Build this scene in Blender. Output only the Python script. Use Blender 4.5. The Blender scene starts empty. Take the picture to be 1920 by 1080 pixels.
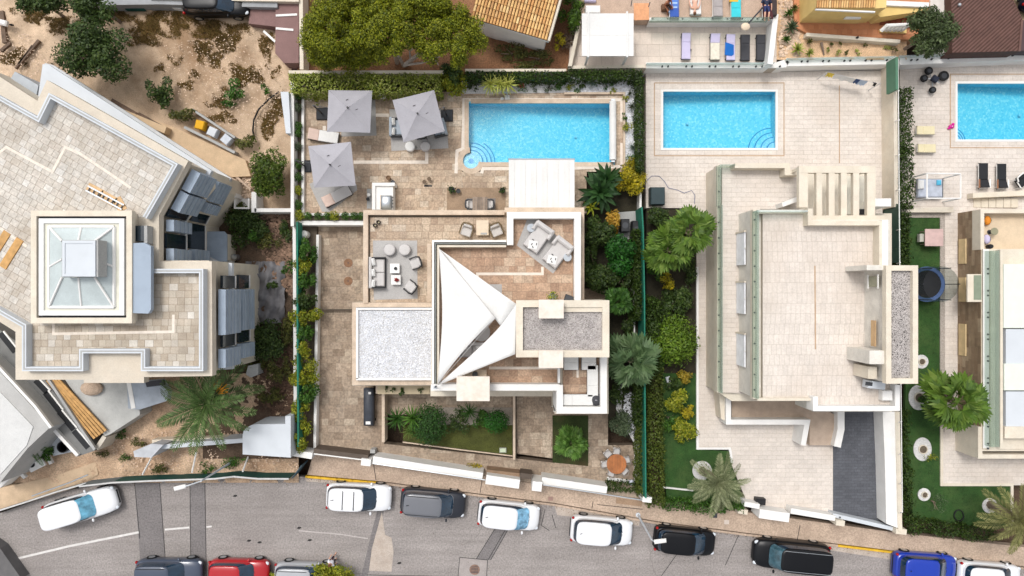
import bpy, bmesh, math, random
import numpy as np
from mathutils import Vector, Matrix, Euler

# ------------------------------------------------------------ camera, sky, sun, exposure
SC = bpy.context.scene
COL = SC.collection
S, H = 27.0, 47.0            # pixels (of the 1920 wide photo) per metre on the street; camera height over the street
R = math.radians

cam_d = bpy.data.cameras.new('camera')
cam = bpy.data.objects.new('camera', cam_d); COL.objects.link(cam)
cam.location = (0, 0, H); cam.rotation_euler = (0, 0, 0)
cam_d.sensor_width = 36.0
cam_d.lens = 36.0 * H / (1920 / S)
cam_d.clip_start = 0.5; cam_d.clip_end = 600
SC.camera = cam

SUN_DIR = Vector((0.24, -0.36, -0.9)).normalized()      # travelling direction of the light
w = bpy.data.worlds.new('World'); SC.world = w; w.use_nodes = True
nt = w.node_tree; nt.nodes.clear()
sky = nt.nodes.new('ShaderNodeTexSky'); sky.sky_type = 'NISHITA'; sky.sun_disc = False
sky.sun_elevation = math.asin(-SUN_DIR.z); sky.sun_rotation = math.atan2(-SUN_DIR.x, -SUN_DIR.y)
sky.air_density = 1.0; sky.dust_density = 4.0; sky.ozone_density = 1.0; sky.altitude = 20
hs = nt.nodes.new('ShaderNodeHueSaturation'); hs.inputs['Saturation'].default_value = 0.22
bg = nt.nodes.new('ShaderNodeBackground'); bg.inputs['Strength'].default_value = 0.15
wo = nt.nodes.new('ShaderNodeOutputWorld')
nt.links.new(sky.outputs[0], hs.inputs['Color']); nt.links.new(hs.outputs[0], bg.inputs['Color']); nt.links.new(bg.outputs[0], wo.inputs['Surface'])

sun_d = bpy.data.lights.new('sun', 'SUN'); sun_d.energy = 1.05; sun_d.angle = R(14); sun_d.color = (1.0, 0.97, 0.93)
sun = bpy.data.objects.new('sun', sun_d); COL.objects.link(sun)
sun.rotation_euler = SUN_DIR.to_track_quat('-Z', 'Y').to_euler(); sun.location = (-20, 30, 60)

SC.view_settings.view_transform = 'Standard'; SC.view_settings.look = 'None'
SC.view_settings.exposure = 0.38; SC.view_settings.gamma = 1.0; SC.view_settings.use_curve_mapping = False
SC.render.engine = 'CYCLES'
SC.cycles.max_bounces = 6; SC.cycles.diffuse_bounces = 3; SC.cycles.transparent_max_bounces = 8
SC.cycles.use_denoising = True

# ------------------------------------------------------------ helpers
def X(px, z=0): return (px - 960) / S * (H - z) / H
def Y(py, z=0): return (540 - py) / S * (H - z) / H
def P(px, py, z=0): return (X(px, z), Y(py, z), z)
def P2(px, py, z=0): return (X(px, z), Y(py, z))
def M_(n, z=0): return n / S * (H - z) / H        # a length in pixels at height z, in metres

class MB:
    def __init__(s): s.v = []; s.f = []
    def add(s, vs, fs):
        o = len(s.v); s.v += [tuple(p) for p in vs]; s.f += [tuple(i + o for i in f) for f in fs]; return s
    def box(s, x0, y0, z0, x1, y1, z1):
        if x1 < x0: x0, x1 = x1, x0
        if y1 < y0: y0, y1 = y1, y0
        return s.add([(x0,y0,z0),(x1,y0,z0),(x1,y1,z0),(x0,y1,z0),(x0,y0,z1),(x1,y0,z1),(x1,y1,z1),(x0,y1,z1)],
                     [(0,3,2,1),(4,5,6,7),(0,1,5,4),(1,2,6,5),(2,3,7,6),(3,0,4,7)])
    def bbox(s, cx, cy, z0, lx, ly, lz, b=0.03, rot=0):            # box with chamfered top edges
        c, n = math.cos(R(rot)), math.sin(R(rot)); b = min(b, lx * .45, ly * .45, lz * .45)
        vs = []
        for (hx, hy, z) in ((lx/2, ly/2, z0), (lx/2, ly/2, z0 + lz - b), (lx/2 - b, ly/2 - b, z0 + lz)):
            for (a, d) in ((-1,-1),(1,-1),(1,1),(-1,1)):
                x, y = a * hx, d * hy; vs.append((cx + x*c - y*n, cy + x*n + y*c, z))
        fs = [(3,2,1,0), (8,9,10,11)]
        for k in (0, 4):
            for i in range(4): j = (i + 1) % 4; fs.append((k+i, k+j, k+4+j, k+4+i))
        return s.add(vs, fs)
    def prism(s, pts, z0, z1):
        a = sum(pts[i][0]*pts[(i+1)%len(pts)][1] - pts[(i+1)%len(pts)][0]*pts[i][1] for i in range(len(pts)))
        if a < 0: pts = pts[::-1]
        n = len(pts)
        return s.add([(p[0],p[1],z0) for p in pts] + [(p[0],p[1],z1) for p in pts],
                     [tuple(range(n-1,-1,-1)), tuple(range(n,2*n))] + [(i,(i+1)%n,n+(i+1)%n,n+i) for i in range(n)])
    def pp(s, pxs, z0, z1):                                       # prism whose top outline is given in photo pixels
        return s.prism([P2(a, b, z1) for a, b in pxs], z0, z1)
    def pbox(s, x0, y0, x1, y1, z0, z1):
        return s.box(X(x0,z1), Y(y1,z1), z0, X(x1,z1), Y(y0,z1), z1)
    def cyl(s, cx, cy, z0, z1, r, n=20, r2=None, cap=True):
        r2 = r if r2 is None else r2
        vs = [(cx + r*math.cos(2*math.pi*i/n), cy + r*math.sin(2*math.pi*i/n), z0) for i in range(n)]
        vs += [(cx + r2*math.cos(2*math.pi*i/n), cy + r2*math.sin(2*math.pi*i/n), z1) for i in range(n)]
        fs = [(i,(i+1)%n,n+(i+1)%n,n+i) for i in range(n)]
        if cap: fs += [tuple(range(n-1,-1,-1)), tuple(range(n,2*n))]
        return s.add(vs, fs)
    def lathe(s, cx, cy, prof, n=20):                             # prof: (r, z) list from bottom to top
        vs = []; k = len(prof)
        for r, z in prof: vs += [(cx + r*math.cos(2*math.pi*i/n), cy + r*math.sin(2*math.pi*i/n), z) for i in range(n)]
        fs = [(a*n+i, a*n+(i+1)%n, (a+1)*n+(i+1)%n, (a+1)*n+i) for a in range(k-1) for i in range(n)]
        fs += [tuple(range(n-1,-1,-1)), tuple(range((k-1)*n, k*n))]
        return s.add(vs, fs)
    def ball(s, cx, cy, cz, rx, ry=None, rz=None, n=12, m=8):
        ry = ry or rx; rz = rz or rx
        vs = [(cx,cy,cz-rz)]; 
        for j in range(1, m):
            t = -math.pi/2 + math.pi*j/m
            vs += [(cx+rx*math.cos(t)*math.cos(2*math.pi*i/n), cy+ry*math.cos(t)*math.sin(2*math.pi*i/n), cz+rz*math.sin(t)) for i in range(n)]
        vs.append((cx,cy,cz+rz)); e = len(vs)-1
        fs = [(0,1+(i+1)%n,1+i) for i in range(n)]
        for j in range(m-2): fs += [(1+j*n+i,1+j*n+(i+1)%n,1+(j+1)*n+(i+1)%n,1+(j+1)*n+i) for i in range(n)]
        fs += [(e,1+(m-2)*n+i,1+(m-2)*n+(i+1)%n) for i in range(n)]
        return s.add(vs, fs)
    def tube(s, pts, r, n=6, r2=None):
        pts = [Vector(p) for p in pts]; k = len(pts); vs = []; r2 = r if r2 is None else r2
        for i, p in enumerate(pts):
            d = (pts[min(i+1,k-1)] - pts[max(i-1,0)]).normalized()
            u = d.cross(Vector((0,0,1)));
            if u.length < 1e-3: u = Vector((1,0,0))
            u.normalize(); v = u.cross(d); rr = r + (r2 - r)*i/max(1,k-1)
            vs += [tuple(p + u*rr*math.cos(2*math.pi*a/n) + v*rr*math.sin(2*math.pi*a/n)) for a in range(n)]
        fs = [(i*n+a, i*n+(a+1)%n, (i+1)*n+(a+1)%n, (i+1)*n+a) for i in range(k-1) for a in range(n)]
        fs += [tuple(range(n-1,-1,-1)), tuple(range((k-1)*n,k*n))]
        return s.add(vs, fs)
    def wall(s, pts, wd, z0, z1, closed=False):                   # world 2-d polyline, mitred
        n = len(pts); L_, Rr = [], []
        for i in range(n):
            p = Vector(pts[i])
            a = Vector(pts[i-1]) if (i > 0 or closed) else None
            b = Vector(pts[(i+1) % n]) if (i < n-1 or closed) else None
            d1 = (p - a).normalized() if a is not None else (b - p).normalized()
            d2 = (b - p).normalized() if b is not None else d1
            n1 = Vector((-d1.y, d1.x)); n2 = Vector((-d2.y, d2.x)); m = (n1 + n2)
            m = m / max(0.3, m.dot(n1)) if m.length > 1e-6 else n1
            L_.append(p + m*wd/2); Rr.append(p - m*wd/2)
        for i in range(n if closed else n-1):
            j = (i+1) % n
            q = [L_[i], Rr[i], Rr[j], L_[j]]
            vs = [(a.x,a.y,z0) for a in q] + [(a.x,a.y,z1) for a in q]
            fs = [(0,1,2,3),(7,6,5,4),(1,5,6,2),(3,7,4,0)]
            if not closed and i == 0: fs.append((0,4,5,1))
            if not closed and i == n-2: fs.append((2,6,7,3))
            s.add(vs, fs)
        return s
    def pw(s, pxs, wpx, z0, z1, closed=False):
        return s.wall([P2(a, b, z1) for a, b in pxs], M_(wpx, z1), z0, z1, closed)
    def xf(s, loc=(0,0,0), rot=0):                                # rotate about z, then move
        c, n = math.cos(R(rot)), math.sin(R(rot))
        s.v = [(x*c - y*n + loc[0], x*n + y*c + loc[1], z + loc[2]) for x, y, z in s.v]; return s
    def mesh(s, name, mat, off=(0,0,0), smooth=False):
        me = bpy.data.meshes.new(name)
        me.from_pydata([(x-off[0], y-off[1], z-off[2]) for x, y, z in s.v], [], s.f)
        if smooth: me.polygons.foreach_set('use_smooth', [True]*len(me.polygons))
        if mat is not None: me.materials.append(mat)
        me.update(); return me

def link(name, me, parent=None, loc=(0,0,0), rot=(0,0,0)):
    o = bpy.data.objects.new(name, me); COL.objects.link(o)
    o.location = loc; o.rotation_euler = rot
    if parent is not None: o.parent = parent
    return o
def tag(o, label=None, cat=None, group=None, kind=None):
    if label: o['label'] = label
    if cat: o['category'] = cat
    if group: o['group'] = group
    if kind: o['kind'] = kind
    return o
def thing(name, label, cat, loc=(0,0,0), rot=0, group=None):
    o = link(name, None, None, loc, (0,0,R(rot))); o.empty_display_size = .3
    return tag(o, label, cat, group)
def part(root, name, mb, mat, smooth=False, world=False, label=None, kind=None):
    off = (0,0,0)
    if world:
        o = root
        while o is not None: off = tuple(a+b for a, b in zip(off, o.location)); o = o.parent
    return tag(link(name, mb.mesh(name, mat, off, smooth), root), label, kind=kind)
def solo(name, label, cat, mb, mat, group=None, smooth=False):    # a thing of one mesh, origin at its base
    a = np.array(mb.v); lo, hi = a.min(0), a.max(0); off = ((lo[0]+hi[0])/2, (lo[1]+hi[1])/2, lo[2])
    return tag(link(name, mb.mesh(name, mat, off, smooth), None, off), label, cat, group)
def struct(name, mb, mat, kind='structure', parent=None, smooth=False):
    return tag(link(name, mb.mesh(name, mat, smooth=smooth), parent), kind=kind)
def np_mesh(name, V_, F_, mat):                                   # V_ (n,3), F_ (m,k) all faces k-gons
    me = bpy.data.meshes.new(name); n, m, k = len(V_), len(F_), F_.shape[1]
    me.vertices.add(n); me.vertices.foreach_set('co', np.asarray(V_, dtype=np.float32).ravel())
    me.loops.add(m*k); me.loops.foreach_set('vertex_index', np.asarray(F_, dtype=np.int32).ravel())
    me.polygons.add(m); me.polygons.foreach_set('loop_start', np.arange(0, m*k, k, dtype=np.int32))
    me.update(calc_edges=True); me.materials.append(mat); return me

# ------------------------------------------------------------ materials
def C(r, g, b, k=0.85):
    def f(u):
        u /= 255.0; return (u/12.92 if u <= .04045 else ((u+.055)/1.055)**2.4) * k
    return (f(r), f(g), f(b), 1.0)
MATS = {}
def mat(name, col, rough=.75, var=.12, scale=2.0, island=0.0, ramp=None, bump=0.0, bscale=40, metal=0.0, spec=.35,
        stain=0.0, scol=None, sscale=.5, coat=0.0, fine=0.0, transl=0.0, streak=0.0, fsc=14):
    m = bpy.data.materials.new(name); m.use_nodes = True; MATS[name] = m
    n = m.node_tree; N = n.nodes; b = N['Principled BSDF']; lk = n.links.new
    geo = N.new('ShaderNodeNewGeometry')
    rnd = None
    if island or ramp:
        oi = N.new('ShaderNodeObjectInfo'); ad = N.new('ShaderNodeMath'); ad.operation = 'ADD'
        lk(geo.outputs['Random Per Island'], ad.inputs[0]); lk(oi.outputs['Random'], ad.inputs[1])
        fr = N.new('ShaderNodeMath'); fr.operation = 'FRACT'; lk(ad.outputs[0], fr.inputs[0]); rnd = fr.outputs[0]
    if ramp:
        cr = N.new('ShaderNodeValToRGB'); cr.color_ramp.interpolation = 'LINEAR'
        e = cr.color_ramp.elements; e[0].color = ramp[0]; e[1].color = ramp[-1]
        for i in range(1, len(ramp)-1):
            x = e.new(i/(len(ramp)-1)); x.color = ramp[i]
        lk(rnd, cr.inputs[0]); cs = cr.outputs[0]
    else:
        rg = N.new('ShaderNodeRGB'); rg.outputs[0].default_value = col; cs = rg.outputs[0]
    def mul(cs, fac, amt):                # cs * (1 + amt*(fac-.5)*2)
        mr = N.new('ShaderNodeMapRange'); mr.inputs['To Min'].default_value = 1-amt; mr.inputs['To Max'].default_value = 1+amt
        lk(fac, mr.inputs['Value'])
        mx = N.new('ShaderNodeVectorMath'); mx.operation = 'SCALE'; lk(cs, mx.inputs[0]); lk(mr.outputs[0], mx.inputs['Scale'])
        return mx.outputs[0]
    def noise(sc, det=4, rg=.6):
        t = N.new('ShaderNodeTexNoise'); t.inputs['Scale'].default_value = sc; t.inputs['Detail'].default_value = det
        t.inputs['Roughness'].default_value = rg; lk(geo.outputs['Position'], t.inputs['Vector']); return t.outputs['Fac']
    def stretch(f, a=.3, c=.7):
        q = N.new('ShaderNodeMapRange'); q.inputs['From Min'].default_value = a; q.inputs['From Max'].default_value = c; lk(f, q.inputs['Value']); return q.outputs[0]
    if island and not ramp: cs = mul(cs, rnd, island)
    if var: cs = mul(cs, stretch(noise(scale)), var)
    if fine: cs = mul(cs, stretch(noise(scale*fsc, 2), .35, .65), fine)
    if streak:
        vm = N.new('ShaderNodeVectorMath'); vm.operation = 'MULTIPLY'; vm.inputs[1].default_value = (.16, 2.2, 1); lk(geo.outputs['Position'], vm.inputs[0])
        tx = N.new('ShaderNodeTexNoise'); tx.inputs['Scale'].default_value = 1.0; tx.inputs['Detail'].default_value = 5; lk(vm.outputs[0], tx.inputs['Vector']); cs = mul(cs, stretch(tx.outputs['Fac']), streak)
    if stain:
        mx = N.new('ShaderNodeMix'); mx.data_type = 'RGBA'; f = stretch(noise(sscale, 6, .7), .45, .68)
        sm = N.new('ShaderNodeMath'); sm.operation = 'MULTIPLY'; lk(f, sm.inputs[0]); sm.inputs[1].default_value = stain
        lk(sm.outputs[0], mx.inputs['Factor']); lk(cs, mx.inputs['A']); mx.inputs['B'].default_value = scol or (.1,.08,.06,1); cs = mx.outputs['Result']
    lk(cs, b.inputs['Base Color'])
    b.inputs['Roughness'].default_value = rough; b.inputs['Metallic'].default_value = metal
    b.inputs['Specular IOR Level'].default_value = spec; b.inputs['Coat Weight'].default_value = coat
    if bump:
        bp = N.new('ShaderNodeBump'); bp.inputs['Strength'].default_value = bump; bp.inputs['Distance'].default_value = .02
        lk(noise(bscale, 3), bp.inputs['Height']); lk(bp.outputs[0], b.inputs['Normal'])
    if transl:
        tr = N.new('ShaderNodeBsdfTranslucent'); ms = N.new('ShaderNodeMixShader'); ms.inputs[0].default_value = transl
        lk(cs, tr.inputs['Color']); lk(b.outputs[0], ms.inputs[1]); lk(tr.outputs[0], ms.inputs[2])
        lk(ms.outputs[0], N['Material Output'].inputs['Surface'])
    return m
def leafm(name, cols, k=.98):
    cols = [(min(.9,c[0]*k),min(.9,c[1]*k),min(.9,c[2]*k),1) for c in cols]
    return mat(name, cols[0], rough=.55, var=.25, scale=.9, ramp=cols, spec=.3, transl=.22)

TRAV = mat('travertine', None, rough=.7, var=.2, scale=1.6, fine=.22, fsc=5, bump=.25, bscale=25,
           ramp=[C(196,174,150),C(208,188,164),C(182,159,136),C(201,180,156),C(190,167,143),C(217,202,182),C(172,148,126),C(199,177,153)], stain=.5, scol=C(128,106,86), sscale=.4)
TRAVB = mat('travertine_brown', None, rough=.7, var=.2, scale=1.8, fine=.2, fsc=5, bump=.25, bscale=25,
           ramp=[C(186,154,128),C(199,168,142),C(170,138,114),C(192,160,134),C(179,147,122),C(208,183,158),C(160,130,108),C(188,156,130)], stain=.2, scol=C(112,88,68), sscale=.6)
TRAVG = mat('travertine_drive', None, rough=.75, var=.25, scale=1.2, fine=.24, fsc=6, bump=.25, bscale=25,
           ramp=[C(172,153,133),C(186,167,147),C(160,141,121),C(178,158,137),C(166,147,127),C(195,178,157),C(150,131,112),C(176,156,135)], stain=.6, scol=C(118,102,88), sscale=.3)
TRAVL = mat('travertine_left', None, rough=.75, var=.14, scale=1.2, fine=.12, fsc=6, bump=.2, bscale=25,
           ramp=[C(205,198,188),C(210,204,194),C(200,191,180),C(207,201,191),C(203,195,184),C(218,214,207),C(196,187,175),C(206,199,189)], stain=.45, scol=C(168,152,132), sscale=.4)
GROUT = mat('grout', C(150,132,114), rough=.9, var=.15)
COPE = mat('travertine_coping', C(212,192,170), rough=.7, var=.16, scale=1.5, fine=.1, stain=.25, scol=C(170,140,112), sscale=1.2)
CREAM = mat('cream_stone', C(226,216,198), rough=.75, var=.08, scale=1.2, fine=.05, stain=.22, scol=C(205,180,150), sscale=.9)
WHITE = mat('white_plaster', C(242,240,236), rough=.8, var=.05, scale=1.2, fine=.03, stain=.12, scol=C(215,205,192), sscale=.8)
PAVE = mat('pale_paver', C(223,213,203), rough=.75, var=.07, scale=.8, fine=.07, island=.04, stain=.45, scol=C(204,188,172), sscale=.22)
PAVEJ = mat('paver_joint', C(190,178,164), rough=.9, var=.1)
EDGE = mat('brown_edge', C(188,160,132), rough=.8, var=.15)
STONE = mat('weathered_stone', C(228,223,213), rough=.8, var=.10, scale=1.6, fine=.06, stain=.4, scol=C(190,184,174), sscale=1.0)
GREY = mat('grey_concrete', C(178,178,176), rough=.85, var=.12, scale=1.0, fine=.08, stain=.3, scol=C(140,138,134))
PGREY = mat('pale_grey_paint', C(212,217,222), rough=.7, var=.06, scale=1.0, stain=.15, scol=C(180,184,190))
DARK = mat('dark_gap', C(44,42,42), rough=.8, var=.2)
ASPH = mat('asphalt', C(156,149,145), rough=.9, var=.10, scale=.35, fine=.20, fsc=26, streak=.12, bump=.4, bscale=60, stain=.35, scol=C(134,126,122), sscale=.16)
ASPHD = mat('asphalt_patch', C(126,121,120), rough=.9, var=.10, scale=.6, fine=.2, fsc=15, streak=.06, bump=.4, bscale=60)
CONC = mat('old_concrete', C(190,177,165), rough=.9, var=.14, scale=1.4, fine=.15, stain=.4, scol=C(160,140,124), sscale=1.5)
WALK = mat('sidewalk', C(192,170,150), rough=.9, var=.14, scale=.7, fine=.2, stain=.35, scol=C(165,142,124), sscale=.5)
SOIL = mat('soil', C(210,184,156), rough=.95, var=.2, scale=.6, fine=.2, fsc=40, bump=.6, bscale=12, stain=.75, scol=C(142,110,78), sscale=.2)
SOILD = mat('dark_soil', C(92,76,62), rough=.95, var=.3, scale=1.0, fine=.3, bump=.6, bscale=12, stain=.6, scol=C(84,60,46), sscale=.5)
ROCK = mat('pale_rock', C(216,190,166), rough=.95, var=.2, scale=1.5, fine=.2, island=.25)
YEL = mat('yellow_paint', C(226,180,50), rough=.8, var=.2, scale=3)
WPAINT = mat('white_paint', C(228,224,220), rough=.85, var=.15, scale=4, stain=.4, scol=C(180,172,168), sscale=2)
BLACK = mat('black_plastic', C(34,35,38), rough=.5, var=.1)
BLKR = mat('black_rubber', C(28,28,29), rough=.8, var=.1)
STEEL = mat('steel', C(205,210,214), rough=.3, var=.05, metal=.8)
DMET = mat('dark_metal', C(72,74,78), rough=.5, var=.1, metal=.3)
GREENF = mat('green_mesh', C(32,118,96), rough=.7, var=.2, scale=.8, fine=.15)
GREEND = mat('dark_green_mesh', C(16,78,70), rough=.7, var=.25, scale=.8, fine=.15)
FGREY = mat('grey_fabric', C(176,174,180), rough=.9, var=.06, scale=1.2, fine=.04)
FLIGHT = mat('light_fabric', C(205,201,198), rough=.9, var=.06, scale=2, fine=.05)
FWHITE = mat('white_fabric', C(232,231,228), rough=.9, var=.05, scale=.7, fine=.03, stain=.15, scol=C(212,208,202), sscale=.6)
FBLUE = mat('blue_grey_fabric', C(176,186,196), rough=.9, var=.06, scale=2)
RUGM = mat('grey_rug', C(184,181,178), rough=.95, var=.07, scale=1.4, fine=.1)
PINKF = mat('peach_fabric', C(226,200,186), rough=.9, var=.08, scale=3)
CREAMF = mat('cream_fabric', C(228,216,178), rough=.9, var=.05, scale=2)
CHAR = mat('charcoal_fabric', C(70,70,74), rough=.85, var=.1, scale=3, fine=.1)
LILAC = mat('lilac_towel', C(206,198,226), rough=.95, var=.06, scale=3)
TEAK = mat('teak', C(178,112,66), rough=.6, var=.22, scale=2.5, island=.16)
WOODG = mat('grey_wood', C(150,134,120), rough=.8, var=.2, scale=3, island=.2)
WOODO = mat('orange_wood', C(206,160,100), rough=.7, var=.25, scale=2.5, island=.15)
TERRA = mat('terracotta_tile', None, rough=.8, var=.1, scale=2, fine=.06, ramp=[C(206,140,98),C(216,150,108),C(196,130,90),C(210,144,102)], stain=.2, scol=C(176,112,76))
YPLAS = mat('yellow_plaster', C(236,206,136), rough=.85, var=.08, scale=1.5, stain=.25, scol=C(222,176,80))
SHUT = mat('blue_grey_shutter', C(158,172,188), rough=.6, var=.1, scale=1.5, island=.08)
GLASSD = mat('dark_glass', C(36,48,58), rough=.08, var=.2, scale=.7, spec=.7)
GLASSB = mat('car_glass', C(28,52,72), rough=.06, var=.35, scale=1.6, spec=.8, coat=.3)
BROWNC = mat('brown_roof', C(86,60,52), rough=.8, var=.2, scale=2)
MAUVE = mat('mauve_roof', C(138,108,104), rough=.85, var=.1, scale=1.2, fine=.08)
ROOFT = mat('clay_roof_tile', None, rough=.8, var=.15, scale=3, ramp=[C(226,180,116),C(238,198,136),C(206,150,92),C(232,188,124),C(190,136,84),C(240,206,148)])
TILEBR = mat('brown_cladding', None, rough=.7, var=.15, scale=2, fine=.08, ramp=[C(150,128,104),C(170,148,122),C(132,110,88),C(160,138,112),C(144,120,96),C(178,158,132)])
GRAVW = mat('white_pebble', None, rough=.8, var=.08, ramp=[C(242,243,246),C(226,228,234),C(246,247,249),C(196,200,208),C(240,240,243)])
GRAVG = mat('grey_pebble', None, rough=.8, var=.12, ramp=[C(176,169,165),C(200,193,189),C(152,145,142),C(188,182,178),C(126,119,116),C(208,202,198),C(168,161,157)])
GBEDW = mat('gravel_bed', C(216,214,212), rough=.9, var=.2, scale=8, fine=.25)
GBED = mat('gravel_bed_grey', C(150,143,140), rough=.9, var=.2, scale=8, fine=.25)
TURF = mat('turf', C(40,80,30), rough=.9, var=.3, scale=1.0, fine=.25, stain=.5, scol=C(70,92,44), sscale=.5)
GRASSM = leafm('grass_blade', [C(42,70,30),C(60,88,42),C(34,58,24),C(76,98,52)])
DRYG = leafm('dry_lawn', [C(70,78,30),C(96,96,44),C(54,62,22),C(110,104,52)])
BARK = mat('bark', C(134,116,102), rough=.9, var=.3, scale=6, bump=.5, bscale=20)
BARKP = mat('pale_bark', C(176,164,152), rough=.9, var=.25, scale=6)
L_PINE = leafm('pine_needles', [C(78,92,8),C(134,140,20),C(166,168,40),C(104,116,14),C(60,74,8),C(150,154,30)])
L_DARK = leafm('dark_leaf', [C(34,52,16),C(52,74,26),C(76,98,40),C(40,60,20),C(96,114,56)])
L_MID = leafm('mid_leaf', [C(46,84,22),C(72,112,34),C(34,66,16),C(92,130,48),C(58,96,28)])
L_YEL = leafm('yellow_green_leaf', [C(110,124,24),C(150,156,36),C(176,172,52),C(88,108,22),C(132,140,32)])
L_FLOW = leafm('yellow_flower_leaf', [C(150,140,20),C(196,176,30),C(120,122,20),C(214,190,48),C(100,108,24)])
L_HEDGE = leafm('hedge_leaf', [C(118,138,36),C(162,172,66),C(86,108,24),C(200,202,120),C(136,152,48)])
L_HEDGE2 = leafm('shaded_hedge_leaf', [C(70,86,24),C(92,106,36),C(52,68,16),C(112,122,50)])  # darker olive leaf colour for the hedges by the green fence
L_CYP = leafm('cypress_leaf', [C(44,66,18),C(64,88,26),C(32,50,12),C(84,104,38)])
L_OLIVE = leafm('olive_leaf', [C(72,88,60),C(96,112,80),C(54,70,44),C(120,132,100)])
L_SILV = leafm('silver_leaf', [C(120,140,128),C(150,166,154),C(94,116,104),C(168,180,168)])
L_SCRUB = leafm('scrub_leaf', [C(78,84,34),C(104,108,48),C(60,66,26),C(124,118,60)])
L_RED = leafm('red_leaf', [C(150,40,36),C(190,70,60),C(110,30,28)])
L_DRY = leafm('dry_leaf', [C(196,150,50),C(216,176,70),C(170,116,36)])
F_FAN = leafm('fan_palm_leaf', [C(80,112,34),C(106,136,50),C(62,92,26),C(126,150,66)])
F_FANB = leafm('grey_fan_palm_leaf', [C(88,116,74),C(112,138,92),C(70,98,58),C(130,152,108)])
F_DATE = leafm('date_palm_leaf', [C(74,102,48),C(96,122,64),C(56,84,36),C(118,138,84)])
F_DATEG = leafm('pale_date_palm_leaf', [C(124,132,92),C(146,152,112),C(104,114,76),C(166,168,130)])
F_YUC = leafm('yucca_leaf', [C(52,92,34),C(76,116,46),C(40,76,26),C(94,132,60)])
F_YUCY = leafm('variegated_leaf', [C(176,180,80),C(200,200,112),C(150,158,60),C(212,210,134)], 1.25)
F_BAN = leafm('strelitzia_leaf', [C(30,62,26),C(48,84,36),C(24,50,20),C(62,98,48)])

def water_mat():
    m = bpy.data.materials.new('pool_water'); m.use_nodes = True; n = m.node_tree; N = n.nodes; lk = n.links.new
    N.remove(N['Principled BSDF'])
    tr = N.new('ShaderNodeBsdfTransparent'); tr.inputs['Color'].default_value = (1, 1, 1, 1)
    va = N.new('ShaderNodeVolumeAbsorption'); va.inputs['Color'].default_value = (.10,.87,.96,1); va.inputs['Density'].default_value = .30
    lk(va.outputs[0], N['Material Output'].inputs['Volume'])
    gl = N.new('ShaderNodeBsdfGlossy'); gl.inputs['Roughness'].default_value = .16
    fr = N.new('ShaderNodeFresnel'); fr.inputs['IOR'].default_value = 1.33
    geo = N.new('ShaderNodeNewGeometry'); t = N.new('ShaderNodeTexNoise'); t.inputs['Scale'].default_value = 5; t.inputs['Detail'].default_value = 3
    bp = N.new('ShaderNodeBump'); bp.inputs['Strength'].default_value = .3; bp.inputs['Distance'].default_value = .04
    lk(geo.outputs['Position'], t.inputs['Vector']); lk(t.outputs['Fac'], bp.inputs['Height']); lk(bp.outputs[0], gl.inputs['Normal']); lk(bp.outputs[0], fr.inputs['Normal'])
    ms = N.new('ShaderNodeMixShader'); lk(fr.outputs[0], ms.inputs[0]); lk(tr.outputs[0], ms.inputs[1]); lk(gl.outputs[0], ms.inputs[2])
    lk(ms.outputs[0], N['Material Output'].inputs['Surface']); return m
WATER = water_mat()
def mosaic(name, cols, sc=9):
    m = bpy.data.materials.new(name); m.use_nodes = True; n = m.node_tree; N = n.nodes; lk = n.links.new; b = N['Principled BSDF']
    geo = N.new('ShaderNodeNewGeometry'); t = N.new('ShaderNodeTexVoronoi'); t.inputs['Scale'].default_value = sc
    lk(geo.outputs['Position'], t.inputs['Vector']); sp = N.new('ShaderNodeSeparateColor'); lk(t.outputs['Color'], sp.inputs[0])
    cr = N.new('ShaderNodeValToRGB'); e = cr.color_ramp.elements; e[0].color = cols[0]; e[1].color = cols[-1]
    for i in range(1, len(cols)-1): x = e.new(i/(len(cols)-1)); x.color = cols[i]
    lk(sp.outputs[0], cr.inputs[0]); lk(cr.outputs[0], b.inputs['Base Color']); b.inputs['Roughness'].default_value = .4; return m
MOS = mosaic('pool_mosaic', [C(112,214,240,.84),C(132,222,243,.84),C(100,208,237,.84),C(176,236,248,.84),C(120,218,241,.84)])  # pale cells are mosaic and painted ripple glints in one
MOSL = mosaic('pool_step_mosaic', [C(130,212,240),C(160,226,246),C(112,200,236)])
MOSB = mat('pool_dot', C(90,170,225), rough=.4, var=.08)
def glass_mat(name, col, tfac):
    m = bpy.data.materials.new(name); m.use_nodes = True; n = m.node_tree; N = n.nodes; lk = n.links.new; b = N['Principled BSDF']
    b.inputs['Base Color'].default_value = col; b.inputs['Roughness'].default_value = .1
    tr = N.new('ShaderNodeBsdfTransparent'); tr.inputs['Color'].default_value = (.86,.93,.90,1); ms = N.new('ShaderNodeMixShader'); ms.inputs[0].default_value = tfac
    lk(b.outputs[0], ms.inputs[1]); lk(tr.outputs[0], ms.inputs[2]); lk(ms.outputs[0], N['Material Output'].inputs['Surface']); return m
GLASS = glass_mat('balustrade_glass', C(178,192,178), .68)
GLASSW = glass_mat('pale_glass', C(236,244,246), .6)

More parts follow.
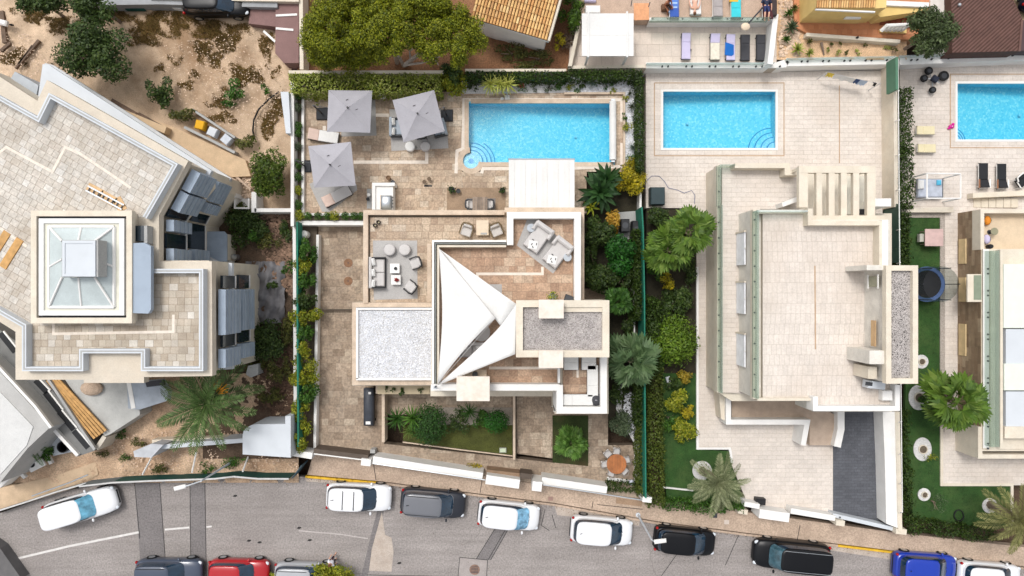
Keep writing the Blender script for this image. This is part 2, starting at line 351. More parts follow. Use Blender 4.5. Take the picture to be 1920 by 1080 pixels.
# ------------------------------------------------------------ paving
def clip(poly, x0, y0, x1, y1):
    for ax, val, keep in ((0,x0,1),(0,x1,-1),(1,y0,1),(1,y1,-1)):
        out = []; n = len(poly)
        for i in range(n):
            a, b = poly[i], poly[(i+1)%n]; da, db = (a[ax]-val)*keep, (b[ax]-val)*keep
            if da >= 0: out.append(a)
            if (da > 0 and db < 0) or (da < 0 and db > 0):
                t = da/(da-db); out.append((a[0]+(b[0]-a[0])*t, a[1]+(b[1]-a[1])*t))
        poly = out
        if len(poly) < 3: return []
    return poly
def area(p): return abs(sum(p[i][0]*p[(i+1)%len(p)][1] - p[(i+1)%len(p)][0]*p[i][1] for i in range(len(p))))/2
TCACHE = {}
def tile_floor(parent, name, polys, z, widths, th, tmat, bmat=None, gap=.014, thick=.03, zbase=None, singles=300, ang=0, seed=1, label=None, piece='tile', running=False):
    rg = random.Random(seed); bmat = bmat or GROUT
    W = [[P2(a, b, z) for a, b in p] for p in polys]
    bed = MB(); zb = z-.3 if zbase is None else zbase
    for p in W: bed.prism(p, zb, z-.012)
    if parent is None: fl = struct(name, bed, bmat)
    else: fl = part(parent, name, bed, bmat, world=True, label=label)
    base = Vector((0,0,0)); o = fl
    while o is not None: base += Vector(o.location); o = o.parent
    c, s_ = math.cos(R(ang)), math.sin(R(ang))
    Lp = [[(x*c+y*s_, -x*s_+y*c) for x, y in p] for p in W]
    xs = [q[0] for p in Lp for q in p]; ys = [q[1] for p in Lp for q in p]
    full = []; rest = []
    y = min(ys); row = 0
    while y < max(ys):
        x = min(xs) - (rg.random()*widths[0] if not running else (row % 2)*widths[0]/2)
        while x < max(xs):
            wd = rg.choice(widths); a = (x+gap/2, y+gap/2, x+wd-gap/2, y+th-gap/2)
            for p in Lp:
                q = clip(p, *a)
                if len(q) < 3: continue
                ar = area(q)
                if ar < .004: continue
                if len(q) == 4 and ar > (a[2]-a[0])*(a[3]-a[1])*.9995: full.append((wd, (a[0]+a[2])/2, (a[1]+a[3])/2))
                else: rest.append([(u*c-v*s_, u*s_+v*c) for u, v in q])
            x += wd
        y += th; row += 1
    rg.shuffle(full); full.sort(key=lambda t: -t[0]) if len(set(widths)) > 1 and len(full) > singles else None
    sing = full[:singles]; left = full[singles:]
    for wd, u, v in sing:
        k = (round(wd,3), round(th,3), tmat.name, ang)
        if k not in TCACHE: TCACHE[k] = MB().bbox(0,0,-thick,wd-gap,th-gap,thick,.006,rot=ang).mesh(piece, tmat)
        x_, y_ = u*c-v*s_, u*s_+v*c
        link(piece, TCACHE[k], fl, (x_-base.x, y_-base.y, z-base.z+rg.uniform(-.0015,.0015)))
    if left or rest:
        m = MB()
        for wd, u, v in left:
            x_, y_ = u*c-v*s_, u*s_+v*c
            m.bbox(x_, y_, z-thick, wd-gap, th-gap, thick+rg.uniform(-.0015,.0015), .005, rot=ang)
        for q in rest: m.prism(q, z-thick, z)
        tag(link(piece+'_field', m.mesh(piece+'_field', tmat, tuple(base)), fl), kind='stuff')
    return fl

def pebbles(parent, name, poly_px, z, mat_, n, r, seed=0):            # small stones scattered in a polygon, one part of stuff
    rg = np.random.RandomState(seed); W = np.array([P2(a,b,z) for a,b in poly_px]); lo, hi = W.min(0), W.max(0)
    base = np.zeros(3); o = parent
    while o is not None: base += np.array(o.location); o = o.parent
    ce = []
    while len(ce) < n:
        q = rg.uniform(lo, hi); c_ = False; j = len(W)-1
        for i in range(len(W)):
            if (W[i][1] > q[1]) != (W[j][1] > q[1]) and q[0] < (W[j][0]-W[i][0])*(q[1]-W[i][1])/(W[j][1]-W[i][1])+W[i][0]: c_ = not c_
            j = i
        if c_: ce.append(q)
    ce = np.array(ce); oc = np.array([(1,0,0),(0,1,0),(-1,0,0),(0,-1,0),(0,0,.7),(0,0,-.7)])
    F = np.array([(0,1,4),(1,2,4),(2,3,4),(3,0,4)])
    rr = r*rg.uniform(.6,1.4,(n,1,1)); an = rg.uniform(0,6.28,n)
    rot = np.zeros((n,3,3)); rot[:,0,0]=np.cos(an); rot[:,0,1]=-np.sin(an); rot[:,1,0]=np.sin(an); rot[:,1,1]=np.cos(an); rot[:,2,2]=1
    v = np.einsum('nij,kj->nki', rot, oc)*rr*np.array([1.2,.9,1.0])*rg.uniform(.75,1.25,(n,6,3))
    v[:,:,0] += ce[:,0:1]; v[:,:,1] += ce[:,1:2]; v[:,:,2] += z + rg.uniform(0,.02,(n,1))
    V_ = v.reshape(-1,3) - base; Fa = (F[None]+6*np.arange(n)[:,None,None]).reshape(-1,3)
    return tag(link(name, np_mesh(name, V_, Fa, mat_), parent), kind='stuff')

# ------------------------------------------------------------ vegetation
def quads(c, nrm, tan, hl, hw, bend=0.0):
    n = len(c); b = np.cross(nrm, tan); b /= np.linalg.norm(b,axis=1,keepdims=True)+1e-9
    t = np.cross(b, nrm); t /= np.linalg.norm(t,axis=1,keepdims=True)+1e-9
    hl = hl[:,None]; hw = hw[:,None]
    v = np.stack([c - t*hl, c + b*hw, c + t*hl - nrm*hl*bend, c - b*hw], 1).reshape(-1,3)
    return v, np.arange(4*n).reshape(n,4)
def leaf_cloud(blobs, per_m2, size, seed, asp=.5, up=.5, shell=(.7,1.04), cap=60000):
    rg = np.random.RandomState(seed); Vs = []
    for (x,y,z,rx,ry,rz) in blobs:
        ar = 4*math.pi*((rx*ry)**1.6/3+(rx*rz)**1.6/3+(ry*rz)**1.6/3)**(1/1.6)
        n = max(12, int(ar*per_m2*.75)); d = rg.normal(size=(n,3)); d[:,2] = np.where(d[:,2] < -.3, -d[:,2], d[:,2]); d /= np.linalg.norm(d,axis=1,keepdims=True)
        rad = np.where(rg.rand(n) < .78, rg.uniform(shell[0],shell[1],n), rg.uniform(.3,shell[0],n))
        c = d*np.array([rx,ry,rz])*rad[:,None]*(1+.1*rg.normal(size=(n,1))) + np.array([x,y,z])
        nr = d*np.array([1/rx,1/ry,1/rz]); nr /= np.linalg.norm(nr,axis=1,keepdims=True)
        nr = nr + rg.normal(size=(n,3))*.55 + np.array([0,0,up]); nr /= np.linalg.norm(nr,axis=1,keepdims=True)
        s_ = size*rg.uniform(.6,1.35,n)
        v, f = quads(c, nr, rg.normal(size=(n,3)), s_, s_*asp, .25); Vs.append(v)
    V_ = np.concatenate(Vs); return V_, np.arange(len(V_)).reshape(-1,4)
def crown_blobs(cx, cy, cz, rx, ry, rz, n, seed, br=.42):
    rg = random.Random(seed); out = []
    for i in range(n):
        while True:
            a, b, c = rg.uniform(-1,1), rg.uniform(-1,1), rg.uniform(-.5,1)
            if .12 < a*a+b*b+c*c < 1: break
        k = br*rg.uniform(.7,1.25)
        out.append((cx+a*rx*.74, cy+b*ry*.74, cz+c*rz*.66, rx*k, ry*k, rz*k*.95))
    return out
def bush(name, label, px, py, z, rpx, hgt, lm, cat='shrub', seed=0, n=9, size=.10, dens=70, group=None, rypx=None, stem=True, br=.42, asp=.5, trunk_h=None):
    """z is the ground; rpx the crown radius in photo pixels, hgt its height. The crown sits at the given pixel."""
    th = trunk_h or 0.0; zc = z + th + hgt*.5
    rx = M_(rpx, zc); ry = M_(rypx or rpx, zc); cx, cy = P2(px, py, zc)
    root = thing(name, label, cat, (cx, cy, z), 0, group)
    V_, F_ = leaf_cloud(crown_blobs(0,0,th+hgt*.45,rx,ry,hgt*.55,n,seed,br), dens, size, seed+1, asp)
    V_[:,2] = np.maximum(V_[:,2], .02)
    link('crown' if (trunk_h or cat == 'tree') else 'foliage', np_mesh('foliage', V_, F_, lm), root)
    if stem:
        mb = MB(); rg = random.Random(seed)
        r0 = max(.03, rx*.07)
        mb.tube([(0,0,0),(.03,.02,(th+hgt*.4)*.6),(0,0,th+hgt*.4)], r0, 7, r0*.6)
        for k in range(4 if th else 2):
            a = rg.uniform(0,6.28); mb.tube([(0,0,(th+hgt*.2)*.8),(rx*.3*math.cos(a),ry*.3*math.sin(a),th+hgt*.45),(rx*.55*math.cos(a),ry*.55*math.sin(a),th+hgt*.6)], r0*.5, 5, r0*.2)
        part(root, 'trunk' if (trunk_h or cat == 'tree') else 'stem', mb, BARK)
    return root
def leaf_boxes(boxes, per_m2, size, seed, asp=.5, jit=.07):
    rg = np.random.RandomState(seed); Vs = []
    for (x0,y0,z0,x1,y1,z1) in boxes:
        for (ar, fx) in (((x1-x0)*(y1-y0),'t'),((x1-x0)*(z1-z0),'n'),((x1-x0)*(z1-z0),'s'),((y1-y0)*(z1-z0),'w'),((y1-y0)*(z1-z0),'e')):
            n = max(6, int(ar*per_m2)); u, v = rg.rand(n), rg.rand(n)
            if fx == 't': c = np.stack([x0+u*(x1-x0), y0+v*(y1-y0), np.full(n,z1)],1); nr = np.array([0,0,1.])
            elif fx in 'ns': c = np.stack([x0+u*(x1-x0), np.full(n, y1 if fx=='n' else y0), z0+v*(z1-z0)],1); nr = np.array([0,1. if fx=='n' else -1.,.3])
            else: c = np.stack([np.full(n, x1 if fx=='e' else x0), y0+u*(y1-y0), z0+v*(z1-z0)],1); nr = np.array([1. if fx=='e' else -1.,0,.3])
            c = c + rg.normal(size=(n,3))*jit - nr*np.abs(rg.normal(size=(n,1)))*jit
            c += (np.sin(c[:,:1]*5.1+c[:,1:2]*3.3)*.5+np.sin(c[:,:1]*2.3-c[:,1:2]*6.1)*.5)*nr*jit*1.1
            nn = nr + rg.normal(size=(n,3))*.6; nn /= np.linalg.norm(nn,axis=1,keepdims=True)
            s_ = size*rg.uniform(.6,1.4,n); q, _ = quads(c, nn, rg.normal(size=(n,3)), s_, s_*asp, .2); Vs.append(q)
    V_ = np.concatenate(Vs); return V_, np.arange(len(V_)).reshape(-1,4)
def hedge(label, rects, z0, z1, lm, seed=0, dens=170, size=.075, jit=.08, asp=.55):
    """rects: pixel rectangles of the hedge's top"""
    bx = [(X(a,z1),Y(d,z1),z0,X(c,z1),Y(b,z1),z1) for a,b,c,d in rects]
    cx, cy = (bx[0][0]+bx[0][3])/2, (bx[0][1]+bx[0][4])/2
    root = thing('hedge', label, 'hedge', (cx,cy,z0))
    bl = [(a-cx,b-cy,.05,c-cx,d-cy,f-z0) for a,b,_,c,d,f in bx]
    V_, F_ = leaf_boxes(bl, dens, size, seed, asp, jit)
    link('foliage', np_mesh('foliage', V_, F_, lm), root)
    mb = MB()
    for a,b,_,c,d,f in bl:                                        # the woody stems inside
        ln, wd = max(c-a, d-b), min(c-a, d-b); k = max(2, int(ln/.5))
        for i in range(k):
            t = (i+.5)/k; q = (a+(c-a)*t, (b+d)/2) if c-a > d-b else ((a+c)/2, b+(d-b)*t)
            mb.tube([(q[0],q[1],0),(q[0]+.05,q[1]-.03,f*.6)], .03, 5, .015)
    part(root, 'stems', mb, BARK)
    return root
def date_frond(mat_, seed=0):
    rg = random.Random(seed); m = MB(); K = 26
    f = lambda t: Vector((t*.97, 0, .30*t - .52*t*t))
    m.tube([f(i/8) for i in range(9)], .014, 4, .004)
    for i in range(K):
        t = .1 + .9*i/K; p = f(t); d = (f(min(1,t+.02))-p).normalized()
        L = .15*math.sin(math.pi*(.12+.86*t))**.6 + .02
        for sd in (-1,1):
            e = p + d*L*.75 + Vector((0, sd*L*rg.uniform(.75,.95), L*rg.uniform(-.05,.3)))
            s2 = d*.013
            mid = (p+e)/2
            m.add([p-s2*.6, mid-s2*1.2, e, mid+s2*1.4], [(0,1,2,3)])
    return m.mesh('frond', mat_)
def fan_frond(mat_, seed=0):
    rg = random.Random(seed); m = MB(); K = 22
    hub = Vector((.5,0,.05)); m.tube([(0,0,0),(.25,0,.05),hub], .012, 4, .008)
    for i in range(K):
        a = R(-125 + 250*i/(K-1)); L = .56*(.66+.34*math.cos(a*.6))*rg.uniform(.92,1.08); d = Vector((math.cos(a), math.sin(a), 0))
        q = Vector((-d.y, d.x, 0)); wd = L*.15
        mid = hub + d*L*.55 + Vector((0,0,-.01 + .025*(i%2))); tip = hub + d*L*.96 + Vector((0,0,-.13*rg.uniform(.5,1.8)))
        m.add([hub, mid - q*wd + Vector((0,0,.012)), tip, mid + q*wd - Vector((0,0,.012))], [(0,1,2,3)])
    return m.mesh('frond', mat_)
def blade_leaf(mat_, wd=.05, droop=.35):
    m = MB(); f = lambda t: Vector((t, 0, .25*t-droop*t*t)); K = 4; vs = []
    for i in range(K+1):
        t = i/K; p = f(t); ww = wd*math.sin(math.pi*min(.999,.18+.82*t))**.8 if t < 1 else .002
        vs += [(p.x,-ww,p.z+.01),(p.x,0,p.z-.01),(p.x,ww,p.z+.01)]
    fs = []
    for i in range(K): fs += [(3*i,3*i+1,3*i+4,3*i+3),(3*i+1,3*i+2,3*i+5,3*i+4)]
    return m.add(vs, fs).mesh('leaf', mat_)
FR = {}
def frond_mesh(kind, mat_, k):
    key = (kind, mat_.name, k)
    if key not in FR: FR[key] = {'date': date_frond, 'fan': fan_frond}[kind](mat_, k) if kind in ('date','fan') else blade_leaf(mat_, *kind[1:])
    return FR[key]
def palm(name, label, px, py, z, zc, rpx, kind, lm, n=34, cat='palm tree', seed=0, base_px=None, tr=.16, elev=(75,-25), piece='frond', trunk=True, group=None):
    """crown centre at the pixel and height zc above sea level; fronds reach rpx pixels"""
    rg = random.Random(seed); cx, cy = P2(px, py, zc)
    bx, by = P2(*base_px, z) if base_px else (cx, cy)
    root = thing(name, label, cat, (bx, by, z), 0, group); L = M_(rpx, zc)
    top = Vector((cx-bx, cy-by, zc-z))
    if trunk:
        mb = MB(); k = 9; pts = []
        for i in range(k): t = i/(k-1); pts.append(Vector((top.x*t**1.2, top.y*t**1.2, (zc-z)*t)))
        mb.tube(pts, tr*1.25, 10, tr); part(root, 'trunk', mb, BARK)
    for i in range(n):
        t = i/(n-1); e = elev[0] + (elev[1]-elev[0])*t + rg.uniform(-8,8); az = i*137.5 + rg.uniform(-12,12)
        o = link(piece, frond_mesh(kind, lm, rg.randint(0,2) if isinstance(kind,str) else 0), root, top + Vector((0,0,.1-.15*t)))
        sc = L/ (1.0 if isinstance(kind,str) else 1.0) * rg.uniform(.85,1.08) * (.75 + .3*t if e > 45 else 1.0)
        o.rotation_euler = (R(rg.uniform(-25,25)), -R(e), R(az)); o.scale = (sc, sc, sc)
    return root
def rosette(name, label, px, py, z, rpx, lm, n=40, seed=0, wd=.05, droop=.3, cat='plant', h=.3, elev=(80,5), group=None):
    return palm(name, label, px, py, z, z+h, rpx, ('leaf', wd, droop), lm, n, cat, seed, None, .05, elev, 'leaf', True, group)
def lawn(name, polys, z, dens, bl=.05, seed=0, bm=None, tm=None):
    mb = MB()
    for p in polys: mb.pp(p, z-.25, z)
    o = struct(name, mb, tm or TURF); rg = np.random.RandomState(seed); Vs = []
    for p in polys:
        W = np.array([P2(a,b,z) for a,b in p]); lo, hi = W.min(0), W.max(0); n = int((hi-lo).prod()*dens)
        q = rg.uniform(lo, hi, (n,2)); ins = np.zeros(n, bool); j = len(W)-1
        for i in range(len(W)):
            with np.errstate(divide='ignore', invalid='ignore'):
                ins ^= ((W[i,1] > q[:,1]) != (W[j,1] > q[:,1])) & (q[:,0] < (W[j,0]-W[i,0])*(q[:,1]-W[i,1])/(W[j,1]-W[i,1])+W[i,0])
            j = i
        q = q[ins]; n = len(q); a = rg.uniform(0,6.28,n); l = bl*rg.uniform(.7,1.5,n); ln = rg.normal(size=(n,2))*bl*.6
        w_ = np.stack([np.cos(a),np.sin(a)],1)*.016
        v = np.zeros((n,3,3)); v[:,0,:2] = q-w_; v[:,1,:2] = q+w_; v[:,2,:2] = q+ln; v[:,:2,2] = z; v[:,2,2] = z+l; Vs.append(v.reshape(-1,3))
    V_ = np.concatenate(Vs)
    tag(link('grass', np_mesh('grass', V_, np.arange(len(V_)).reshape(-1,3), bm or GRASSM), o), kind='stuff')
    return o
# ============================================================ ground, street, pavements
struct('ground', MB().box(-150,-150,-2.2,150,150,-1.7), SOILD)
KERB = [(572,894),(720,907),(870,926),(1040,947),(1230,981),(1400,1003),(1600,1027),(1920,1066),(2300,1112)]
street = struct('street', MB().pp([(-400,1060),(0,962),(120,920),(245,900),(420,893)]+KERB+[(2300,1500),(-400,1500)], -.5, 0), ASPH)
def patch(name, pts, m, z=.006): return struct(name, MB().pp(pts, z-.004, z), m, parent=street)
patch('asphalt_patch', [(252,902),(299,899),(304,960),(312,1080),(265,1080),(258,985)], ASPHD)
patch('asphalt_patch', [(356,897),(384,897),(386,990),(387,1080),(358,1080),(356,985)], ASPHD)
patch('asphalt_patch', [(722,905),(735,907),(712,985),(688,1085),(676,1085),(700,985)], ASPHD)
patch('asphalt_patch', [(932,985),(955,989),(920,1050),(893,1048)], ASPHD, .007)
patch('concrete_patch', [(708,990),(716,960),(722,1003),(734,1008),(738,1035),(734,1072),(692,1070),(697,1030)], CONC, .008)
patch('concrete_patch', [(1040,950),(1100,956),(1200,972),(1198,986),(1110,972),(1045,966)], CONC, .008)
patch('concrete_patch', [(1540,1018),(1690,1037),(1690,1052),(1545,1030)], CONC, .008)
patch('concrete_patch', [(572,897),(640,902),(640,907),(575,903)], CONC, .008)
patch('manhole_surround', [(862,1045),(914,1050),(912,1110),(858,1105)], mat('manhole_concrete', C(166,158,154), rough=.9, fine=.15), .009)
for a, b in (((862,1045),(914,1050)), ((862,1045),(858,1090)), ((914,1050),(912,1090)), ((932,985),(893,1048)), ((955,989),(920,1050)), ((950,989),(915,1050)), ((252,902),(262,1010)), ((299,899),(310,1050)), ((356,897),(358,1080)), ((384,897),(387,1080)), ((1290,1010),(1240,1080)), ((1385,1003),(1360,1060)), ((688,1078),(900,1082)), ((1022,955),(1015,985)), ((1015,985),(1030,995)), ((1035,965),(1042,990))):
    struct('crack', MB().pw([a,b], 1.1, .009, .0105), DARK, parent=street)
struct('road_line', MB().pw([(0,1055),(130,1024),(260,998)], 4, .012, .014), WPAINT, parent=street)
struct('road_line', MB().pw([(309,993),(355,989)], 3.4, .012, .014), WPAINT, parent=street)
struct('road_line', MB().pw([(387,988),(397,987)], 3, .012, .014), WPAINT, parent=street)
struct('road_line', MB().pw([(560,995),(640,1002),(690,1010)], 2.2, .012, .013), mat('worn_line', C(188,180,176), rough=.9, fine=.2), parent=street)
for k, (x, y) in enumerate(((466,1014),(486,1017),(580,1013),(748,1056),(440,930),(560,990))):
    struct('oil_stain', MB().pp([(x-4,y+1),(x-1,y-2),(x+4,y-2),(x+5,y),(x+1,y+2)], .008, .0095), DARK, parent=street)
t = thing('manhole_cover', 'round rusty manhole cover in a square of concrete in the street', 'manhole', P(890,1068,.01))
part(t, 'cover', MB().lathe(0,0,[(.36,0),(.36,.012),(.3,.012),(.3,.016)],24), mat('rust_iron', C(140,112,98), rough=.7, var=.25, scale=6), world=False)
mb = MB()
for k in range(5): mb.box(-.24,-.2+k*.1-.02,.016,.24,-.2+k*.1+.02,.022)
part(t, 'ribs', mb, DMET)
# wandering cracks in the asphalt
rg = random.Random(77); mb = MB()
for k in range(26):
    x, y = rg.uniform(20,1900), rg.uniform(915,1078); y = max(y, 905 + max(0,(x-570))*.125 + 25); a = rg.choice((0,0,1.4,2.6))+rg.uniform(-.4,.4); pts = []
    for i in range(rg.randint(6,14)):
        pts.append((x,y)); a += rg.uniform(-.5,.5); x += 7*math.cos(a); y += 7*math.sin(a)
    mb.pw(pts, rg.uniform(.3,.6), .0035, .0045)
tag(link('fine_cracks', mb.mesh('fine_cracks', mat('crack_grey', C(126,119,115), rough=.9)), street), kind='stuff')
# pavement
TOPL = [(588,850),(700,862),(910,893),(1210,938),(1410,962),(1690,1000),(1850,1018),(1920,1026),(2300,1075)]
up = [(x, y-4) for x, y in KERB]
side = struct('sidewalk', MB().pp([(576,890)]+up[1:]+TOPL[::-1], -.5, .13), WALK)
for i in range(len(KERB)-1):                                # kerb stones about a metre long
    a, b = Vector(P2(*KERB[i],.135)), Vector(P2(*KERB[i+1],.135)); d = b-a; n = max(1,int(d.length/1.05)); 
    for k in range(n):
        if KERB[i][0] > 1900: continue
        p, q = a+d*(k/n), a+d*((k+1)/n); e = d.normalized()*.008
        struct('kerb_stone', MB().wall([tuple(p+e),tuple(q-e)], .14, -.3, .135), YEL if (KERB[i][0]+ (KERB[i+1][0]-KERB[i][0])*k/n) < 712 or 1555 < (KERB[i][0]+(KERB[i+1][0]-KERB[i][0])*k/n) < 1690 else WALK, parent=side)
for a, b in (((905,893),(900,925)),((1110,953),(1112,940)),((1205,955),(1120,946)),((700,868),(705,900)),((1500,985),(1495,1012))):
    struct('joint', MB().pw([a,b], 1.2, .13, .1335), DARK, parent=side)
struct('service_cover', MB().pbox(1028,931,1037,939,.1,.136), mat('brown_cover', C(160,130,118)), parent=side)
struct('service_cover', MB().pbox(1358,975,1367,983,.1,.136), mat('pale_cover', C(210,196,184)), parent=side)
struct('service_cover', MB().pbox(1337,962,1345,971,.1,.137), DMET, parent=side)
struct('stain_patch', MB().pp([(1155,933),(1205,940),(1203,950),(1155,944)], .13, .1335), mat('damp_stain', C(168,140,114), fine=.2), parent=side)
struct('sidewalk', MB().pp([(-100,985),(-100,940),(0,915),(100,893),(180,866),(184,890),(140,915),(0,958)], -.5, .1), mat('beige_walk', C(206,180,150), rough=.9, var=.12, fine=.1))

# ============================================================ bare earth lots
def terrain(name, x0, x1, y0, y1, nx, ny, fz, m, seed=0):
    rg = np.random.RandomState(seed); gx = np.linspace(x0,x1,nx); gy = np.linspace(y0,y1,ny); V_ = []
    ph = rg.uniform(0,6.28,8)
    for b in gy:
        for a in gx:
            z = fz(a,b) + .07*math.sin(a*.05+ph[0])*math.sin(b*.043+ph[1]) + .05*math.sin(a*.11+b*.07+ph[2]) + .035*math.sin(a*.23-b*.19+ph[3]) + rg.normal()*.018
            V_.append(P(a,b,z))
    F_ = np.array([(j*nx+i+nx, j*nx+i+nx+1, j*nx+i+1, j*nx+i) for j in range(ny-1) for i in range(nx-1)])
    o = link(name, np_mesh(name, np.array(V_), F_, m)); o.data.polygons.foreach_set('use_smooth', [True]*len(o.data.polygons)); return tag(o, kind='structure')
lot = terrain('earth_lot', -120, 547, -80, 560, 150, 140, lambda a,b: .55 + .9*max(0,min(1,(300-b)/300)) - .5*max(0,min(1,(b-330)/80)), SOIL, 3)
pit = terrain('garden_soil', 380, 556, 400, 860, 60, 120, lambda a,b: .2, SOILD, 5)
yard = terrain('front_soil', -60, 560, 700, 905, 150, 50, lambda a,b: .06 + .18*max(0,(860-b)/160), mat('front_soil', C(202,174,146), rough=.95, var=.22, scale=.8, fine=.25, bump=.6, bscale=12, stain=.6, scol=C(150,110,80), sscale=.3), 7)
def zlot(b): return .58 + .9*max(0,min(1,(300-b)/300)) - .5*max(0,min(1,(b-330)/80))
pebbles(lot, 'stones', [(290,90),(430,60),(540,150),(520,240),(430,250),(300,160)], 1.38, ROCK, 900, .035, 1)
pebbles(lot, 'stones', [(380,300),(430,290),(470,330),(478,385),(430,350)], .62, ROCK, 400, .08, 2)
pebbles(lot, 'stones', [(0,60),(60,60),(100,110),(60,150),(0,140)], 1.45, ROCK, 300, .04, 4)
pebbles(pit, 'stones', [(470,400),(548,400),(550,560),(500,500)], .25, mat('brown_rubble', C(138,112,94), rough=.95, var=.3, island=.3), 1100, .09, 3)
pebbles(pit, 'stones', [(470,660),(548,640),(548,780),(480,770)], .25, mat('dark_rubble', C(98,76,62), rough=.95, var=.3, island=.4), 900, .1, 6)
pebbles(yard, 'stones', [(200,820),(560,780),(560,880),(230,890)], .16, ROCK, 900, .05, 8)
# dry ground cover on the slope
rg = np.random.RandomState(11); Vs = []
WB = [(300,40,45,26),(360,50,40,22),(395,60,26,18),(430,65,40,26),(330,110,14,10),(380,95,16,22),(400,112,18,14),(470,55,14,12),(500,90,12,30),(440,130,22,10),(455,150,14,12),(408,190,20,14),(470,140,26,14),(520,190,16,24),(350,160,14,8),(270,60,30,30),(220,30,26,12),(110,45,40,16),(60,25,34,14),(30,110,24,18),(300,130,10,10),(500,230,20,26),(365,140,10,8),(420,220,24,10),(520,140,10,14),(415,165,12,10)]
for (cx,cy,rx,ry) in WB:
    n = int(rx*ry*2.6); a = rg.uniform(0,6.28,n); r_ = np.sqrt(rg.rand(n))*(1+.35*np.sin(a*3+cx))
    for q in range(n):
        px_, py_ = cx+rx*r_[q]*math.cos(a[q]), cy+ry*r_[q]*math.sin(a[q]); z = zlot(py_)-.03
        x_, y_ = P2(px_, py_, z); b = rg.uniform(0,6.28); l = rg.uniform(.05,.16); h_ = rg.uniform(.03,.14); w_ = rg.uniform(.02,.045)
        ca, sa = math.cos(b), math.sin(b)
        Vs += [(x_-sa*w_,y_+ca*w_,z),(x_+sa*w_,y_-ca*w_,z),(x_+ca*l,y_+sa*l,z+h_)]
V_ = np.array(Vs)
tag(link('dry_weeds', np_mesh('dry_weeds', V_, np.arange(len(V_)).reshape(-1,3), leafm('dry_weed', [C(128,100,58),C(150,120,72),C(104,82,44),C(116,104,52)]))), 'low dry brown weeds spread over the bare slope', 'weeds', kind='stuff')
# ============================================================ the middle villa with the shade sails
ZG, ZP, Z1, Z2, Z3 = .2, 1.2, 4.0, 7.0, 9.8
# ground level paving: drive, side yard, front path (one structure each)
tile_floor(None, 'driveway', [[(597,424),(700,424),(700,740),(720,740),(720,832),(1040,868),(1040,735),(1140,735),(1140,835),(1190,835),(1190,915),(1035,897),(910,878),(700,850),(590,838)], [(720,736),(965,736),(965,778),(720,778)], [(965,736),(1040,736),(1040,860),(965,850)]], ZG, [.45,.6,.8], .48, TRAVG, zbase=-.6, seed=3)
# pool terrace, four strips round the pool
PT = [[(565,172),(866,172),(866,400),(565,400)], [(866,172),(1168,172),(1168,188.5),(866,188.5)], [(866,322),(905,322),(905,309),(1100,309),(1100,400),(866,400)], [(1100,309),(1168,309),(1168,322),(1100,322)], [(1153,188.5),(1168,188.5),(1168,309),(1153,309)], [(866,188.5),(873.5,188.5),(873.5,283),(866,283)], [(866,285),(870,285),(868,300),(870,316),(866,316)]]
ter = tile_floor(None, 'pool_terrace', [PT[0],PT[1],PT[2],PT[3],PT[4],PT[5]], ZP, [.42,.6,.84], .42, TRAV, zbase=-.6, seed=5)
struct('shaded_paving', MB().pbox(838,352,948,399,ZP-.01,ZP+.012), mat('darker_paving', C(158,134,110), rough=.75, var=.2, scale=1.5, fine=.12), parent=None)  # paving weathered to a darker colour of its own
# pale drain channels set in the terrace
DR = mat('drain_channel', C(234,222,208), rough=.8, var=.1, scale=4)
for pts in ([(663,304),(800,304),(800,284)], [(692,216),(729,216)], [(608,236),(608,246)], [(855,325),(857,283),(868,279),(870,187),(1166,187),(1166,228)], [(1166,268),(1166,312)], [(903,325),(905,316),(955,316)], [(1077,315),(1166,312)]):
    struct('drain_channel', MB().pw(pts, 6, ZP-.02, ZP+.006), DR, parent=ter)

# --- main pool
def pool_box(root, x0, y0, x1, y1, z, depth, cut=False, slope=(1,-.55)):
    w = M_(8,z); a, b, c, d = X(x0,z), Y(y1,z), X(x1,z), Y(y0,z); mb = MB()
    mb.box(a-w,b-w,z-depth-.2,c+w,d+w,z-depth)
    mb.box(a-w,b-w+(M_(30,z) if cut else 0),z-depth,a,d+w,z-.06); mb.box(c,b-w,z-depth,c+w,d+w,z-.06); mb.box(a+(M_(22,z) if cut else 0),b-w,z-depth,c,b,z-.06); mb.box(a,d,z-depth,c,d+w,z-.06)
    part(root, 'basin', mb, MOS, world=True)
    lo_, hi_ = (z-depth+abs(slope[1])*(slope[0] > 0), z-depth+abs(slope[1])*(slope[0] < 0))          # sloping floor, shallow end first
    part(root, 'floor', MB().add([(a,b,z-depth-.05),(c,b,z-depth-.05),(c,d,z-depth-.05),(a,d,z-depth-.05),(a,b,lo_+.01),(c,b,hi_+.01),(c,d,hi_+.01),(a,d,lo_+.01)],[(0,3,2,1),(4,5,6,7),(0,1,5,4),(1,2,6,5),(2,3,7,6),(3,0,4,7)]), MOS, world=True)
    part(root, 'drain', MB().cyl(a+(c-a)*(.75 if slope[0] > 0 else .25),(b+d)/2,z-depth,z-depth+.28,.1,12), MOSL, world=True)
    part(root, 'skimmer', MB().box(a+(c-a)*.3,d-.02,z-.3,a+(c-a)*.3+.3,d+.01,z-.08).box(a+(c-a)*.7,d-.02,z-.3,a+(c-a)*.7+.3,d+.01,z-.08), WHITE, world=True)
    g = MB().box(a-.01,b-.01,z-depth-.04,c+.01,d+.01,z-.12); part(root, 'water', g, WATER, world=True)
pl = thing('swimming_pool', 'long turquoise pool with round corner steps beside the travertine terrace', 'pool', P(1011,249,ZP-1.5))
pool_box(pl, 879, 193, 1150, 304, ZP, 1.5, True)
part(pl, 'coping', MB().pw([(883,189.5),(1150,189.5)],8,ZP-.1,ZP+.02).pw([(900,308),(1150,308)],8,ZP-.1,ZP+.02).pw([(875,186),(875,282)],8,ZP-.1,ZP+.02), COPE, world=True)
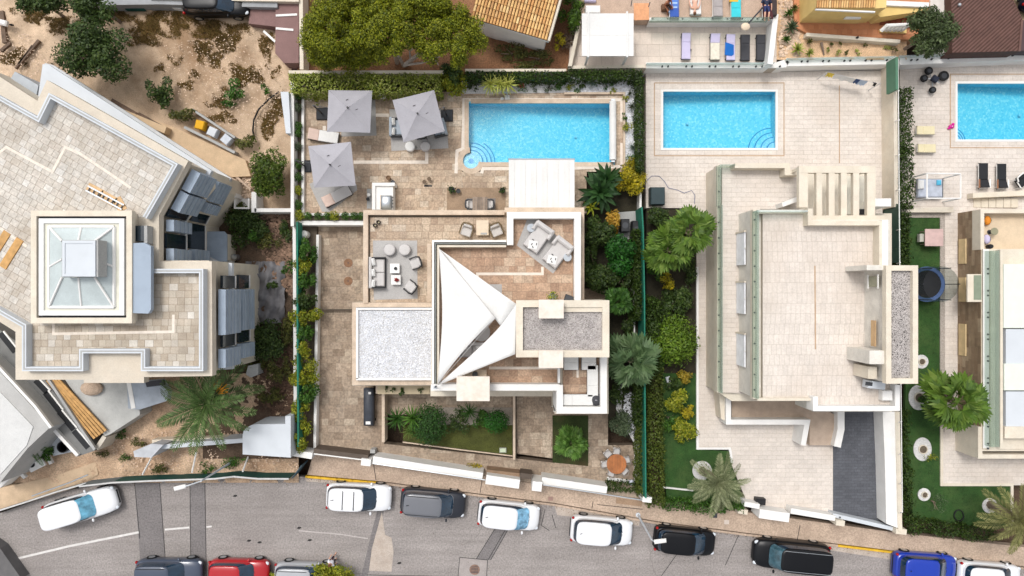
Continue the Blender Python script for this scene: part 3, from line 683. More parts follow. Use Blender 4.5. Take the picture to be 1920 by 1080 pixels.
cx, cy = P2(883,301,ZP)
def ring_sector(cx, cy, r0, r1, a0, a1, z0, z1, n=18):
    m = MB(); 
    A = [R(a0+(a1-a0)*i/n) for i in range(n+1)]
    return m.prism([(cx+r1*math.cos(a),cy+r1*math.sin(a)) for a in A]+[(cx+r0*math.cos(a),cy+r0*math.sin(a)) for a in A[::-1]], z0, z1)
for k, (r0, r1, zt) in enumerate(((15,22,-.34),(22,30,-.56),(30,38,-.78),(38,45,-1.0))):
    part(pl, 'step', ring_sector(cx,cy,M_(r0,ZP)+.002,M_(r1,ZP),-14,92,ZP-1.5,ZP+zt), MOSL, world=True)
    part(pl, 'step_edge', ring_sector(cx,cy,M_(r1,ZP)-.06,M_(r1,ZP)+.004,-14,92,ZP+zt,ZP+zt+.006), mat('step_edge'+str(k), C(60,150,205)), world=True)
part(pl, 'spa_floor', MB().cyl(cx,cy,ZP-1.5,ZP-.2,M_(15,ZP),28), MOSL, world=True)
part(pl, 'spa_dot', MB().cyl(cx,cy,ZP-.2,ZP-.19,M_(5,ZP),20), MOSB, world=True)
part(pl, 'spa_rim', ring_sector(cx,cy,M_(15,ZP),M_(25,ZP),96,352,ZP-1.4,ZP+.013,36), COPE, world=True)
part(pl, 'spa_water', MB().add([(cx+M_(14.9,ZP)*math.cos(a*.2618),cy+M_(14.9,ZP)*math.sin(a*.2618),ZP-.115) for a in range(24)],[tuple(range(24))]), WATER, world=True)
rc = thing('pool_cover_roller', 'white rolled pool cover on a reel along the right end of the long pool', 'cover roll', P(1149,246,ZP))
r0 = M_(6.5,ZP); zr = ZP+.28
ya, yb = Y(300,zr), Y(190,zr); xr = X(1149,zr)
m = MB(); n = 16
m.add([(xr+r0*math.cos(6.2832*i/n), y, zr+r0*math.sin(6.2832*i/n)) for y in (ya,yb) for i in range(n)], [(i,(i+1)%n,n+(i+1)%n,n+i) for i in range(n)]+[tuple(range(n)),tuple(range(n,2*n))])
part(rc, 'roll', m, FWHITE, True, True)
for y in (Y(303,zr), Y(188,zr)): part(rc, 'bracket', MB().box(xr-.12,y-.05,ZP,xr+.12,y+.05,zr+.15), STEEL, world=True)
t = thing('pool_shower', 'small white shower fitting on the terrace above the long pool', 'shower', P(951,183,ZP)); part(t,'base',MB().bbox(0,0,0,.34,.3,.12,.03),WHITE); part(t,'post',MB().tube([(0,0,.1),(0,0,1.1),(-.15,0,1.25)],.03),STEEL); part(t,'tap',MB().ball(-.35,-.1,.12,.12,n=10),WHITE)

# --- the house
hv = thing('villa', 'cream villa with tiled roof decks and gravel roofs between the two street hedges', 'house', P(900,560,0))
def vp(name, mb, m, **k): return part(hv, name, mb, m, world=True, **k)
vp('wall', MB().pp([(681,394),(946,394),(946,389),(1095,389),(1095,566),(1141,566),(1141,776),(1040,776),(1040,743),(807,743),(807,723),(661,723),(661,567),(681,567)], 0, Z1-.06), CREAM)
vp('wall', MB().pp([(811,453),(950,453),(950,398),(1090,398),(1090,563),(1139,563),(1139,774),(1043,774),(1043,734),(808,734)], Z1-.06, Z2-.06), CREAM)
vp('wall', MB().pp([(969,565),(1141,565),(1141,668),(969,668)], Z2-.1, Z3-.35), CREAM)
# first floor terrace
f1 = tile_floor(hv, 'terrace_floor', [[(690,404),(950,404),(950,457),(812,457),(812,567),(690,567)]], Z1, [.45,.6,.9], .45, TRAV, seed=8)
vp('coping', MB().pw([(685.5,568),(685.5,398.5),(946,398.5)], 8.5, Z1-.1, Z1+.35), COPE)
vp('channel', MB().pw([(691.8,566),(691.8,405.2),(944,405.2)], 3.4, Z1-.05, Z1+.012), mat('channel', C(92,82,70)))  # dark strip paints the shadow of a thin recess by the coping
vp('coping', MB().pw([(664.5,722),(664.5,571.5),(811,571.5)], 8.5, Z1-.1, Z1+.254), COPE)
vp('coping', MB().pw([(660,717.5),(808,717.5)], 9, Z1-.1, Z1+.25), COPE)
vp('pale_strip', MB().pbox(801,457,808,566,Z1-.02,Z1+.01), COPE)
# white gravel roof
vp('roof_rim', MB().pw([(669.5,710.5),(669.5,579),(811,579)], 4, Z1-.1, Z1+.55).pw([(667.5,711),(810,711)], 4, Z1-.1, Z1+.55), WHITE)
vp('roof_bed', MB().pbox(671,580,812,710,Z1,Z1+.36), GBEDW)
pebbles(hv, 'gravel', [(673,582),(811,582),(811,708),(673,708)], Z1+.38, GRAVW, 11000, .032, 2)
# balcony below the gravel roof on the street side
vp('balcony', MB().pbox(708,722,806,739,2.2,2.6), mat('balcony_floor', C(196,180,150), rough=.8, var=.1))
# upper deck
fl2 = tile_floor(hv, 'deck_floor', [[(823,461),(963,461),(963,410),(1078,410),(1078,566),(968,566),(968,668),(1046,668),(1046,721),(823,721)]], Z2, [.5,.65,.85], .5, TRAVB, seed=11)
fl3 = tile_floor(hv, 'deck_floor', [[(1055,664),(1127,664),(1127,764),(1055,764)]], Z2, [.5,.65], .45, TRAVB, seed=12)
PZ = Z2+.75
vp('parapet', MB().pw([(956.5,459),(956.5,403.5),(1083,403.5),(1083,566)], 12, Z1, PZ), WHITE)
vp('parapet', MB().pw([(808,726.5),(1049.5,726.5)], 12, Z1, PZ), WHITE)
vp('parapet', MB().pw([(1049.5,722),(1049.5,769.5),(1132,769.5),(1132,664)], 12, Z1, PZ+.003), WHITE)
vp('parapet', MB().pw([(1048,660),(1048,718)], 4, Z2, PZ-.03), WHITE)
vp('ledge', MB().pw([(1092,392),(1092,566)], 7, Z1, Z1+2.205), COPE)
vp('ledge', MB().pw([(946,393.5),(1094,393.5)], 9, Z1, Z1+2.2), COPE)
# glazed double balustrade on the west and north edge
for off, m_, wd, zz in ((-5,WHITE,3.6,PZ), (4.5,CREAM,3.6,PZ-.08)):
    vp('balustrade_kerb', MB().pw([(817+off,720),(817+off,457+off),(949,457+off)], wd, Z2-.1, zz), m_)
vp('balustrade_glass', MB().pw([(816.5,720),(816.5,456.5),(949,456.5)], 0.8, Z2+.5, Z2+.7), GLASSW)
vp('channel', MB().pw([(816.6,720),(816.6,456.6),(949,456.6)], 5, Z2-.05, Z2+.5), mat('channel_dark', C(150,142,132)))
for pts in ([(895,521),(895,513.5),(1017,513.5),(1017,500)], [(917,690),(1047,690)]):
    o = struct('drain_channel', MB().pw(pts, 5, Z2-.02, Z2+.006), DR, parent=fl2); o.location = -Vector(hv.location)
o = struct('drain_channel', MB().pw([(1057,690),(1083,690),(1083,708)], 4, Z2-.02, Z2+.006), DR, parent=fl3); o.location = -Vector(hv.location)
# penthouse roof
vp('roof_coping', MB().pw([(974,569.5),(1136,569.5),(1136,663.5),(974,663.5)], 13, Z3-.5, Z3, closed=True), CREAM)
vp('roof_step', MB().pbox(1055,576,1131,585,Z3-.4,Z3-.1), CREAM)
vp('roof_bed', MB().pbox(975,570,1135,663,Z3-.45,Z3-.3), GBED)
pebbles(hv, 'gravel', [(981,577),(1129,577),(1129,657),(981,657)], Z3-.27, GRAVG, 13000, .032, 4)
for (a,b,c,d,z0,z1) in ((1010,562,1057,597,Z3-.4,Z3+.7),(1010,657,1056,690,Z2,Z3+.25),(856,706,918,752,Z1,Z2+2.0)):
    ch = vp('chimney', MB().pbox(a+5,b+4,c-5,d-4,z0,z1-.2), CREAM); part(ch, 'cap', MB().pbox(a,b,c,d,z1-.2,z1), mat('marble_cap'+str(a), C(236,226,214), rough=.6, var=.06, scale=2, stain=.4, scol=C(214,186,160), sscale=1.6), world=True)
vp('fireplace', MB().pbox(871,694,912,708,Z2,Z2+.7), COPE); vp('flue', MB().cyl(*P2(891,701,Z2+.7),Z2+.7,Z2+1.0,.16,14), DMET)
# windows and doors of the street front and the east side
for k, x in enumerate((830, 870, 990, 1060, 1100)):
    z0 = Z1+.6; yy = Y(734,Z2) if x < 1040 else Y(774,Z2)
    wn = vp('window', MB().box(X(x,Z2)-.6,yy-.03,z0,X(x,Z2)+.6,yy+.05,z0+1.6), GLASSD); part(wn,'frame',MB().box(X(x,Z2)-.68,yy-.05,z0-.08,X(x,Z2)+.68,yy-.031,z0).box(X(x,Z2)-.68,yy-.05,z0+1.6,X(x,Z2)+.68,yy-.031,z0+1.68),WHITE,world=True)
for k, y in enumerate((420, 480, 540)):
    xx = X(1090,Z2); vp('window', MB().box(xx-.05,Y(y,Z2)-.6,Z1+2.3,xx+.03,Y(y,Z2)+.6,Z1+2.85), GLASSD)
# flat canopy over the poolside
cn = thing('pool_canopy', 'white flat fabric canopy reaching over the lower edge of the long pool', 'canopy', P(1015,345,ZP))
zc = 4.1; cv = []; NU, NV = 48, 14
for j in range(NV+1):
    for i in range(NU+1): cv.append((X(954+123*i/NU,zc), Y(393-94*j/NV,zc), zc-.05*abs(math.sin(math.pi*6*i/NU))*math.sin(math.pi*j/NV)**.5))
cv += [(x_,y_,z_-.03) for x_,y_,z_ in cv]; ct = (NU+1)*(NV+1)
cf = [(j*(NU+1)+i,j*(NU+1)+i+1,(j+1)*(NU+1)+i+1,(j+1)*(NU+1)+i) for j in range(NV) for i in range(NU)]; cf += [tuple(ct+q for q in f[::-1]) for f in cf]
part(cn,'canopy',MB().add(cv,cf),FWHITE,world=True)
for k in range(6): x = 954+ (1077-954)*(k+.5)/6; part(cn,'batten',MB().pbox(x-.4,300,x+.4,392,zc,zc+.008),FWHITE,world=True)
part(cn,'front_rail',MB().pbox(953,297,1078,299.5,zc-.16,zc+.01),FGREY,world=True)
for x in (955.5,1076): part(cn,'side_rail',MB().pbox(x-1.5,299,x+1.5,395,zc-.2,zc-.06),WHITE,world=True); part(cn,'post',MB().box(X(x,zc)-.06,Y(301,zc)-.06,ZP,X(x,zc)+.06,Y(301,zc)+.06,zc-.2),WHITE,world=True)

# --- shade sails
def patch4(mb, a, b, c, d, n=10, sag=0.0, c_ab=0, c_bc=0, c_cd=0, c_da=0):
    a,b,c,d = map(Vector,(a,b,c,d)); vs = []
    for i in range(n+1):
        for j in range(n+1):
            u, v = i/n, j/n; p = a*(1-u)*(1-v)+b*u*(1-v)+c*u*v+d*(1-u)*v; p = p.copy(); p.z -= sag*16*u*(1-u)*v*(1-v)
            ce = (a+b+c+d)/4
            for q, w_, t in ((c_ab,1-v,u),(c_bc,u,v),(c_cd,v,u),(c_da,1-u,v)):
                if q:
                    e = (a+b)/2 if q is c_ab and w_ == 1-v else None
                    k = 4*t*(1-t)*w_**2*q; p = p + (ce-p)*k
            vs.append(tuple(p))
    N_ = n+1
    mb.add(vs, [(i*N_+j,(i+1)*N_+j,(i+1)*N_+j+1,i*N_+j+1) for i in range(n) for j in range(n)])
def sail(name, label, mb):
    o = solo('shade_sail', label, 'shade sail', mb, FWHITE, smooth=True, group='shade sails over the upper deck')
    md = o.modifiers.new('thickness','SOLIDIFY'); md.thickness = .012; md.offset = 0; return o
T1, T2, T3, T4, T5 = P(823,466,8.5), P(968,570,9.75), P(967,665,9.7), P(819,723,8.2), P(933,600,9.3)
m = MB(); n = 14; vs = []; idx = {}
A, B, C3 = map(Vector, (P(823,466,8.55), P(929,596,9.45), P(820,721,8.28)))
for i in range(n+1):
    for j in range(n+1-i):
        u, v = i/n, j/n; w_ = 1-u-v; p = A*w_+B*u+C3*v
        cen = (A+B+C3)/3
        p = p + (cen-p)*(.22*4*w_*v*(1-u)**2)            # hollow outer edge
        p = p + (cen-p)*(.08*4*u*v*(1-w_)**2); p.z -= .25*27*u*v*w_
        idx[i,j] = len(vs); vs.append(tuple(p))
fs = []
for i in range(n):
    for j in range(n-i):
        fs.append((idx[i,j],idx[i+1,j],idx[i,j+1]))
        if j < n-i-1: fs.append((idx[i+1,j],idx[i+1,j+1],idx[i,j+1]))
m.add(vs, fs); sa = sail('s', 'left white triangular shade sail with a hollow left edge over the brown upper deck', m)
m = MB(); patch4(m, P(823,466,8.45), P(968,570,9.7), P(939,612,9.15), P(880,535,8.9), 10, .03)
patch4(m, P(968,570,9.7), P(966,664,9.65), P(819,723,8.15), P(939,612,9.15), 12, .05, c_cd=.16)
b2 = sail('s', 'right white shade sail fixed to the gravel-roofed penthouse, its tip at the lower left corner', m)
for k_, (q0, q1) in enumerate(((A,B),(B,C3))): part(sa,'hem',MB().tube([tuple(q0+(q1-q0)*u_+Vector((0,0,.02))) for u_ in (0,.25,.5,.75,1)],.012,4),FLIGHT,world=True)
for u_ in (.3,.55,.8):
    i_ = int(n*0+14*u_); row = [vs[idx[i_,j]] for j in range(14+1-i_)]
    part(sa,'seam',MB().tube([(x_,y_,z_+.012) for x_,y_,z_ in row],.005,4),FWHITE,world=True)
t = thing('sail_post', 'dark slanted sail fixing post at the corner of the white parapet', 'post', P(816,726,PZ)); part(t,'post',MB().tube([(0,0,0),(.1,.12,.5),(.12,.15,.75)],.05,8),DMET); part(t,'cleat',MB().box(-.1,-.1,0,.1,.1,.03),STEEL)

# --- walls, planters and lawns of the garden
def wallthing(name, label, cat, mb, m): return solo(name, label, cat, mb, m)
solo('garden_wall','beige garden wall beside the dark covered trolley','wall',MB().pw([(718.5,738),(718.5,829)],5.5,ZG,1.3).pw([(707,738),(707,722)],5,ZG,1.3),COPE)
struct('channel',MB().pw([(722.6,740),(722.6,829)],2.5,ZG,ZG+.5),mat('wall_channel',C(88,78,66)))  # dark strip along the right side of the wall
solo('garden_wall','low beige wall between the lawn and the entrance path','wall',MB().pw([(964,742),(964,862)],4.5,ZG,1.0),COPE)
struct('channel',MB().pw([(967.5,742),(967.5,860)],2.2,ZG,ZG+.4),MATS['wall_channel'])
lawn('front_lawn', [[(756,797),(945,797),(961,797),(961,853),(860,841),(756,827)]], ZG+.04, 170, .05, 1, DRYG, mat('dry_turf', C(78,82,36), rough=.9, var=.3, scale=1.2, fine=.25))
struct('lawn_edging',MB().pw([(755,829),(860,843),(961,855)],2.2,ZG,ZG+.07),COPE)
struct('planting_strip',MB().pp([(820,764),(961,764),(961,797),(820,797)],ZG-.1,ZG+.045),mat('pale_grit',C(160,150,138),fine=.25))
struct('palm_bed',MB().pp([(1036,779),(1103,779),(1103,874),(1036,867)],ZG-.1,ZG+.05),mat('bed_turf',C(50,62,28),rough=.95,var=.35,scale=1.2,fine=.3,stain=.5,scol=C(96,74,54)))
struct('side_bed',MB().pp([(1096,320),(1206,320),(1206,830),(1190,830),(1140,800),(1140,560),(1096,560)],-.3,ZG+.03),mat('bed_soil',C(52,48,36),rough=.95,var=.4,fine=.3))
struct('side_path',MB().pp([(1096,541),(1136,541),(1145,560),(1145,569),(1096,569)],ZG-.1,ZG+.06),TRAVG)
struct('gravel_path',MB().pw([(1188,690),(1163,730),(1160,765),(1180,805),(1194,830),(1194,905)],10,ZG-.1,ZG+.05),GBEDW)
pebbles(None,'white_gravel',[(1172,735),(1200,735),(1203,830),(1180,810),(1168,770)],ZG+.07,GRAVW,700,.05,9); bpy.data.objects['white_gravel']['label']='white gravel beside the olive shrub'; bpy.data.objects['white_gravel']['category']='gravel'
struct('patio_edge',MB().pw([(1138,897),(1180,903)],6,ZG-.1,ZG+.06),WHITE)
# gravel bed round the top of the pool terrace
gb = struct('gravel_border',MB().pp([(866,150),(1200,140),(1204,322),(1172,322),(1172,172),(866,176)],-.3,ZP+.05),GBEDW)
pebbles(gb,'gravel',[(1060,145),(1198,140),(1202,315),(1174,315),(1174,172),(1060,174)],ZP+.06,GRAVW,2600,.045,5)
solo('kerb_wall','low travertine kerb round the gravel bed by the long pool','wall',MB().pw([(1058,174.5),(1170.5,174.5),(1170.5,320)],3.5,ZP-.2,ZP+.22),COPE)
solo('planter_wall','long white planter wall left of the umbrellas','wall',MB().pw([(567.5,176),(567.5,402),(681,402)],4.5,ZP-1,ZP+.3),WHITE)
solo('planter_wall','white outer wall below the row of clipped balls','wall',MB().pw([(553,418),(681,418)],8,ZG-.5,ZP+.25),WHITE)
struct('planter_soil',MB().pp([(551,176),(566,176),(566,412),(551,412)],-.3,ZP+.12).pp([(566,405),(681,405),(681,414),(566,414)],-.3,ZP+.12),mat('planter_soil',C(104,92,78),fine=.3,var=.3))
solo('boundary_wall','white wall along the left side of the pool terrace','wall',MB().pw([(548,150),(548,424)],6,-.5,ZP+.9),WHITE)
solo('boundary_wall','long white wall under the green screen left of the driveway','wall',MB().pw([(551.5,424),(553,640),(554,842)],6,-.5,1.5),WHITE)
solo('boundary_wall','thin white wall behind the clipped hedge and the pines','wall',MB().pw([(541,135),(832,135)],6,-.3,ZP+1.6),CREAM)
solo('boundary_wall','pale wall behind the dark cypress hedge over the long pool','wall',MB().pw([(872,131.5),(1062,131.5)],5,-.3,ZP+1.3),CREAM)
solo('green_screen','green mesh privacy screen left of the driveway','fence',MB().pw([(557,416),(557.5,600),(559,838)],3,1.3,2.3),GREENF)
solo('planter_wall','white kerb wall of the driveway planting strip','wall',MB().pw([(595.5,440),(594,560),(592,700),(590,840)],5,-.2,ZG+.6),WHITE)
struct('planter_soil',MB().pp([(560,424),(594,424),(590,845),(561,845)],-.3,ZG+.3),MATS['planter_soil'])
solo('dividing_wall','thin dark dividing line across the side yard','wall',MB().pw([(598,580.5),(662,580.5)],2.2,ZG,ZG+.5),mat('dark_line',C(98,86,74)))
for i,(x,y) in enumerate(((653,493),(653,527))):
    t = thing('drain_cover', ('upper' if i==0 else 'lower')+' of the two round brown covers in the side yard', 'cover', P(x,y,ZG)); part(t,'plate',MB().lathe(0,0,[(.3,0),(.3,.02),(.27,.025)],24),mat('cover_rust'+str(i),C(140,104,78),var=.3,scale=5)); part(t,'knob',MB().cyl(0,0,.025,.05,.04,10),DMET)
t = thing('trolley','long narrow dark grey covered trolley with four wheels beside the beige garden wall','trolley',P(695,760,ZG))
part(t,'cover',MB().bbox(0,0,.22,.68,2.55,.62,.16),mat('tarp',C(62,66,74),rough=.5,var=.2,scale=3,bump=.6,bscale=5),True)
part(t,'tray',MB().box(-.3,-1.2,.14,.3,1.2,.22),DMET)
for a in (-1,1):
    for b in (-1,1): part(t,'wheel',MB().ball(a*.34,b*.95,.12,.05,.12,.12,10,6),BLKR)
part(t,'plate',MB().box(-.16,-1.15,.842,.16,-.95,.848),WHITE); part(t,'label_plate',MB().box(.02,.9,.842,.2,1.05,.848),FWHITE)

# front wall, gate and piers on the street
FW = .13
def front_wall(label, pts, wpx, z1, m=WHITE, cat='wall', name='front_wall'): return solo(name,label,cat,MB().pw(pts,wpx,0,z1),m)
front_wall('white street wall from the car gate to the yellow shrub',[(699,862),(905,893)],13,1.5)
front_wall('white street wall between the door pier and the hedge corner',[(1016,901),(1138,919)],13,1.5)
front_wall('thick white pier left of the garden door',[(911,899),(974,908)],17,1.9)
front_wall('square white pier right of the garden door',[(998,911),(1016,913)],18,1.9,name='gate_pier',cat='pier')
front_wall('small white pier right of the sliding car gate',[(677,866),(695,868)],13,1.7,name='gate_pier',cat='pier')
front_wall('white pier at the left end of the sliding car gate',[(548,849),(585,855)],12,1.7,name='gate_pier',cat='pier')
front_wall('white pier where the green fence meets the street',[(1205,936),(1222,938)],10,1.9,name='gate_pier',cat='pier')
for (lab,pts) in (('grey steel handrail along the longer left street wall',[(699,869),(910,900)]),('grey steel handrail along the right street wall below the round table',[(1018,909),(1206,938)])):
    solo('handrail',lab,'railing',MB().tube([P(*pts[0],1.7),P(*pts[1],1.7)],.04,8).tube([P(*pts[0],1.55),P(*pts[1],1.55)],.03,8),STEEL)
g = thing('sliding_gate','dark sliding car gate at the foot of the driveway','gate',P(640,849,FW))
part(g,'panel',MB().pw([(588,846),(690,858)],9,ZG,1.5),mat('gate_dark',C(96,84,74),rough=.7,var=.15),world=True)
part(g,'rail',MB().pw([(588,851),(686,863)],2,1.5,1.58),WHITE,world=True); part(g,'motor',MB().pbox(694,843,703,850,ZG,.9),GREY,world=True)
g = thing('garden_gate','small dark garden door between two white piers','gate',P(986,900,FW)); part(g,'leaf',MB().pw([(975,891),(997,894)],9,ZG,1.4),MATS['gate_dark'],world=True); part(g,'handle',MB().ball(*P(994,897,1.3),.05,n=8,m=5),STEEL,world=True)
solo('screen','brown timber screen above the garden door pier','screen',MB().pw([(912,886),(974,893)],11,ZG,1.2),mat('brown_screen',C(150,124,100),var=.15))
struct('forecourt_strip',MB().pp([(585,832),(700,842),(910,868),(1210,912),(1212,937),(910,892),(700,861),(588,849)],-.5,.15),TRAVG)
# ============================================================ furniture of the middle villa
def rug(label, pts, z, m=None): return solo('rug', label, 'rug', MB().pp(pts, z+.002, z+.016), m or RUGM)
def pouf(label, px, py, z, rpx, m=None, group=None):
    t = thing('pouf', label, 'pouf', P(px,py,z), 0, group); r = M_(rpx,z+.4)
    part(t,'seat',MB().lathe(0,0,[(r*.9,.06),(r,.12),(r,.34),(r*.93,.40),(r*.7,.415)],26),m or FLIGHT,True)
    part(t,'piping',MB().lathe(0,0,[(r*.97,.33),(r*1.02,.345),(r*.97,.36)],26),FGREY,True); part(t,'foot',MB().cyl(0,0,0,.06,r*.8,20),BLACK); return t
def legs4(t, lx, ly, h, m, r=.025, name='leg'):
    for a in (-1,1):
        for b in (-1,1): part(t,name,MB().tube([(a*lx,b*ly,0),(a*lx,b*ly,h)],r,6),m)
def sofa(label, px, py, z, L, D, rot, fab, frame, pillows=2, name='sofa', cat='sofa', pm=None, group=None):
    t = thing(name,label,cat,P(px,py,z),rot,group)
    part(t,'frame',MB().box(-L/2,-D/2,.1,L/2,D/2,.22),frame); n = 2 if L > 1.4 else 1
    for k in range(n): w_ = (L-.2)/n; part(t,'seat_cushion',MB().bbox(-L/2+.1+w_*(k+.5),-.06,.22,w_-.02,D-.24,.2,.05),fab,False)
    part(t,'backrest',MB().bbox(0,D/2-.09,.22,L,.18,.5,.05),fab)
    for a in (-1,1): part(t,'armrest',MB().bbox(a*(L/2-.05),-.05,.2,.1,D-.1,.36,.03),frame)
    for k in range(pillows): part(t,'pillow',MB().bbox(-L/2+.3+k*(L-.6)/max(1,pillows-1),D/2-.28,.42,.45,.2,.34,.09,rot=8*(k-.5)),pm or FWHITE)
    legs4(t,L/2-.08,D/2-.08,.1,frame); return t
def armchair(label, px, py, z, rot, fab=None, frame=None, w_=.72, group=None):
    fab = fab or FLIGHT; frame = frame or BLACK
    t = thing('armchair',label,'armchair',P(px,py,z),rot,group)
    part(t,'seat',MB().bbox(0,-.04,.3,w_*.84,w_*.8,.14,.04),fab)
    part(t,'backrest',MB().tube([(-w_/2,w_*.2,.72),(-w_*.4,w_*.5,.74),(0,w_*.56,.75),(w_*.4,w_*.5,.74),(w_/2,w_*.2,.72)],.05,8),frame)
    part(t,'back_cushion',MB().bbox(0,w_*.36,.42,w_*.72,.16,.3,.05),fab)
    for a in (-1,1): part(t,'armrest',MB().tube([(a*w_/2,-w_*.4,.58),(a*w_/2,w_*.2,.6)],.042,6).tube([(a*w_/2,w_*.2,.6),(a*w_/2,w_*.2,.73)],.02,6),frame)
    legs4(t,w_/2-.03,w_*.38,.58,frame); return t
def lounger(label, px, py, z, rot, L=2.0, W=.72, pad=None, head=None, frame=None, up=18, group=None, name='sun_lounger', armed=False):
    pad = pad or FWHITE; head = head or pad; frame = frame or BLACK
    t = thing(name,label,'sun lounger',P(px,py,z),rot,group)
    part(t,'frame',MB().box(-L/2,-W/2,.22,L/2,-W/2+.05,.28).box(-L/2,W/2-.05,.22,L/2,W/2,.28).box(-L/2,-W/2,.22,-L/2+.05,W/2,.28).box(L/2-.05,-W/2,.22,L/2,W/2,.28),frame)
    legs4(t,L/2-.15,W/2-.03,.22,frame)
    part(t,'mattress',MB().bbox(L*.17,0,.28,L*.64,W*.94,.1,.03),pad)
    hx = L*.34; c, s_ = math.cos(R(up)), math.sin(R(up)); m = MB().bbox(-hx/2,0,0,hx,W*.94,.1,.03)
    m.v = [(x*c - zz*s_*0 - L*.15, y, -x*s_ + zz + .28) for x,y,zz in m.v]
    part(t,'head_rest',m,head)
    if armed: legs4(t,L*.42,W/2+.08,.5,frame,.03,'arm_post')
    return t
def round_table(label, px, py, z, rpx, h, m, name='side_table', cat='table', group=None):
    t = thing(name,label,cat,P(px,py,z),0,group); r = M_(rpx,z+h)
    part(t,'table_top',MB().lathe(0,0,[(r*.97,h-.05),(r,h-.03),(r,h-.01),(r*.97,h)],28),m); part(t,'leg',MB().cyl(0,0,.02,h-.05,.05,10),DMET); part(t,'base',MB().cyl(0,0,0,.02,r*.6,20),DMET); return t
def pot(label, px, py, z, r=.16, h=.35, m=None, plant=None, name='plant_pot', seed=0):
    t = thing(name,label,'pot',P(px,py,z)); part(t,'pot',MB().lathe(0,0,[(r*.7,0),(r,h*.8),(r*1.05,h),(r*.85,h),(r*.8,h*.85)],16),m or BLACK)
    if plant:
        V_,F_ = leaf_cloud([(0,0,h+.1,r*1.5,r*1.5,.2)],90,.07,seed); link('foliage',np_mesh('foliage',V_,F_,plant),t)
    return t
def umbrella(label, corners, ze, apex, za, mast, zg):
    ax, ay = P2(*apex, za); root = thing('umbrella', label, 'umbrella', P(*mast, zg), 0, 'grey umbrellas on the pool terrace')
    cs = [Vector(P(*c, ze)) for c in corners]; ap = Vector((ax, ay, za))
    mb = MB(); K = 6
    for i in range(4):
        a, b = cs[i], cs[(i+1)%4]; vs = []; N = 6
        for r_ in range(K+1):
            t = r_/K
            for s_ in range(N+1):
                u = s_/N; e = a*(1-u)+b*u; e = e + (ap-e)*(.008*4*u*(1-u)); p = ap*(1-t)+e*t; p.z -= .05*math.sin(math.pi*t)*(.3+1.1*4*u*(1-u)*.5); vs.append(tuple(p))
        mb.add(vs, [(r_*(N+1)+s_, (r_+1)*(N+1)+s_, (r_+1)*(N+1)+s_+1, r_*(N+1)+s_+1) for r_ in range(K) for s_ in range(N)])
    o = part(root,'canopy',mb,FGREY,False,True); md = o.modifiers.new('t','SOLIDIFY'); md.thickness = .008
    for i in range(4):
        a = cs[i]; part(root,'rib',MB().tube([tuple(ap-Vector((0,0,.1))),tuple(a-Vector((0,0,.06)))],.014,5),FGREY,world=True)
        part(root,'seam',MB().tube([tuple(ap+(a-ap)*t_ + Vector((0,0,.016-.035*math.sin(math.pi*t_)))) for t_ in (0,.25,.5,.75,1)],.006,4),FGREY,world=True)
    part(root,'finial',MB().cyl(ax,ay,za,za+.12,.06,10),BLACK,world=True)
    mx, my = P2(*mast, zg)
    part(root,'mast',MB().tube([(mx,my,zg),(mx,my,ze-.3)],.05,8),DMET,world=True)
    part(root,'arm',MB().tube([(mx,my,ze-.35),((mx+ax)/2,(my+ay)/2,ze-.25),(ax,ay,za-.12)],.022,6),DMET,world=True)
    part(root,'base',MB().bbox(mx,my,zg,.8,.8,.16,.04),mat('umbrella_base',C(52,54,58)) if 'umbrella_base' not in MATS else MATS['umbrella_base'],world=True)
    for d in ((.5,.35),(-.55,.3)):
        q = ap + (cs[0]-ap)*.5*d[0] + (cs[1]-ap)*.5*d[1]; part(root,'clip',MB().tube([tuple(q+Vector((-.08,0,.02))),tuple(q+Vector((.08,.06,.05)))],.02,5),BLACK,world=True)
    return root
umbrella('square grey umbrella at the upper left, edge against the clipped hedge', [(616,169),(698,170),(694,249),(613,247)], 3.7, (652,202), 4.35, (605,214), ZP)
umbrella('tilted grey umbrella over the sofas nearest the long pool', [(736,188),(814,169),(834,246),(757,267)], 3.7, (783,213), 4.4, (838,217), ZP)
umbrella('grey umbrella lowest of the three, above the slanted lounger', [(578,274),(658,266),(667,348),(589,352)], 3.7, (619,309), 4.35, (573,312), ZP)
rug('grey outdoor rug under the tilted umbrella', [(730,205),(835,205),(841,278),(734,283)], ZP)
rug('grey rug showing beside the upper left umbrella', [(640,180),(703,176),(706,254),(640,256)], ZP)
rug('slanted grey rug under the lowest umbrella', [(580,345),(600,335),(668,345),(670,356),(618,397),(604,397)], ZP)
sofa('light blue-grey outdoor sofa left of the tilted umbrella', 746, 241, ZP, 1.25, .95, 90, FBLUE, DMET, 2)
sofa('blue-grey outdoor sofa at the right edge of the tilted umbrella', 825, 243, ZP, 1.1, .9, -75, FBLUE, DMET, 2, pm=FBLUE)
armchair('pale armchair under the lower edge of the tilted umbrella', 792, 254, ZP, 180, FWHITE)
pouf('left white round pouf below the tilted umbrella', 770, 276.5, ZP, 9.5, FWHITE)
pouf('right off-white round pouf below the tilted umbrella', 798.5, 276.5, ZP, 9.3, FLIGHT)
lounger('white lounger with a peach head cushion between two umbrellas', 609, 257, ZP, -9, 2.05, .78, FWHITE, PINKF)
lounger('slanted beige lounger below the lowest umbrella', 634, 369, ZP, 28, 2.0, .8, FLIGHT, PINKF, up=12)
for lab, x, y, r in (('large white globe lamp by the clipped hedge',719,181,7),('small white globe lamp beside the larger globe',709.5,180,4.5)):
    t = thing('globe_lamp',lab,'lamp',P(x,y,ZP)); rr = M_(r,ZP); part(t,'globe',MB().ball(0,0,rr,rr,n=18,m=12),FWHITE,True); part(t,'base',MB().cyl(0,0,0,.03,rr*.5,14),WHITE)
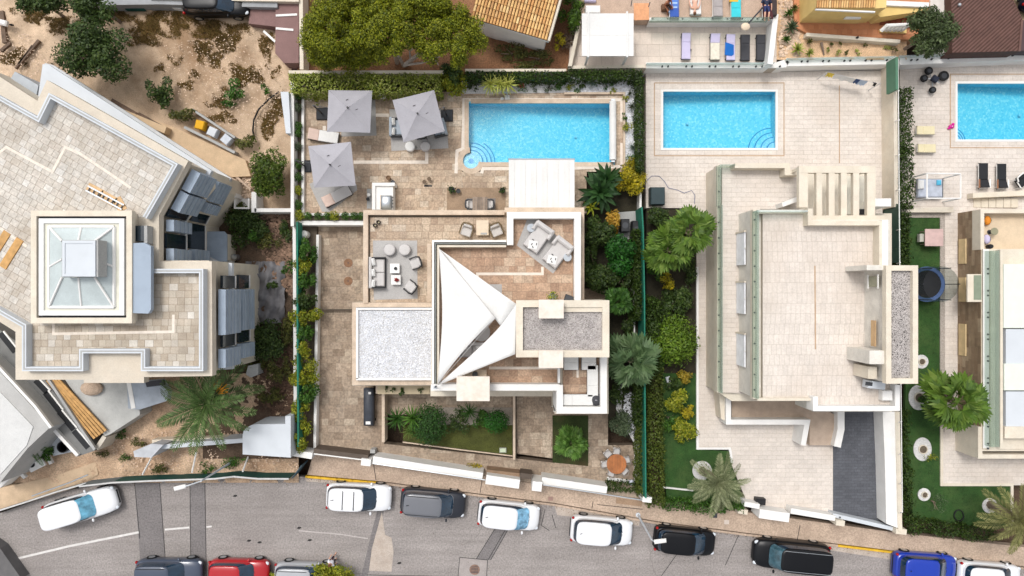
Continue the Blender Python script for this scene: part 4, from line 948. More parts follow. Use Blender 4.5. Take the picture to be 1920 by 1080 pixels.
# outdoor kitchen
t = thing('outdoor_kitchen','white outdoor kitchen counter with a steel barbecue','kitchen',P(718,368,ZP))
part(t,'counter',MB().pw([(700.5,393),(700.5,345.5),(740,345.5)],6,ZP,ZP+1.0).pbox(704,349,737,393,ZP,ZP+.85),WHITE,world=True)
gm = part(t,'grill',MB().bbox(*P2(724,379,ZP+1),ZP+.8,M_(20,ZP+1),M_(25,ZP+1),.35,.12),STEEL,True,True); part(gm,'handle',MB().tube([P(734,368,ZP+1.1),P(734,390,ZP+1.1)],.02,6),DMET,world=True)
part(t,'shelf',MB().pbox(713,366,716,392,ZP+.85,ZP+.87),mat('pale_wood',C(226,196,164)),world=True)
for k in range(4): part(t,'knob',MB().ball(*P(736.5,370+k*6,ZP+.9),.04,n=8,m=5),BLACK,world=True)
rug('small grey mat left of the outdoor kitchen', [(688,354),(697,354),(697,391),(688,391)], ZP, GREY)
pot('white pot on the grey mat by the kitchen', 692.5, 366, ZP, .11,.25,WHITE); pot('black pot on the grey mat by the kitchen', 691, 374, ZP, .11,.25)
pot('brown stool-like pot above the kitchen corner', 730, 335, ZP, .15,.4,mat('rust_pot',C(120,92,66),var=.2)); pot('small dark pot touching the kitchen corner', 738, 343, ZP, .14,.3,DMET)
# two small dark stools in the open
for lab,x,y in (('left little dark stool on the open terrace',797,342.5),('right little dark stool on the open terrace',806,337)):
    t = thing('stool',lab,'stool',P(x,y,ZP)); part(t,'seat',MB().cyl(0,0,.38,.43,.13,14),mat('bronze'+str(x),C(110,92,74))); legs4(t,.08,.08,.38,BLACK,.015)
solo('foot_mat','tiny dark mat under the small stools','mat',MB().pbox(795,347,810,350,ZP,ZP+.02),BLACK)
# dining group under the canopy's neighbour
rug('dark grey rug under the small dining table', [(875,372),(929,372),(929,398),(875,398)], ZP+.014, mat('rug_dark',C(134,126,122)))
t = thing('dining_table','grey slatted dining table half under the terrace edge','table',P(901,386,ZP))
for k in range(6): part(t,'slat',MB().box(-.5+k*.168,-.5,.7,-.5+k*.168+.15,.5,.74),WOODG)
legs4(t,.4,.42,.7,WOODG,.03); 
armchair('left dark chair at the small slatted dining table', 883.5, 385, ZP, 90, FLIGHT, DMET, .62); armchair('right dark chair at the small slatted dining table', 917, 385, ZP, -90, FLIGHT, DMET, .62)
pot('black pot with a dark plant at the left of the shaded paving', 848, 357, ZP, .2,.4,BLACK,L_DARK,seed=3); pot('black round pot beside the dark potted plant', 860, 359.5, ZP, .15,.35); pot('tall black pot at the right corner of the shaded paving', 942, 359, ZP, .18,.5,BLACK,L_CYP,seed=5)
# first floor terrace
rug('large grey rug on the lower terrace with the sofa', [(699,451),(782,451),(783,560),(701,562)], Z1)
pouf('left grey round pouf on the terrace rug', 732, 469, Z1, 11); pouf('right grey round pouf on the terrace rug', 760.5, 469, Z1, 10.8)
sofa('long grey sofa with white cushions on the terrace rug', 710, 511.5, Z1, 1.95, .98, 90, FLIGHT, BLACK, 3)
for lab,x,y,acc in (('white square coffee table with a black bowl',742,503.5,'b'),('white square coffee table with red flowers',744,525,'r')):
    t = thing('coffee_table',lab,'table',P(x,y,Z1)); part(t,'table_top',MB().bbox(0,0,.3,.6,.6,.06,.01),WHITE); legs4(t,.25,.25,.3,DMET,.02)
    if acc == 'b': b_ = thing('bowl','small black bowl on the upper white coffee table','bowl',P(x,y,Z1+.36)); part(b_,'bowl',MB().lathe(0,0,[(.05,0),(.1,.06),(.09,.06),(.05,.02)],14),BLACK); part(b_,'rim',MB().lathe(0,0,[(.095,.06),(.105,.065),(.1,.07)],14),BLACK)
    else:
        b_ = thing('flower_bowl','red flowers on the lower white coffee table','flowers',P(x,y,Z1+.36)); part(b_,'bowl',MB().lathe(0,0,[(.06,0),(.12,.06),(.1,.06)],14),DMET); V_,F_ = leaf_cloud([(0,0,.12,.16,.16,.1)],200,.05,4); link('flowers',np_mesh('flowers',V_,F_,L_RED),b_)
armchair('upper black-framed armchair facing the terrace sofa', 781, 494, Z1, -72); armchair('lower black-framed armchair facing the terrace sofa', 772, 538, Z1, -128)
for lab,x,y in (('larger wire ring lantern in the terrace corner',704,423),('smaller wire ring lantern in the terrace corner',710.5,417)):
    t = thing('lantern',lab,'lantern',P(x,y,Z1)); part(t,'ring',MB().lathe(0,0,[(.12,0),(.14,.15),(.12,.3),(.09,.3),(.1,.15),(.09,.02)],18),mat('wire'+str(int(x)),C(96,88,80))); part(t,'candle',MB().cyl(0,0,0,.14,.05,10),CREAMF)
armchair('left olive-backed armchair on the upper part of the terrace', 876, 433, Z1, -18, FLIGHT, mat('olive_frame',C(116,100,74)), .78); armchair('right olive-backed armchair on the upper part of the terrace', 931, 433, Z1, 22, FLIGHT, MATS['olive_frame'], .78)
t = thing('low_table','pale stone low table between the two olive armchairs','table',P(905,428,Z1)); part(t,'table_top',MB().bbox(0,0,.3,.78,.95,.06,.01),mat('pale_stone_top',C(226,208,184),var=.12)); legs4(t,.3,.4,.3,DMET,.03); solo('tray','small grey tray on the pale stone low table','tray',MB().bbox(*P2(907,438,Z1+.4),Z1+.361,.4,.12,.03,.01),GREY)
# upper deck
rug('slanted grey rug under the two daybeds', [(988,412),(1006,411),(1073,466),(1037,513),(969,460)], Z2)
def daybed(label,px,py,rot):
    t = thing('daybed',label,'daybed',P(px,py,Z2),rot); L,W = 1.6,.98
    part(t,'base',MB().box(-L/2,-W/2,.06,L/2,W/2,.2),FGREY); part(t,'mattress',MB().bbox(0,0,.2,L,W,.22,.06),FLIGHT)
    part(t,'backrest',MB().bbox(L/2-.08,0,.3,.3,W+.2,.42,.1),FLIGHT); 
    for a in (-1,1): part(t,'armrest',MB().bbox(L/2-.28,a*(W/2+.04),.3,.55,.2,.34,.08),FLIGHT)
    m = MB().bbox(-L/2+.3,.0,.422,.5,.55,.025,.008,rot=25); part(t,'throw',m,FWHITE)
    for k,(a,b) in enumerate(((-.55,.1),(-.4,-.18),(-.66,-.08),(-.3,.2))): part(t,'throw_pattern',MB().bbox(a+.05,b*.8,.447,.13,.05,.006,.002,rot=30*k),BLACK)
    return t
daybed('left of two pale grey daybeds on the slanted rug', 1008, 447, 55); daybed('right of two pale grey daybeds on the slanted rug', 1044, 475, 52)
round_table('grey round side table left of the daybeds', 995.5, 428.5, Z2, 8, .45, mat('tabletop_blue',C(188,194,200))); round_table('grey round side table right of the daybeds', 1063, 483, Z2, 7.8, .45, MATS['tabletop_blue'])
pot('yellow-green potted plant against the penthouse', 1035, 556, Z2, .22,.4,GREY,L_YEL,seed=8); solo('box','dark storage box beside the white parapet','box',MB().bbox(*P2(1067,560,Z2+.4),Z2,.5,.4,.4,.03,rot=-20),DMET)
rug('pale mat on the brown deck half under the sails', [(915,533),(941,533),(941,556),(917,556)], Z2)
round_table('round grey table seen through the gap of the sails', 903, 622, Z2, 17, .6, FLIGHT, 'dining_table'); sofa('grey sofa seen through the gap of the sails', 886, 655, Z2, 1.5, .9, 0, FLIGHT, FGREY, 2)
lounger('white lounger pad upright along the right parapet of the small deck', 1110, 713, Z2, 90, 1.9, .68, FWHITE, FWHITE, CHAR, 0); lounger('white lounger pad lying along the lower parapet of the small deck', 1081, 748, Z2, 0, 1.9, .68, FWHITE, FWHITE, CHAR, 0)
lounger('left white pad tucked under the gravel roof', 1070, 672, Z2, 90, 1.3, .9, FWHITE, FWHITE, CHAR, 0, name='lounge_pad'); lounger('right white pad tucked under the gravel roof', 1103, 672, Z2, 90, 1.3, .9, FWHITE, FWHITE, CHAR, 0, name='lounge_pad')
t = thing('covered_stack','dark bundle of folded cushions in the corner of the small deck','bundle',P(1116,748,Z2)); part(t,'bundle',MB().ball(0,0,.2,.35,.4,.25,14,8),CHAR,True); part(t,'strap',MB().tube([(-.33,0,.2),(0,0,.47),(.33,0,.2)],.03,5),FGREY)
# round teak table with chairs by the gate
t = thing('round_dining_table','round teak dining table by the green fence','table',P(1153,865,ZG)); r = M_(18.5,ZG+.75)
for k in range(7):
    y0, y1 = -r+2*r*k/7, -r+2*r*(k+1)/7-.012; pts = []
    for i in range(9): y = y0+(y1-y0)*i/8; pts.append((y, math.sqrt(max(0,r*r-y*y))))
    part(t,'plank',MB().prism([(a,b) for a,b in pts]+[(a,-b) for a,b in pts[::-1]],.71,.75),TEAK)
part(t,'pedestal',MB().cyl(0,0,.03,.71,.1,14),TEAK); part(t,'base',MB().cyl(0,0,0,.03,.4,20),DMET)
ps = ['at the upper left of','at the top of','at the right of','at the lower right of','at the bottom of','at the left of']
for k,(x,y) in enumerate(((1137,847),(1154,842),(1173,859),(1169,880),(1144,884),(1131,867))):
    a = math.degrees(math.atan2(-(y-864),x-1152)); t = thing('garden_chair','grey shell chair '+ps[k]+' the round teak table','chair',P(x,y,ZG),a-90,'chairs round the teak table')
    part(t,'seat',MB().bbox(0,-.03,.42,.46,.46,.05,.02),FLIGHT); part(t,'backrest',MB().tube([(-.26,-.1,.62),(-.25,.14,.72),(0,.27,.76),(.25,.14,.72),(.26,-.1,.62)],.03,6),mat('chairback'+str(k),C(150,140,130))); legs4(t,.2,.2,.42,DMET,.018)
t = thing('bag','white and blue bag left on the ground beside the hedge','bag',P(1183,903,ZG)); part(t,'sack',MB().ball(0,0,.2,.24,.2,.22,12,8),mat('bag_white',C(206,210,224),var=.35,scale=6)); part(t,'strap',MB().tube([(-.15,0,.35),(0,.05,.5),(.15,0,.35)],.02,5),CHAR)
t = thing('lawn_box','pale green service box set in the front lawn','box',P(943,844,ZG+.04)); part(t,'lid',MB().bbox(0,0,0,.42,.28,.1,.03),mat('pale_green',C(206,220,190))); part(t,'rim',MB().bbox(0,0,0,.48,.34,.05,.01),GREY)
# air-conditioning units in the side bed
for k,(x,y,a,b,lab) in enumerate(((1190,433,18,34,'larger black air-conditioning unit by the green fence'),(1168,425,16,24,'black air-conditioning unit behind the yellow leaves'))):
    t = thing('ac_unit',lab,'air conditioner',P(x,y,ZG)); w1,w2 = M_(a,1),M_(b,1); part(t,'case',MB().bbox(0,0,.1,w1,w2,.9,.04),BLACK); part(t,'grille',MB().cyl(0,0,1.0,1.012,w1*.36,16),DMET); legs4(t,w1*.4,w2*.4,.1,DMET)
struct('concrete_pad',MB().pp([(1160,398),(1200,395),(1202,450),(1160,447)],ZG,ZG+.08),GREY)
solo('green_screen','tall green mesh screen between the two villas','fence',MB().pw([(1203.5,388),(1206,430),(1208.5,560),(1209,700),(1211,934)],2.5,.5,2.6),GREENF)
solo('boundary_wall','pale wall under the tall green screen between the villas','wall',MB().pw([(1201,150),(1201,388),(1204,560),(1206,934)],4,-.5,1.2),WHITE)
solo('path_edging','thin white edging wall inside the dark hedge','wall',MB().pw([(1189,430),(1189,560),(1190,660)],2.5,-.1,ZG+.5),WHITE)
# ============================================================ large unfinished building on the left
ZR = 8.5
lb = thing('apartment_building','large pale angular building with a pyramid skylight and grey shutters','building',P(200,500,0))
def lp(name, mb, m, **k): return part(lb, name, mb, m, world=True, **k)
ROOF = [(-60,106),(70,189),(88,150),(353,302),(298,404),(298,490),(397,490),(398,705),(270,707),(270,718),(157,718),(157,712),(29,712),(29,622),(-60,566)]
lp('roof_slab', MB().pp(ROOF, ZR-.55, ZR-.02), mat('cream_cap', C(216,205,188), rough=.8, var=.08, scale=1, fine=.05, stain=.25, scol=C(205,184,156), sscale=.6))
INW = [(x*.975+.025*200, y*.975+.025*430) for x,y in ROOF]
lp('wall', MB().pp(INW, -.4, ZR-.55), CREAM)
def seg(a, b, z, t0, t1, d0, d1, z0, z1):       # block on a wall line a-b (pixels at z), from t0..t1 along it, d0..d1 outwards
    A, B = Vector(P2(*a,z)), Vector(P2(*b,z)); d = B-A; n = Vector((d.y,-d.x)).normalized()
    if n.x < 0: n = -n
    q = [A+d*t0+n*d0, A+d*t1+n*d0, A+d*t1+n*d1, A+d*t0+n*d1]; return MB().prism([tuple(v) for v in q], z0, z1)
# tiled roof decks
tile_floor(lb,'roof_deck',[[(-40,163),(72,226),(94,181),(326,309),(269,408),(60,408),(60,604),(44,604),(-40,560)]],ZR,[.36,.5],.38,TRAVL,ang=-30,seed=21,zbase=ZR-.2,singles=300)
tile_floor(lb,'roof_deck',[[(46,604),(245,604),(245,510),(376,510),(376,690),(268,690),(268,658),(152,658),(152,690),(46,690)],[(283,508),(376,508),(376,510),(283,510)]],ZR+.004,[.4,.5],.4,mat('travertine_worn',None,rough=.75,var=.16,scale=1.2,fine=.1,ramp=[C(192,180,164),C(204,194,178),C(178,164,146),C(198,186,170),C(186,172,154),C(218,212,202),C(172,158,140)],stain=.35,scol=C(150,136,118),sscale=.4),seed=22,zbase=ZR-.2,singles=300)
PG = PGREY
for pts in ([(-40,162),(71,224),(93,179.5),(328,309),(271,408)], [(-40,562),(45,611),(45,692),(152,692),(152,658.5),(268,658.5),(268,692),(377,692),(377,508),(283,508)]):
    lp('parapet', MB().pw(pts, 8, ZR-.05, ZR+.5), PG); lp('parapet_channel', MB().pw(pts, 3, ZR+.5, ZR+.505), GREY)
for pts in ([(-20,300),(12,276),(98,322),(122,276),(150,288),(245,352)], [(100,606),(100,626),(325,622),(325,590)], [(0,428),(50,462)]):
    lp('drain_channel', MB().pw(pts, 5, ZR, ZR+.012), DR)
# tower with the pyramid skylight
ZT = 9.5
tw = lp('tower', MB().pbox(60,398,245,604,ZR-.1,ZT-.3), CREAM)
lp('tower_cap', MB().pw([(63,400),(242,400),(242,601),(63,601)], 10.5, ZT-.35, ZT, closed=True), CREAM)
lp('tower_gutter', MB().pbox(66,403,239,598,ZT-.4,ZT-.22), mat('black_gutter',C(58,58,62),var=.4,scale=6))
lp('tower_kerb', MB().pw([(77,414),(228,414),(228,587),(77,587)], 9, ZT-.3, ZT+.05, closed=True), mat('white_edge',C(238,238,236),var=.06))
lp('skylight_base', MB().pbox(78,417,225,585,ZT-.3,ZT-.05), mat('cream_base',C(226,224,208),var=.06))
sk = lp('skylight', MB(), WHITE) if False else None
a0, a1 = (92,425,214,576), (117,452,178,520); zk0, zk1 = ZT-.02, ZT+.5
q0 = [P(a0[0],a0[1],zk0),P(a0[2],a0[1],zk0),P(a0[2],a0[3],zk0),P(a0[0],a0[3],zk0)]; q1 = [P(a1[0],a1[1],zk1),P(a1[2],a1[1],zk1),P(a1[2],a1[3],zk1),P(a1[0],a1[3],zk1)]
SKY_G = mat('skylight_pane',C(196,206,206),rough=.35,var=.1,scale=1.2,fine=.05)
for i in range(4):
    j = (i+1)%4
    for (u0,u1) in ((0,.5),(.5,1)):
        f = lambda q,u: tuple(Vector(q[i])*(1-u)+Vector(q[j])*u)
        lp('pane', MB().add([f(q0,u0),f(q0,u1),f(q1,u1),f(q1,u0)],[(0,1,2,3)]), SKY_G)
    bar = MB().tube([Vector(q0[i])+Vector((0,0,.03)),Vector(q1[i])+Vector((0,0,.03))],.07,6).tube([(Vector(q0[i])+Vector(q0[j]))/2+Vector((0,0,.02)),(Vector(q1[i])+Vector(q1[j]))/2+Vector((0,0,.02))],.06,6).tube([q0[i],q0[j]],.1,6)
    lp('glazing_bar', bar, WHITE)
lp('lantern_box', MB().pbox(116,450,184,519,ZT+.3,ZT+1.1), GREY); lp('lantern_lid', MB().pw([(119,453.5),(176,453.5),(176,516),(119,516)],5,ZT+1.1,ZT+1.18,closed=True).pbox(120,455,175,515,ZT+1.1,ZT+1.14), PG)
lp('lean_to_roof', MB().pp([(247,456),(270,455),(283,462),(283,580),(278,588),(247,587)],ZR+.6,ZR+.9), mat('zinc',C(162,176,192),rough=.5,var=.12,scale=1,stain=.3,scol=C(140,150,162)))
wn = lp('window', MB().pbox(247,423,273,452,ZR,ZR+.55), GLASSD); lp('shutter_box', MB().pbox(270,423,276,456,ZR,ZR+.6), GREY)
# east fronts: ledges, walls, shutters, windows on two storeys
EAST = [((353,302),(298,404)), ((298,404),(298,490)), ((398,490),(398,704))]
lp('ledge', MB().pp([(80,120),(92,122),(397,320),(347,413),(347,489),(435,493),(436,692),(330,700),(60,260)],5.0,5.3), PGREY)
lp('ledge', MB().pp([(84,118),(100,122),(433,334),(419,364),(390,365),(368,413),(368,470),(455,513),(457,680),(300,690),(60,260)],2.3,2.6), mat('pale_ledge',C(212,214,216),var=.1,stain=.2,scol=C(190,186,178)))
lp('wall', MB().pp([(70,220),(400,322),(400,352),(349,414),(349,489),(433,495),(433,690),(100,690)],-.4,5.0), CREAM)
def shutter(a, b, z, t0, t1, d, z0, z1, n=9):
    sh = lp('shutter', seg(a,b,z,t0,t1,.0,d*.6,z0,z1), SHUT)
    for k in range(n):
        za = z0+(z1-z0)*k/n; part(sh,'slat',seg(a,b,z,t0+.002,t1-.002,d*.6,d+.03*(k%2),za+.01,za+(z1-z0)/n-.01),SHUT,world=True)
def eastwin(a, b, z, t0, t1, z0, z1): 
    wn = lp('window', seg(a,b,z,t0,t1,-.1,.05,z0,z1), GLASSD); part(wn,'frame',seg(a,b,z,t0,t1,.0,.1,z0-.06,z0),WHITE,world=True)
E1 = ((353,302),(298,404))
shutter(*E1,ZR,.10,.47,.55,5.45,7.7); shutter(*E1,ZR,.50,.84,.55,5.45,7.7); eastwin(*E1,ZR,.86,.99,5.4,7.7)
E2 = ((298,404),(298,490))
shutter(*E2,ZR,.06,.32,.45,5.45,7.7); eastwin(*E2,ZR,.36,.68,5.4,7.7); shutter(*E2,ZR,.70,.98,.45,5.45,7.7)
E3 = ((398,490),(398,704))
eastwin(*E3,ZR,.12,.235,5.45,7.2); shutter(*E3,ZR,.245,.655,.42,5.45,7.7); eastwin(*E3,ZR,.665,.77,5.45,7.2); shutter(*E3,ZR,.78,.95,.42,5.45,7.7)
F1 = ((396,321),(348,413)); shutter(*F1,5.3,.12,.52,.5,2.75,4.7); shutter(*F1,5.3,.55,.75,.5,2.75,4.7); eastwin(*F1,5.3,.78,.99,2.7,4.8)
F2 = ((347,413),(347,489)); eastwin(*F2,5.3,.04,.68,2.7,4.9); shutter(*F2,5.3,.7,.98,.4,2.75,4.8)
F3 = ((435,493),(436,690)); eastwin(*F3,5.3,.11,.24,2.7,4.4); shutter(*F3,5.3,.25,.65,.4,2.7,4.7); eastwin(*F3,5.3,.66,.77,2.7,4.4); shutter(*F3,5.3,.78,.92,.4,2.7,4.7)
lp('fin', MB().tube([P(327,355,7.2),P(360,365,5.6),P(387,389,3.5)],.09,6), CREAM); lp('fin', MB().tube([P(397,561,7.2),P(424,560,5.4),P(454,554,3.2)],.09,6), CREAM)
# timber boards and scaffold parts on the roof
for k,(x,y,l,w_,a,lab) in enumerate(((178,357,.95,.5,-28,'left'),(203,372,1.0,.55,-28,'middle'),(225,383,.8,.5,-62,'right'))):
    solo('plywood_board',lab+' plywood board under the metal ladder on the tiled roof','board',MB().bbox(*P2(x,y,ZR),ZR+.005,l,w_,.03,.01,rot=a),mat('ply'+str(k),C(216,180,136),var=.15,scale=3))
t = thing('ladder','grey aluminium ladder lying on plywood boards on the tiled roof','ladder',P(198,371,ZR+.05),-28)
for a in (-.14,.14): part(t,'rail',MB().box(-1.15,a-.04,0,1.15,a+.04,.1),STEEL)
for k in range(8): part(t,'rung',MB().box(-1.05+k*.3,-.12,.03,-1.0+k*.3,.12,.07),DMET)
for k,(x,y) in enumerate(((22,475),(-2,462))): solo('timber_plank',('right' if k==0 else 'left')+' of the orange planks on the left edge of the tiled roof','plank',MB().bbox(*P2(x,y,ZR),ZR+.005,1.9,.45,.06,.01,rot=58),WOODO)
# structures around the building
solo('metal_roof','small grey metal shed roof at the upper left of the angular building','roof',MB().pp([(28,134),(72,160),(66,190),(14,158)],1.0,5.2),mat('galv',C(180,186,192),rough=.5,var=.15,scale=2,stain=.4,scol=C(150,156,162)))
solo('trench_wall','beige trench wall beside the angular building','wall',MB().pp([(235,206),(312,238),(308,250),(231,217)],.3,1.6),mat('beige_block',C(214,186,150),var=.1))
struct('trench',MB().pw([(208,188),(255,215)],9,.6,.98).pw([(258,214),(308,242)],9,.6,.95),mat('trench_dark',C(116,94,78),var=.3,fine=.3))
struct('earth_ramp',MB().pp([(150,165),(250,210),(330,240),(460,300),(470,330),(435,332),(250,240)],.3,.9),mat('pale_earth',C(214,186,152),rough=.95,var=.1,fine=.12))
solo('retaining_wall','thin grey wall above the yellow crate','wall',MB().pw([(360,205),(395,228),(440,258)],4,.5,1.35),GREY); solo('retaining_wall','thin grey wall below the yellow crate','wall',MB().pw([(345,238),(400,265),(440,286)],5,.3,1.2),GREY)
for lab,x,y,m,rot in (('yellow plastic crate on the building plot',380,237,mat('crate_yellow',C(226,170,30),var=.12),-15),('left of two white bags on the building plot',403,250,PGREY,-25),('right white bag with a rounded end on the building plot',429,264,mat('bag_grey',C(206,212,220)),-40)):
    t = thing('crate' if 'crate' in lab else 'rubble_bag',lab,'crate' if 'crate' in lab else 'bag',P(x,y,.9),rot); part(t,'body',MB().bbox(0,0,0,.62,.6,.5,.08),m); part(t,'rim',MB().bbox(0,0,.47,.56,.54,.04,.01),m)
for k,(pts) in enumerate(([(375,290),(430,320),(470,355)],[(395,292),(440,312)],[(405,315),(450,345)])): solo('timber_beam',['long','short','lower'][k]+' weathered beam in the rubble beside the building','beam',MB().pw(pts,4,.6,.85),mat('old_timber'+str(k),C(196,172,150),var=.2))
solo('hose','black hose curving down the bare slope','hose',MB().tube([P(523,172,1.2),P(505,185,1.2),P(485,205,1.2),P(476,225,1.1),P(474,245,1.0),P(478,262,.9)],.06,8),BLKR,smooth=True)
solo('panel_wall','pale upright panels against the left boundary','panels',MB().pp([(526,172),(541,172),(545,250),(536,250)],.8,2.4),PGREY)
solo('court_wall','white L-shaped yard wall below the big bushes','wall',MB().pw([(477,394),(548,394)],7,-.2,1.6).pw([(476,360),(476,398)],9,-.2,1.6).pw([(400,366),(442,366)],8,-.2,1.6),WHITE)
solo('water_tank','open white tank beside the yard wall','tank',MB().pw([(440,372),(440,390),(466,390),(466,372)],3,.2,1.3).pbox(441,372,466,390,.1,.5),WHITE)
t = thing('shed','blue-grey ribbed metal shed roof between the building and the slope','shed',P(403,465,.2)); part(t,'roof',MB().pp([(381,434),(420,434),(425,440),(425,490),(383,492)],2.0,2.15),SHUT,world=True); part(t,'wall',MB().pp([(385,438),(421,438),(421,487),(387,488)],0,2.0),CREAM,world=True)
for k in range(8): part(t,'rib',MB().pbox(382,438+k*6.5,424,439+k*6.5,2.15,2.17),SHUT,world=True)
solo('meter_box','small white box at the corner of the blue-grey shed','box',MB().bbox(*P2(426,488,1),.2,.35,.3,.9,.03),WHITE); solo('gas_bottle','grey cylinder standing below the shed','bottle',MB().lathe(*P2(442,482,.6),[(.16,.2),(.2,.3),(.2,.95),(.1,1.1)],14),STEEL)
# grey tarpaulin
rg = np.random.RandomState(4); nx, ny = 24, 30; V_ = []
for j in range(ny):
    for i in range(nx):
        px_, py_ = 460+74*i/(nx-1)+rg.normal()*.6, 490+116*j/(ny-1)+rg.normal()*.6
        z = .38+.12*math.sin(i*.9+j*.35)+.1*math.sin(j*.7-i*.4)+.06*rg.normal(); V_.append(P(px_,py_,z))
me = np_mesh('tarp', np.array(V_), np.array([(j*nx+i+nx,j*nx+i+nx+1,j*nx+i+1,j*nx+i) for j in range(ny-1) for i in range(nx-1)]), mat('grey_tarp',C(124,122,124),rough=.6,var=.25,scale=1.5,stain=.4,scol=C(86,84,86)))
o = link('tarpaulin', me); tag(o,'crumpled grey tarpaulin spread on the dark soil','tarpaulin')
# front yard: flat white roof with a round corner, beam, hoarding
pts = [(545,780),(545,858),(455,852),(455,815)]+[(455+30-30*math.cos(R(a)),815-20*math.sin(R(a))) for a in (20,40,60,80)]+[(535,795),(535,780)]
solo('flat_roof','flat white roof with one rounded corner near the street','roof',MB().pp(pts,.1,2.9),PGREY)
solo('concrete_beam','long white concrete beam under the date palm','beam',MB().pw([(300,838),(455,826)],8,.1,1.9),PGREY); solo('beam_end','white block with a grey top at the left end of the beam','block',MB().pp([(250,846),(285,832),(306,834),(284,858),(252,857)],.1,2.3),mat('block_grey',C(196,199,204)))
solo('fence_foot','beige wall behind the white beam','wall',MB().pw([(285,828),(455,822)],7,.1,1.0),CREAM)
hd = thing('hoarding','dark green site hoarding along the street curve','fence',P(420,888,0))
HP = [(0,955),(60,936),(120,916),(175,900),(235,893),(300,890),(360,888),(420,886),(455,882),(500,886),(555,886)]
for i in range(len(HP)-1):
    a,b = HP[i],HP[i+1]; part(hd,'panel',MB().wall([P2(*a,0),P2(*b,0)],.05,.1,1.5 if a[0] > 170 else .7),GREEND if a[0] > 225 else mat('grey_panel'+str(i),C(110,122,126)),world=True)
    zt = 1.55 if a[0] > 170 else .75; part(hd,'rail',MB().wall([P2(*a,0),P2(*b,0)],.1,zt-.05,zt+.02),mat('rail_grey'+str(i),C(206,206,204)),world=True)
for (a,b) in (((285,856),(267,890)),((368,848),(360,886)),((465,857),(455,884))): part(hd,'brace',MB().tube([P(*a,.3),P(*b,1.5)],.06,6),WHITE,world=True)
part(hd,'end_panel',MB().wall([P2(578,862,0),P2(560,886,0)],.06,.1,1.5),mat('blue_panel',C(60,82,92)),world=True)
# terraces at the lower left
solo('terrace_house','pale flat roof of the house at the lower left corner','house',MB().pp([(-60,640),(0,697),(95,800),(52,840),(0,905),(-60,905)],-.4,3.4),mat('pale_roof',C(192,191,188),rough=.85,var=.12,fine=.12,stain=.5,scol=C(168,166,162),sscale=.5))
solo('roof_edge','white roof edge strip of the corner house','roof edge',MB().pw([(-40,655),(0,692),(65,762),(95,802)],5,3.4,3.6),WHITE)
rd = thing('ramp','dark grey covered ramp running diagonally under the building','ramp',P(90,760,.2))
part(rd,'deck',MB().pp([(-40,590),(-40,660),(145,856),(178,845),(160,815),(30,640)],.0,2.0),mat('ramp_grey',C(128,128,126),rough=.85,var=.1,fine=.08),world=True)
part(rd,'kerb',MB().pw([(-40,655),(145,854)],6,2.0,2.25),WHITE,world=True)
part(rd,'kerb',MB().pw([(90,712),(177,843)],5,2.0,2.2),GREY,world=True)
for k,(a,b,c,d) in enumerate(((66,713,88,736),(84,736,112,772),(110,773,138,806),(138,808,165,840),(0,625,28,660))): part(rd,'opening',MB().pw([(a,b),(c,d)],10,2.0,2.02),BLACK,world=True); part(rd,'opening_rim',MB().pw([(a+6,b-4),(c+6,d-4)],3,2.0,2.1),WHITE,world=True)
t = thing('timber_stack','long boards of orange timber laid beside the ramp','timber',P(140,770,.5))
for k in range(5): part(t,'board',MB().pw([(88+k*5.2,713-k*.3),(180+k*5.2-3,822-k*3.5)],4.6,1.9,2.0+.02*(k%2)),WOODO,world=True)
struct('grey_terrace',MB().pp([(118,706),(240,706),(262,772),(262,778),(205,815),(196,818)],.1,1.7),mat('terrace_grey',C(192,192,188),rough=.85,var=.12,fine=.08,stain=.3,scol=C(160,158,152)))
struct('terrace_edge',MB().pw([(196,818),(180,842)],8,.1,1.75),mat('edge_pale',C(214,206,192)))
solo('boulder','pale pinkish boulder under the building edge','boulder',MB().ball(*P2(172,728,1.9),1.9,.75,.5,.35,12,7),ROCK); 
t = thing('carport','grey and white carport roof left of the date palm','carport',P(272,745,.5)); part(t,'roof',MB().pp([(238,716),(300,712),(315,735),(312,752),(262,768),(240,766)],1.7,2.3),mat('carport_grey',C(172,180,190),var=.12),world=True); part(t,'trim',MB().pw([(241,716),(250,766)],8,2.3,2.34),WHITE,world=True)
solo('shade_patch','dark grey membrane beside the carport','membrane',MB().pp([(272,716),(305,712),(308,722),(275,726)],2.3,2.5),CHAR)  # dark slab stands in for shade at the carport
solo('rock_block','grey concrete block at the foot of the building','block',MB().pp([(465,686),(484,682),(484,702),(470,708),(461,702)],.2,1.2),GREY)
t = thing('patio_set','white garden table with benches at the lower left','table',P(60,872,.3)); part(t,'table_top',MB().pp([(48,872),(78,860),(86,872),(58,886)],.9,1.0),WHITE,world=True); part(t,'bench',MB().pw([(84,850),(95,870)],6,.5,.75),WHITE,world=True); part(t,'bench',MB().pw([(32,882),(46,896)],6,.5,.75),WHITE,world=True); part(t,'bowl',MB().cyl(*P2(60,871,1.0),1.0,1.04,.2,14),BLACK,world=True)
solo('water_bowl','black round basin on the pale patio','basin',MB().lathe(*P2(118,838,.8),[(.35,.3),(.4,.85),(.34,.85),(.3,.6)],18),BLACK); struct('pale_patio',MB().pp([(88,815),(110,800),(145,845),(100,855)],.1,.6),PGREY)
solo('roof_slab','small white slab at the left edge of the picture','slab',MB().pp([(0,890),(22,875),(28,890),(0,915)],.1,1.2),WHITE); solo('wall_corner','dark grey wall corner at the bottom left of the street','wall',MB().pp([(-60,985),(0,1028),(40,1085),(-60,1085)],0,.8),mat('corner_grey',C(104,102,102)))
solo('handrail','thin white rail on the beige pavement','railing',MB().tube([P(60,930,.8),P(130,905,.8),P(165,890,.8)],.05,6),STEEL)
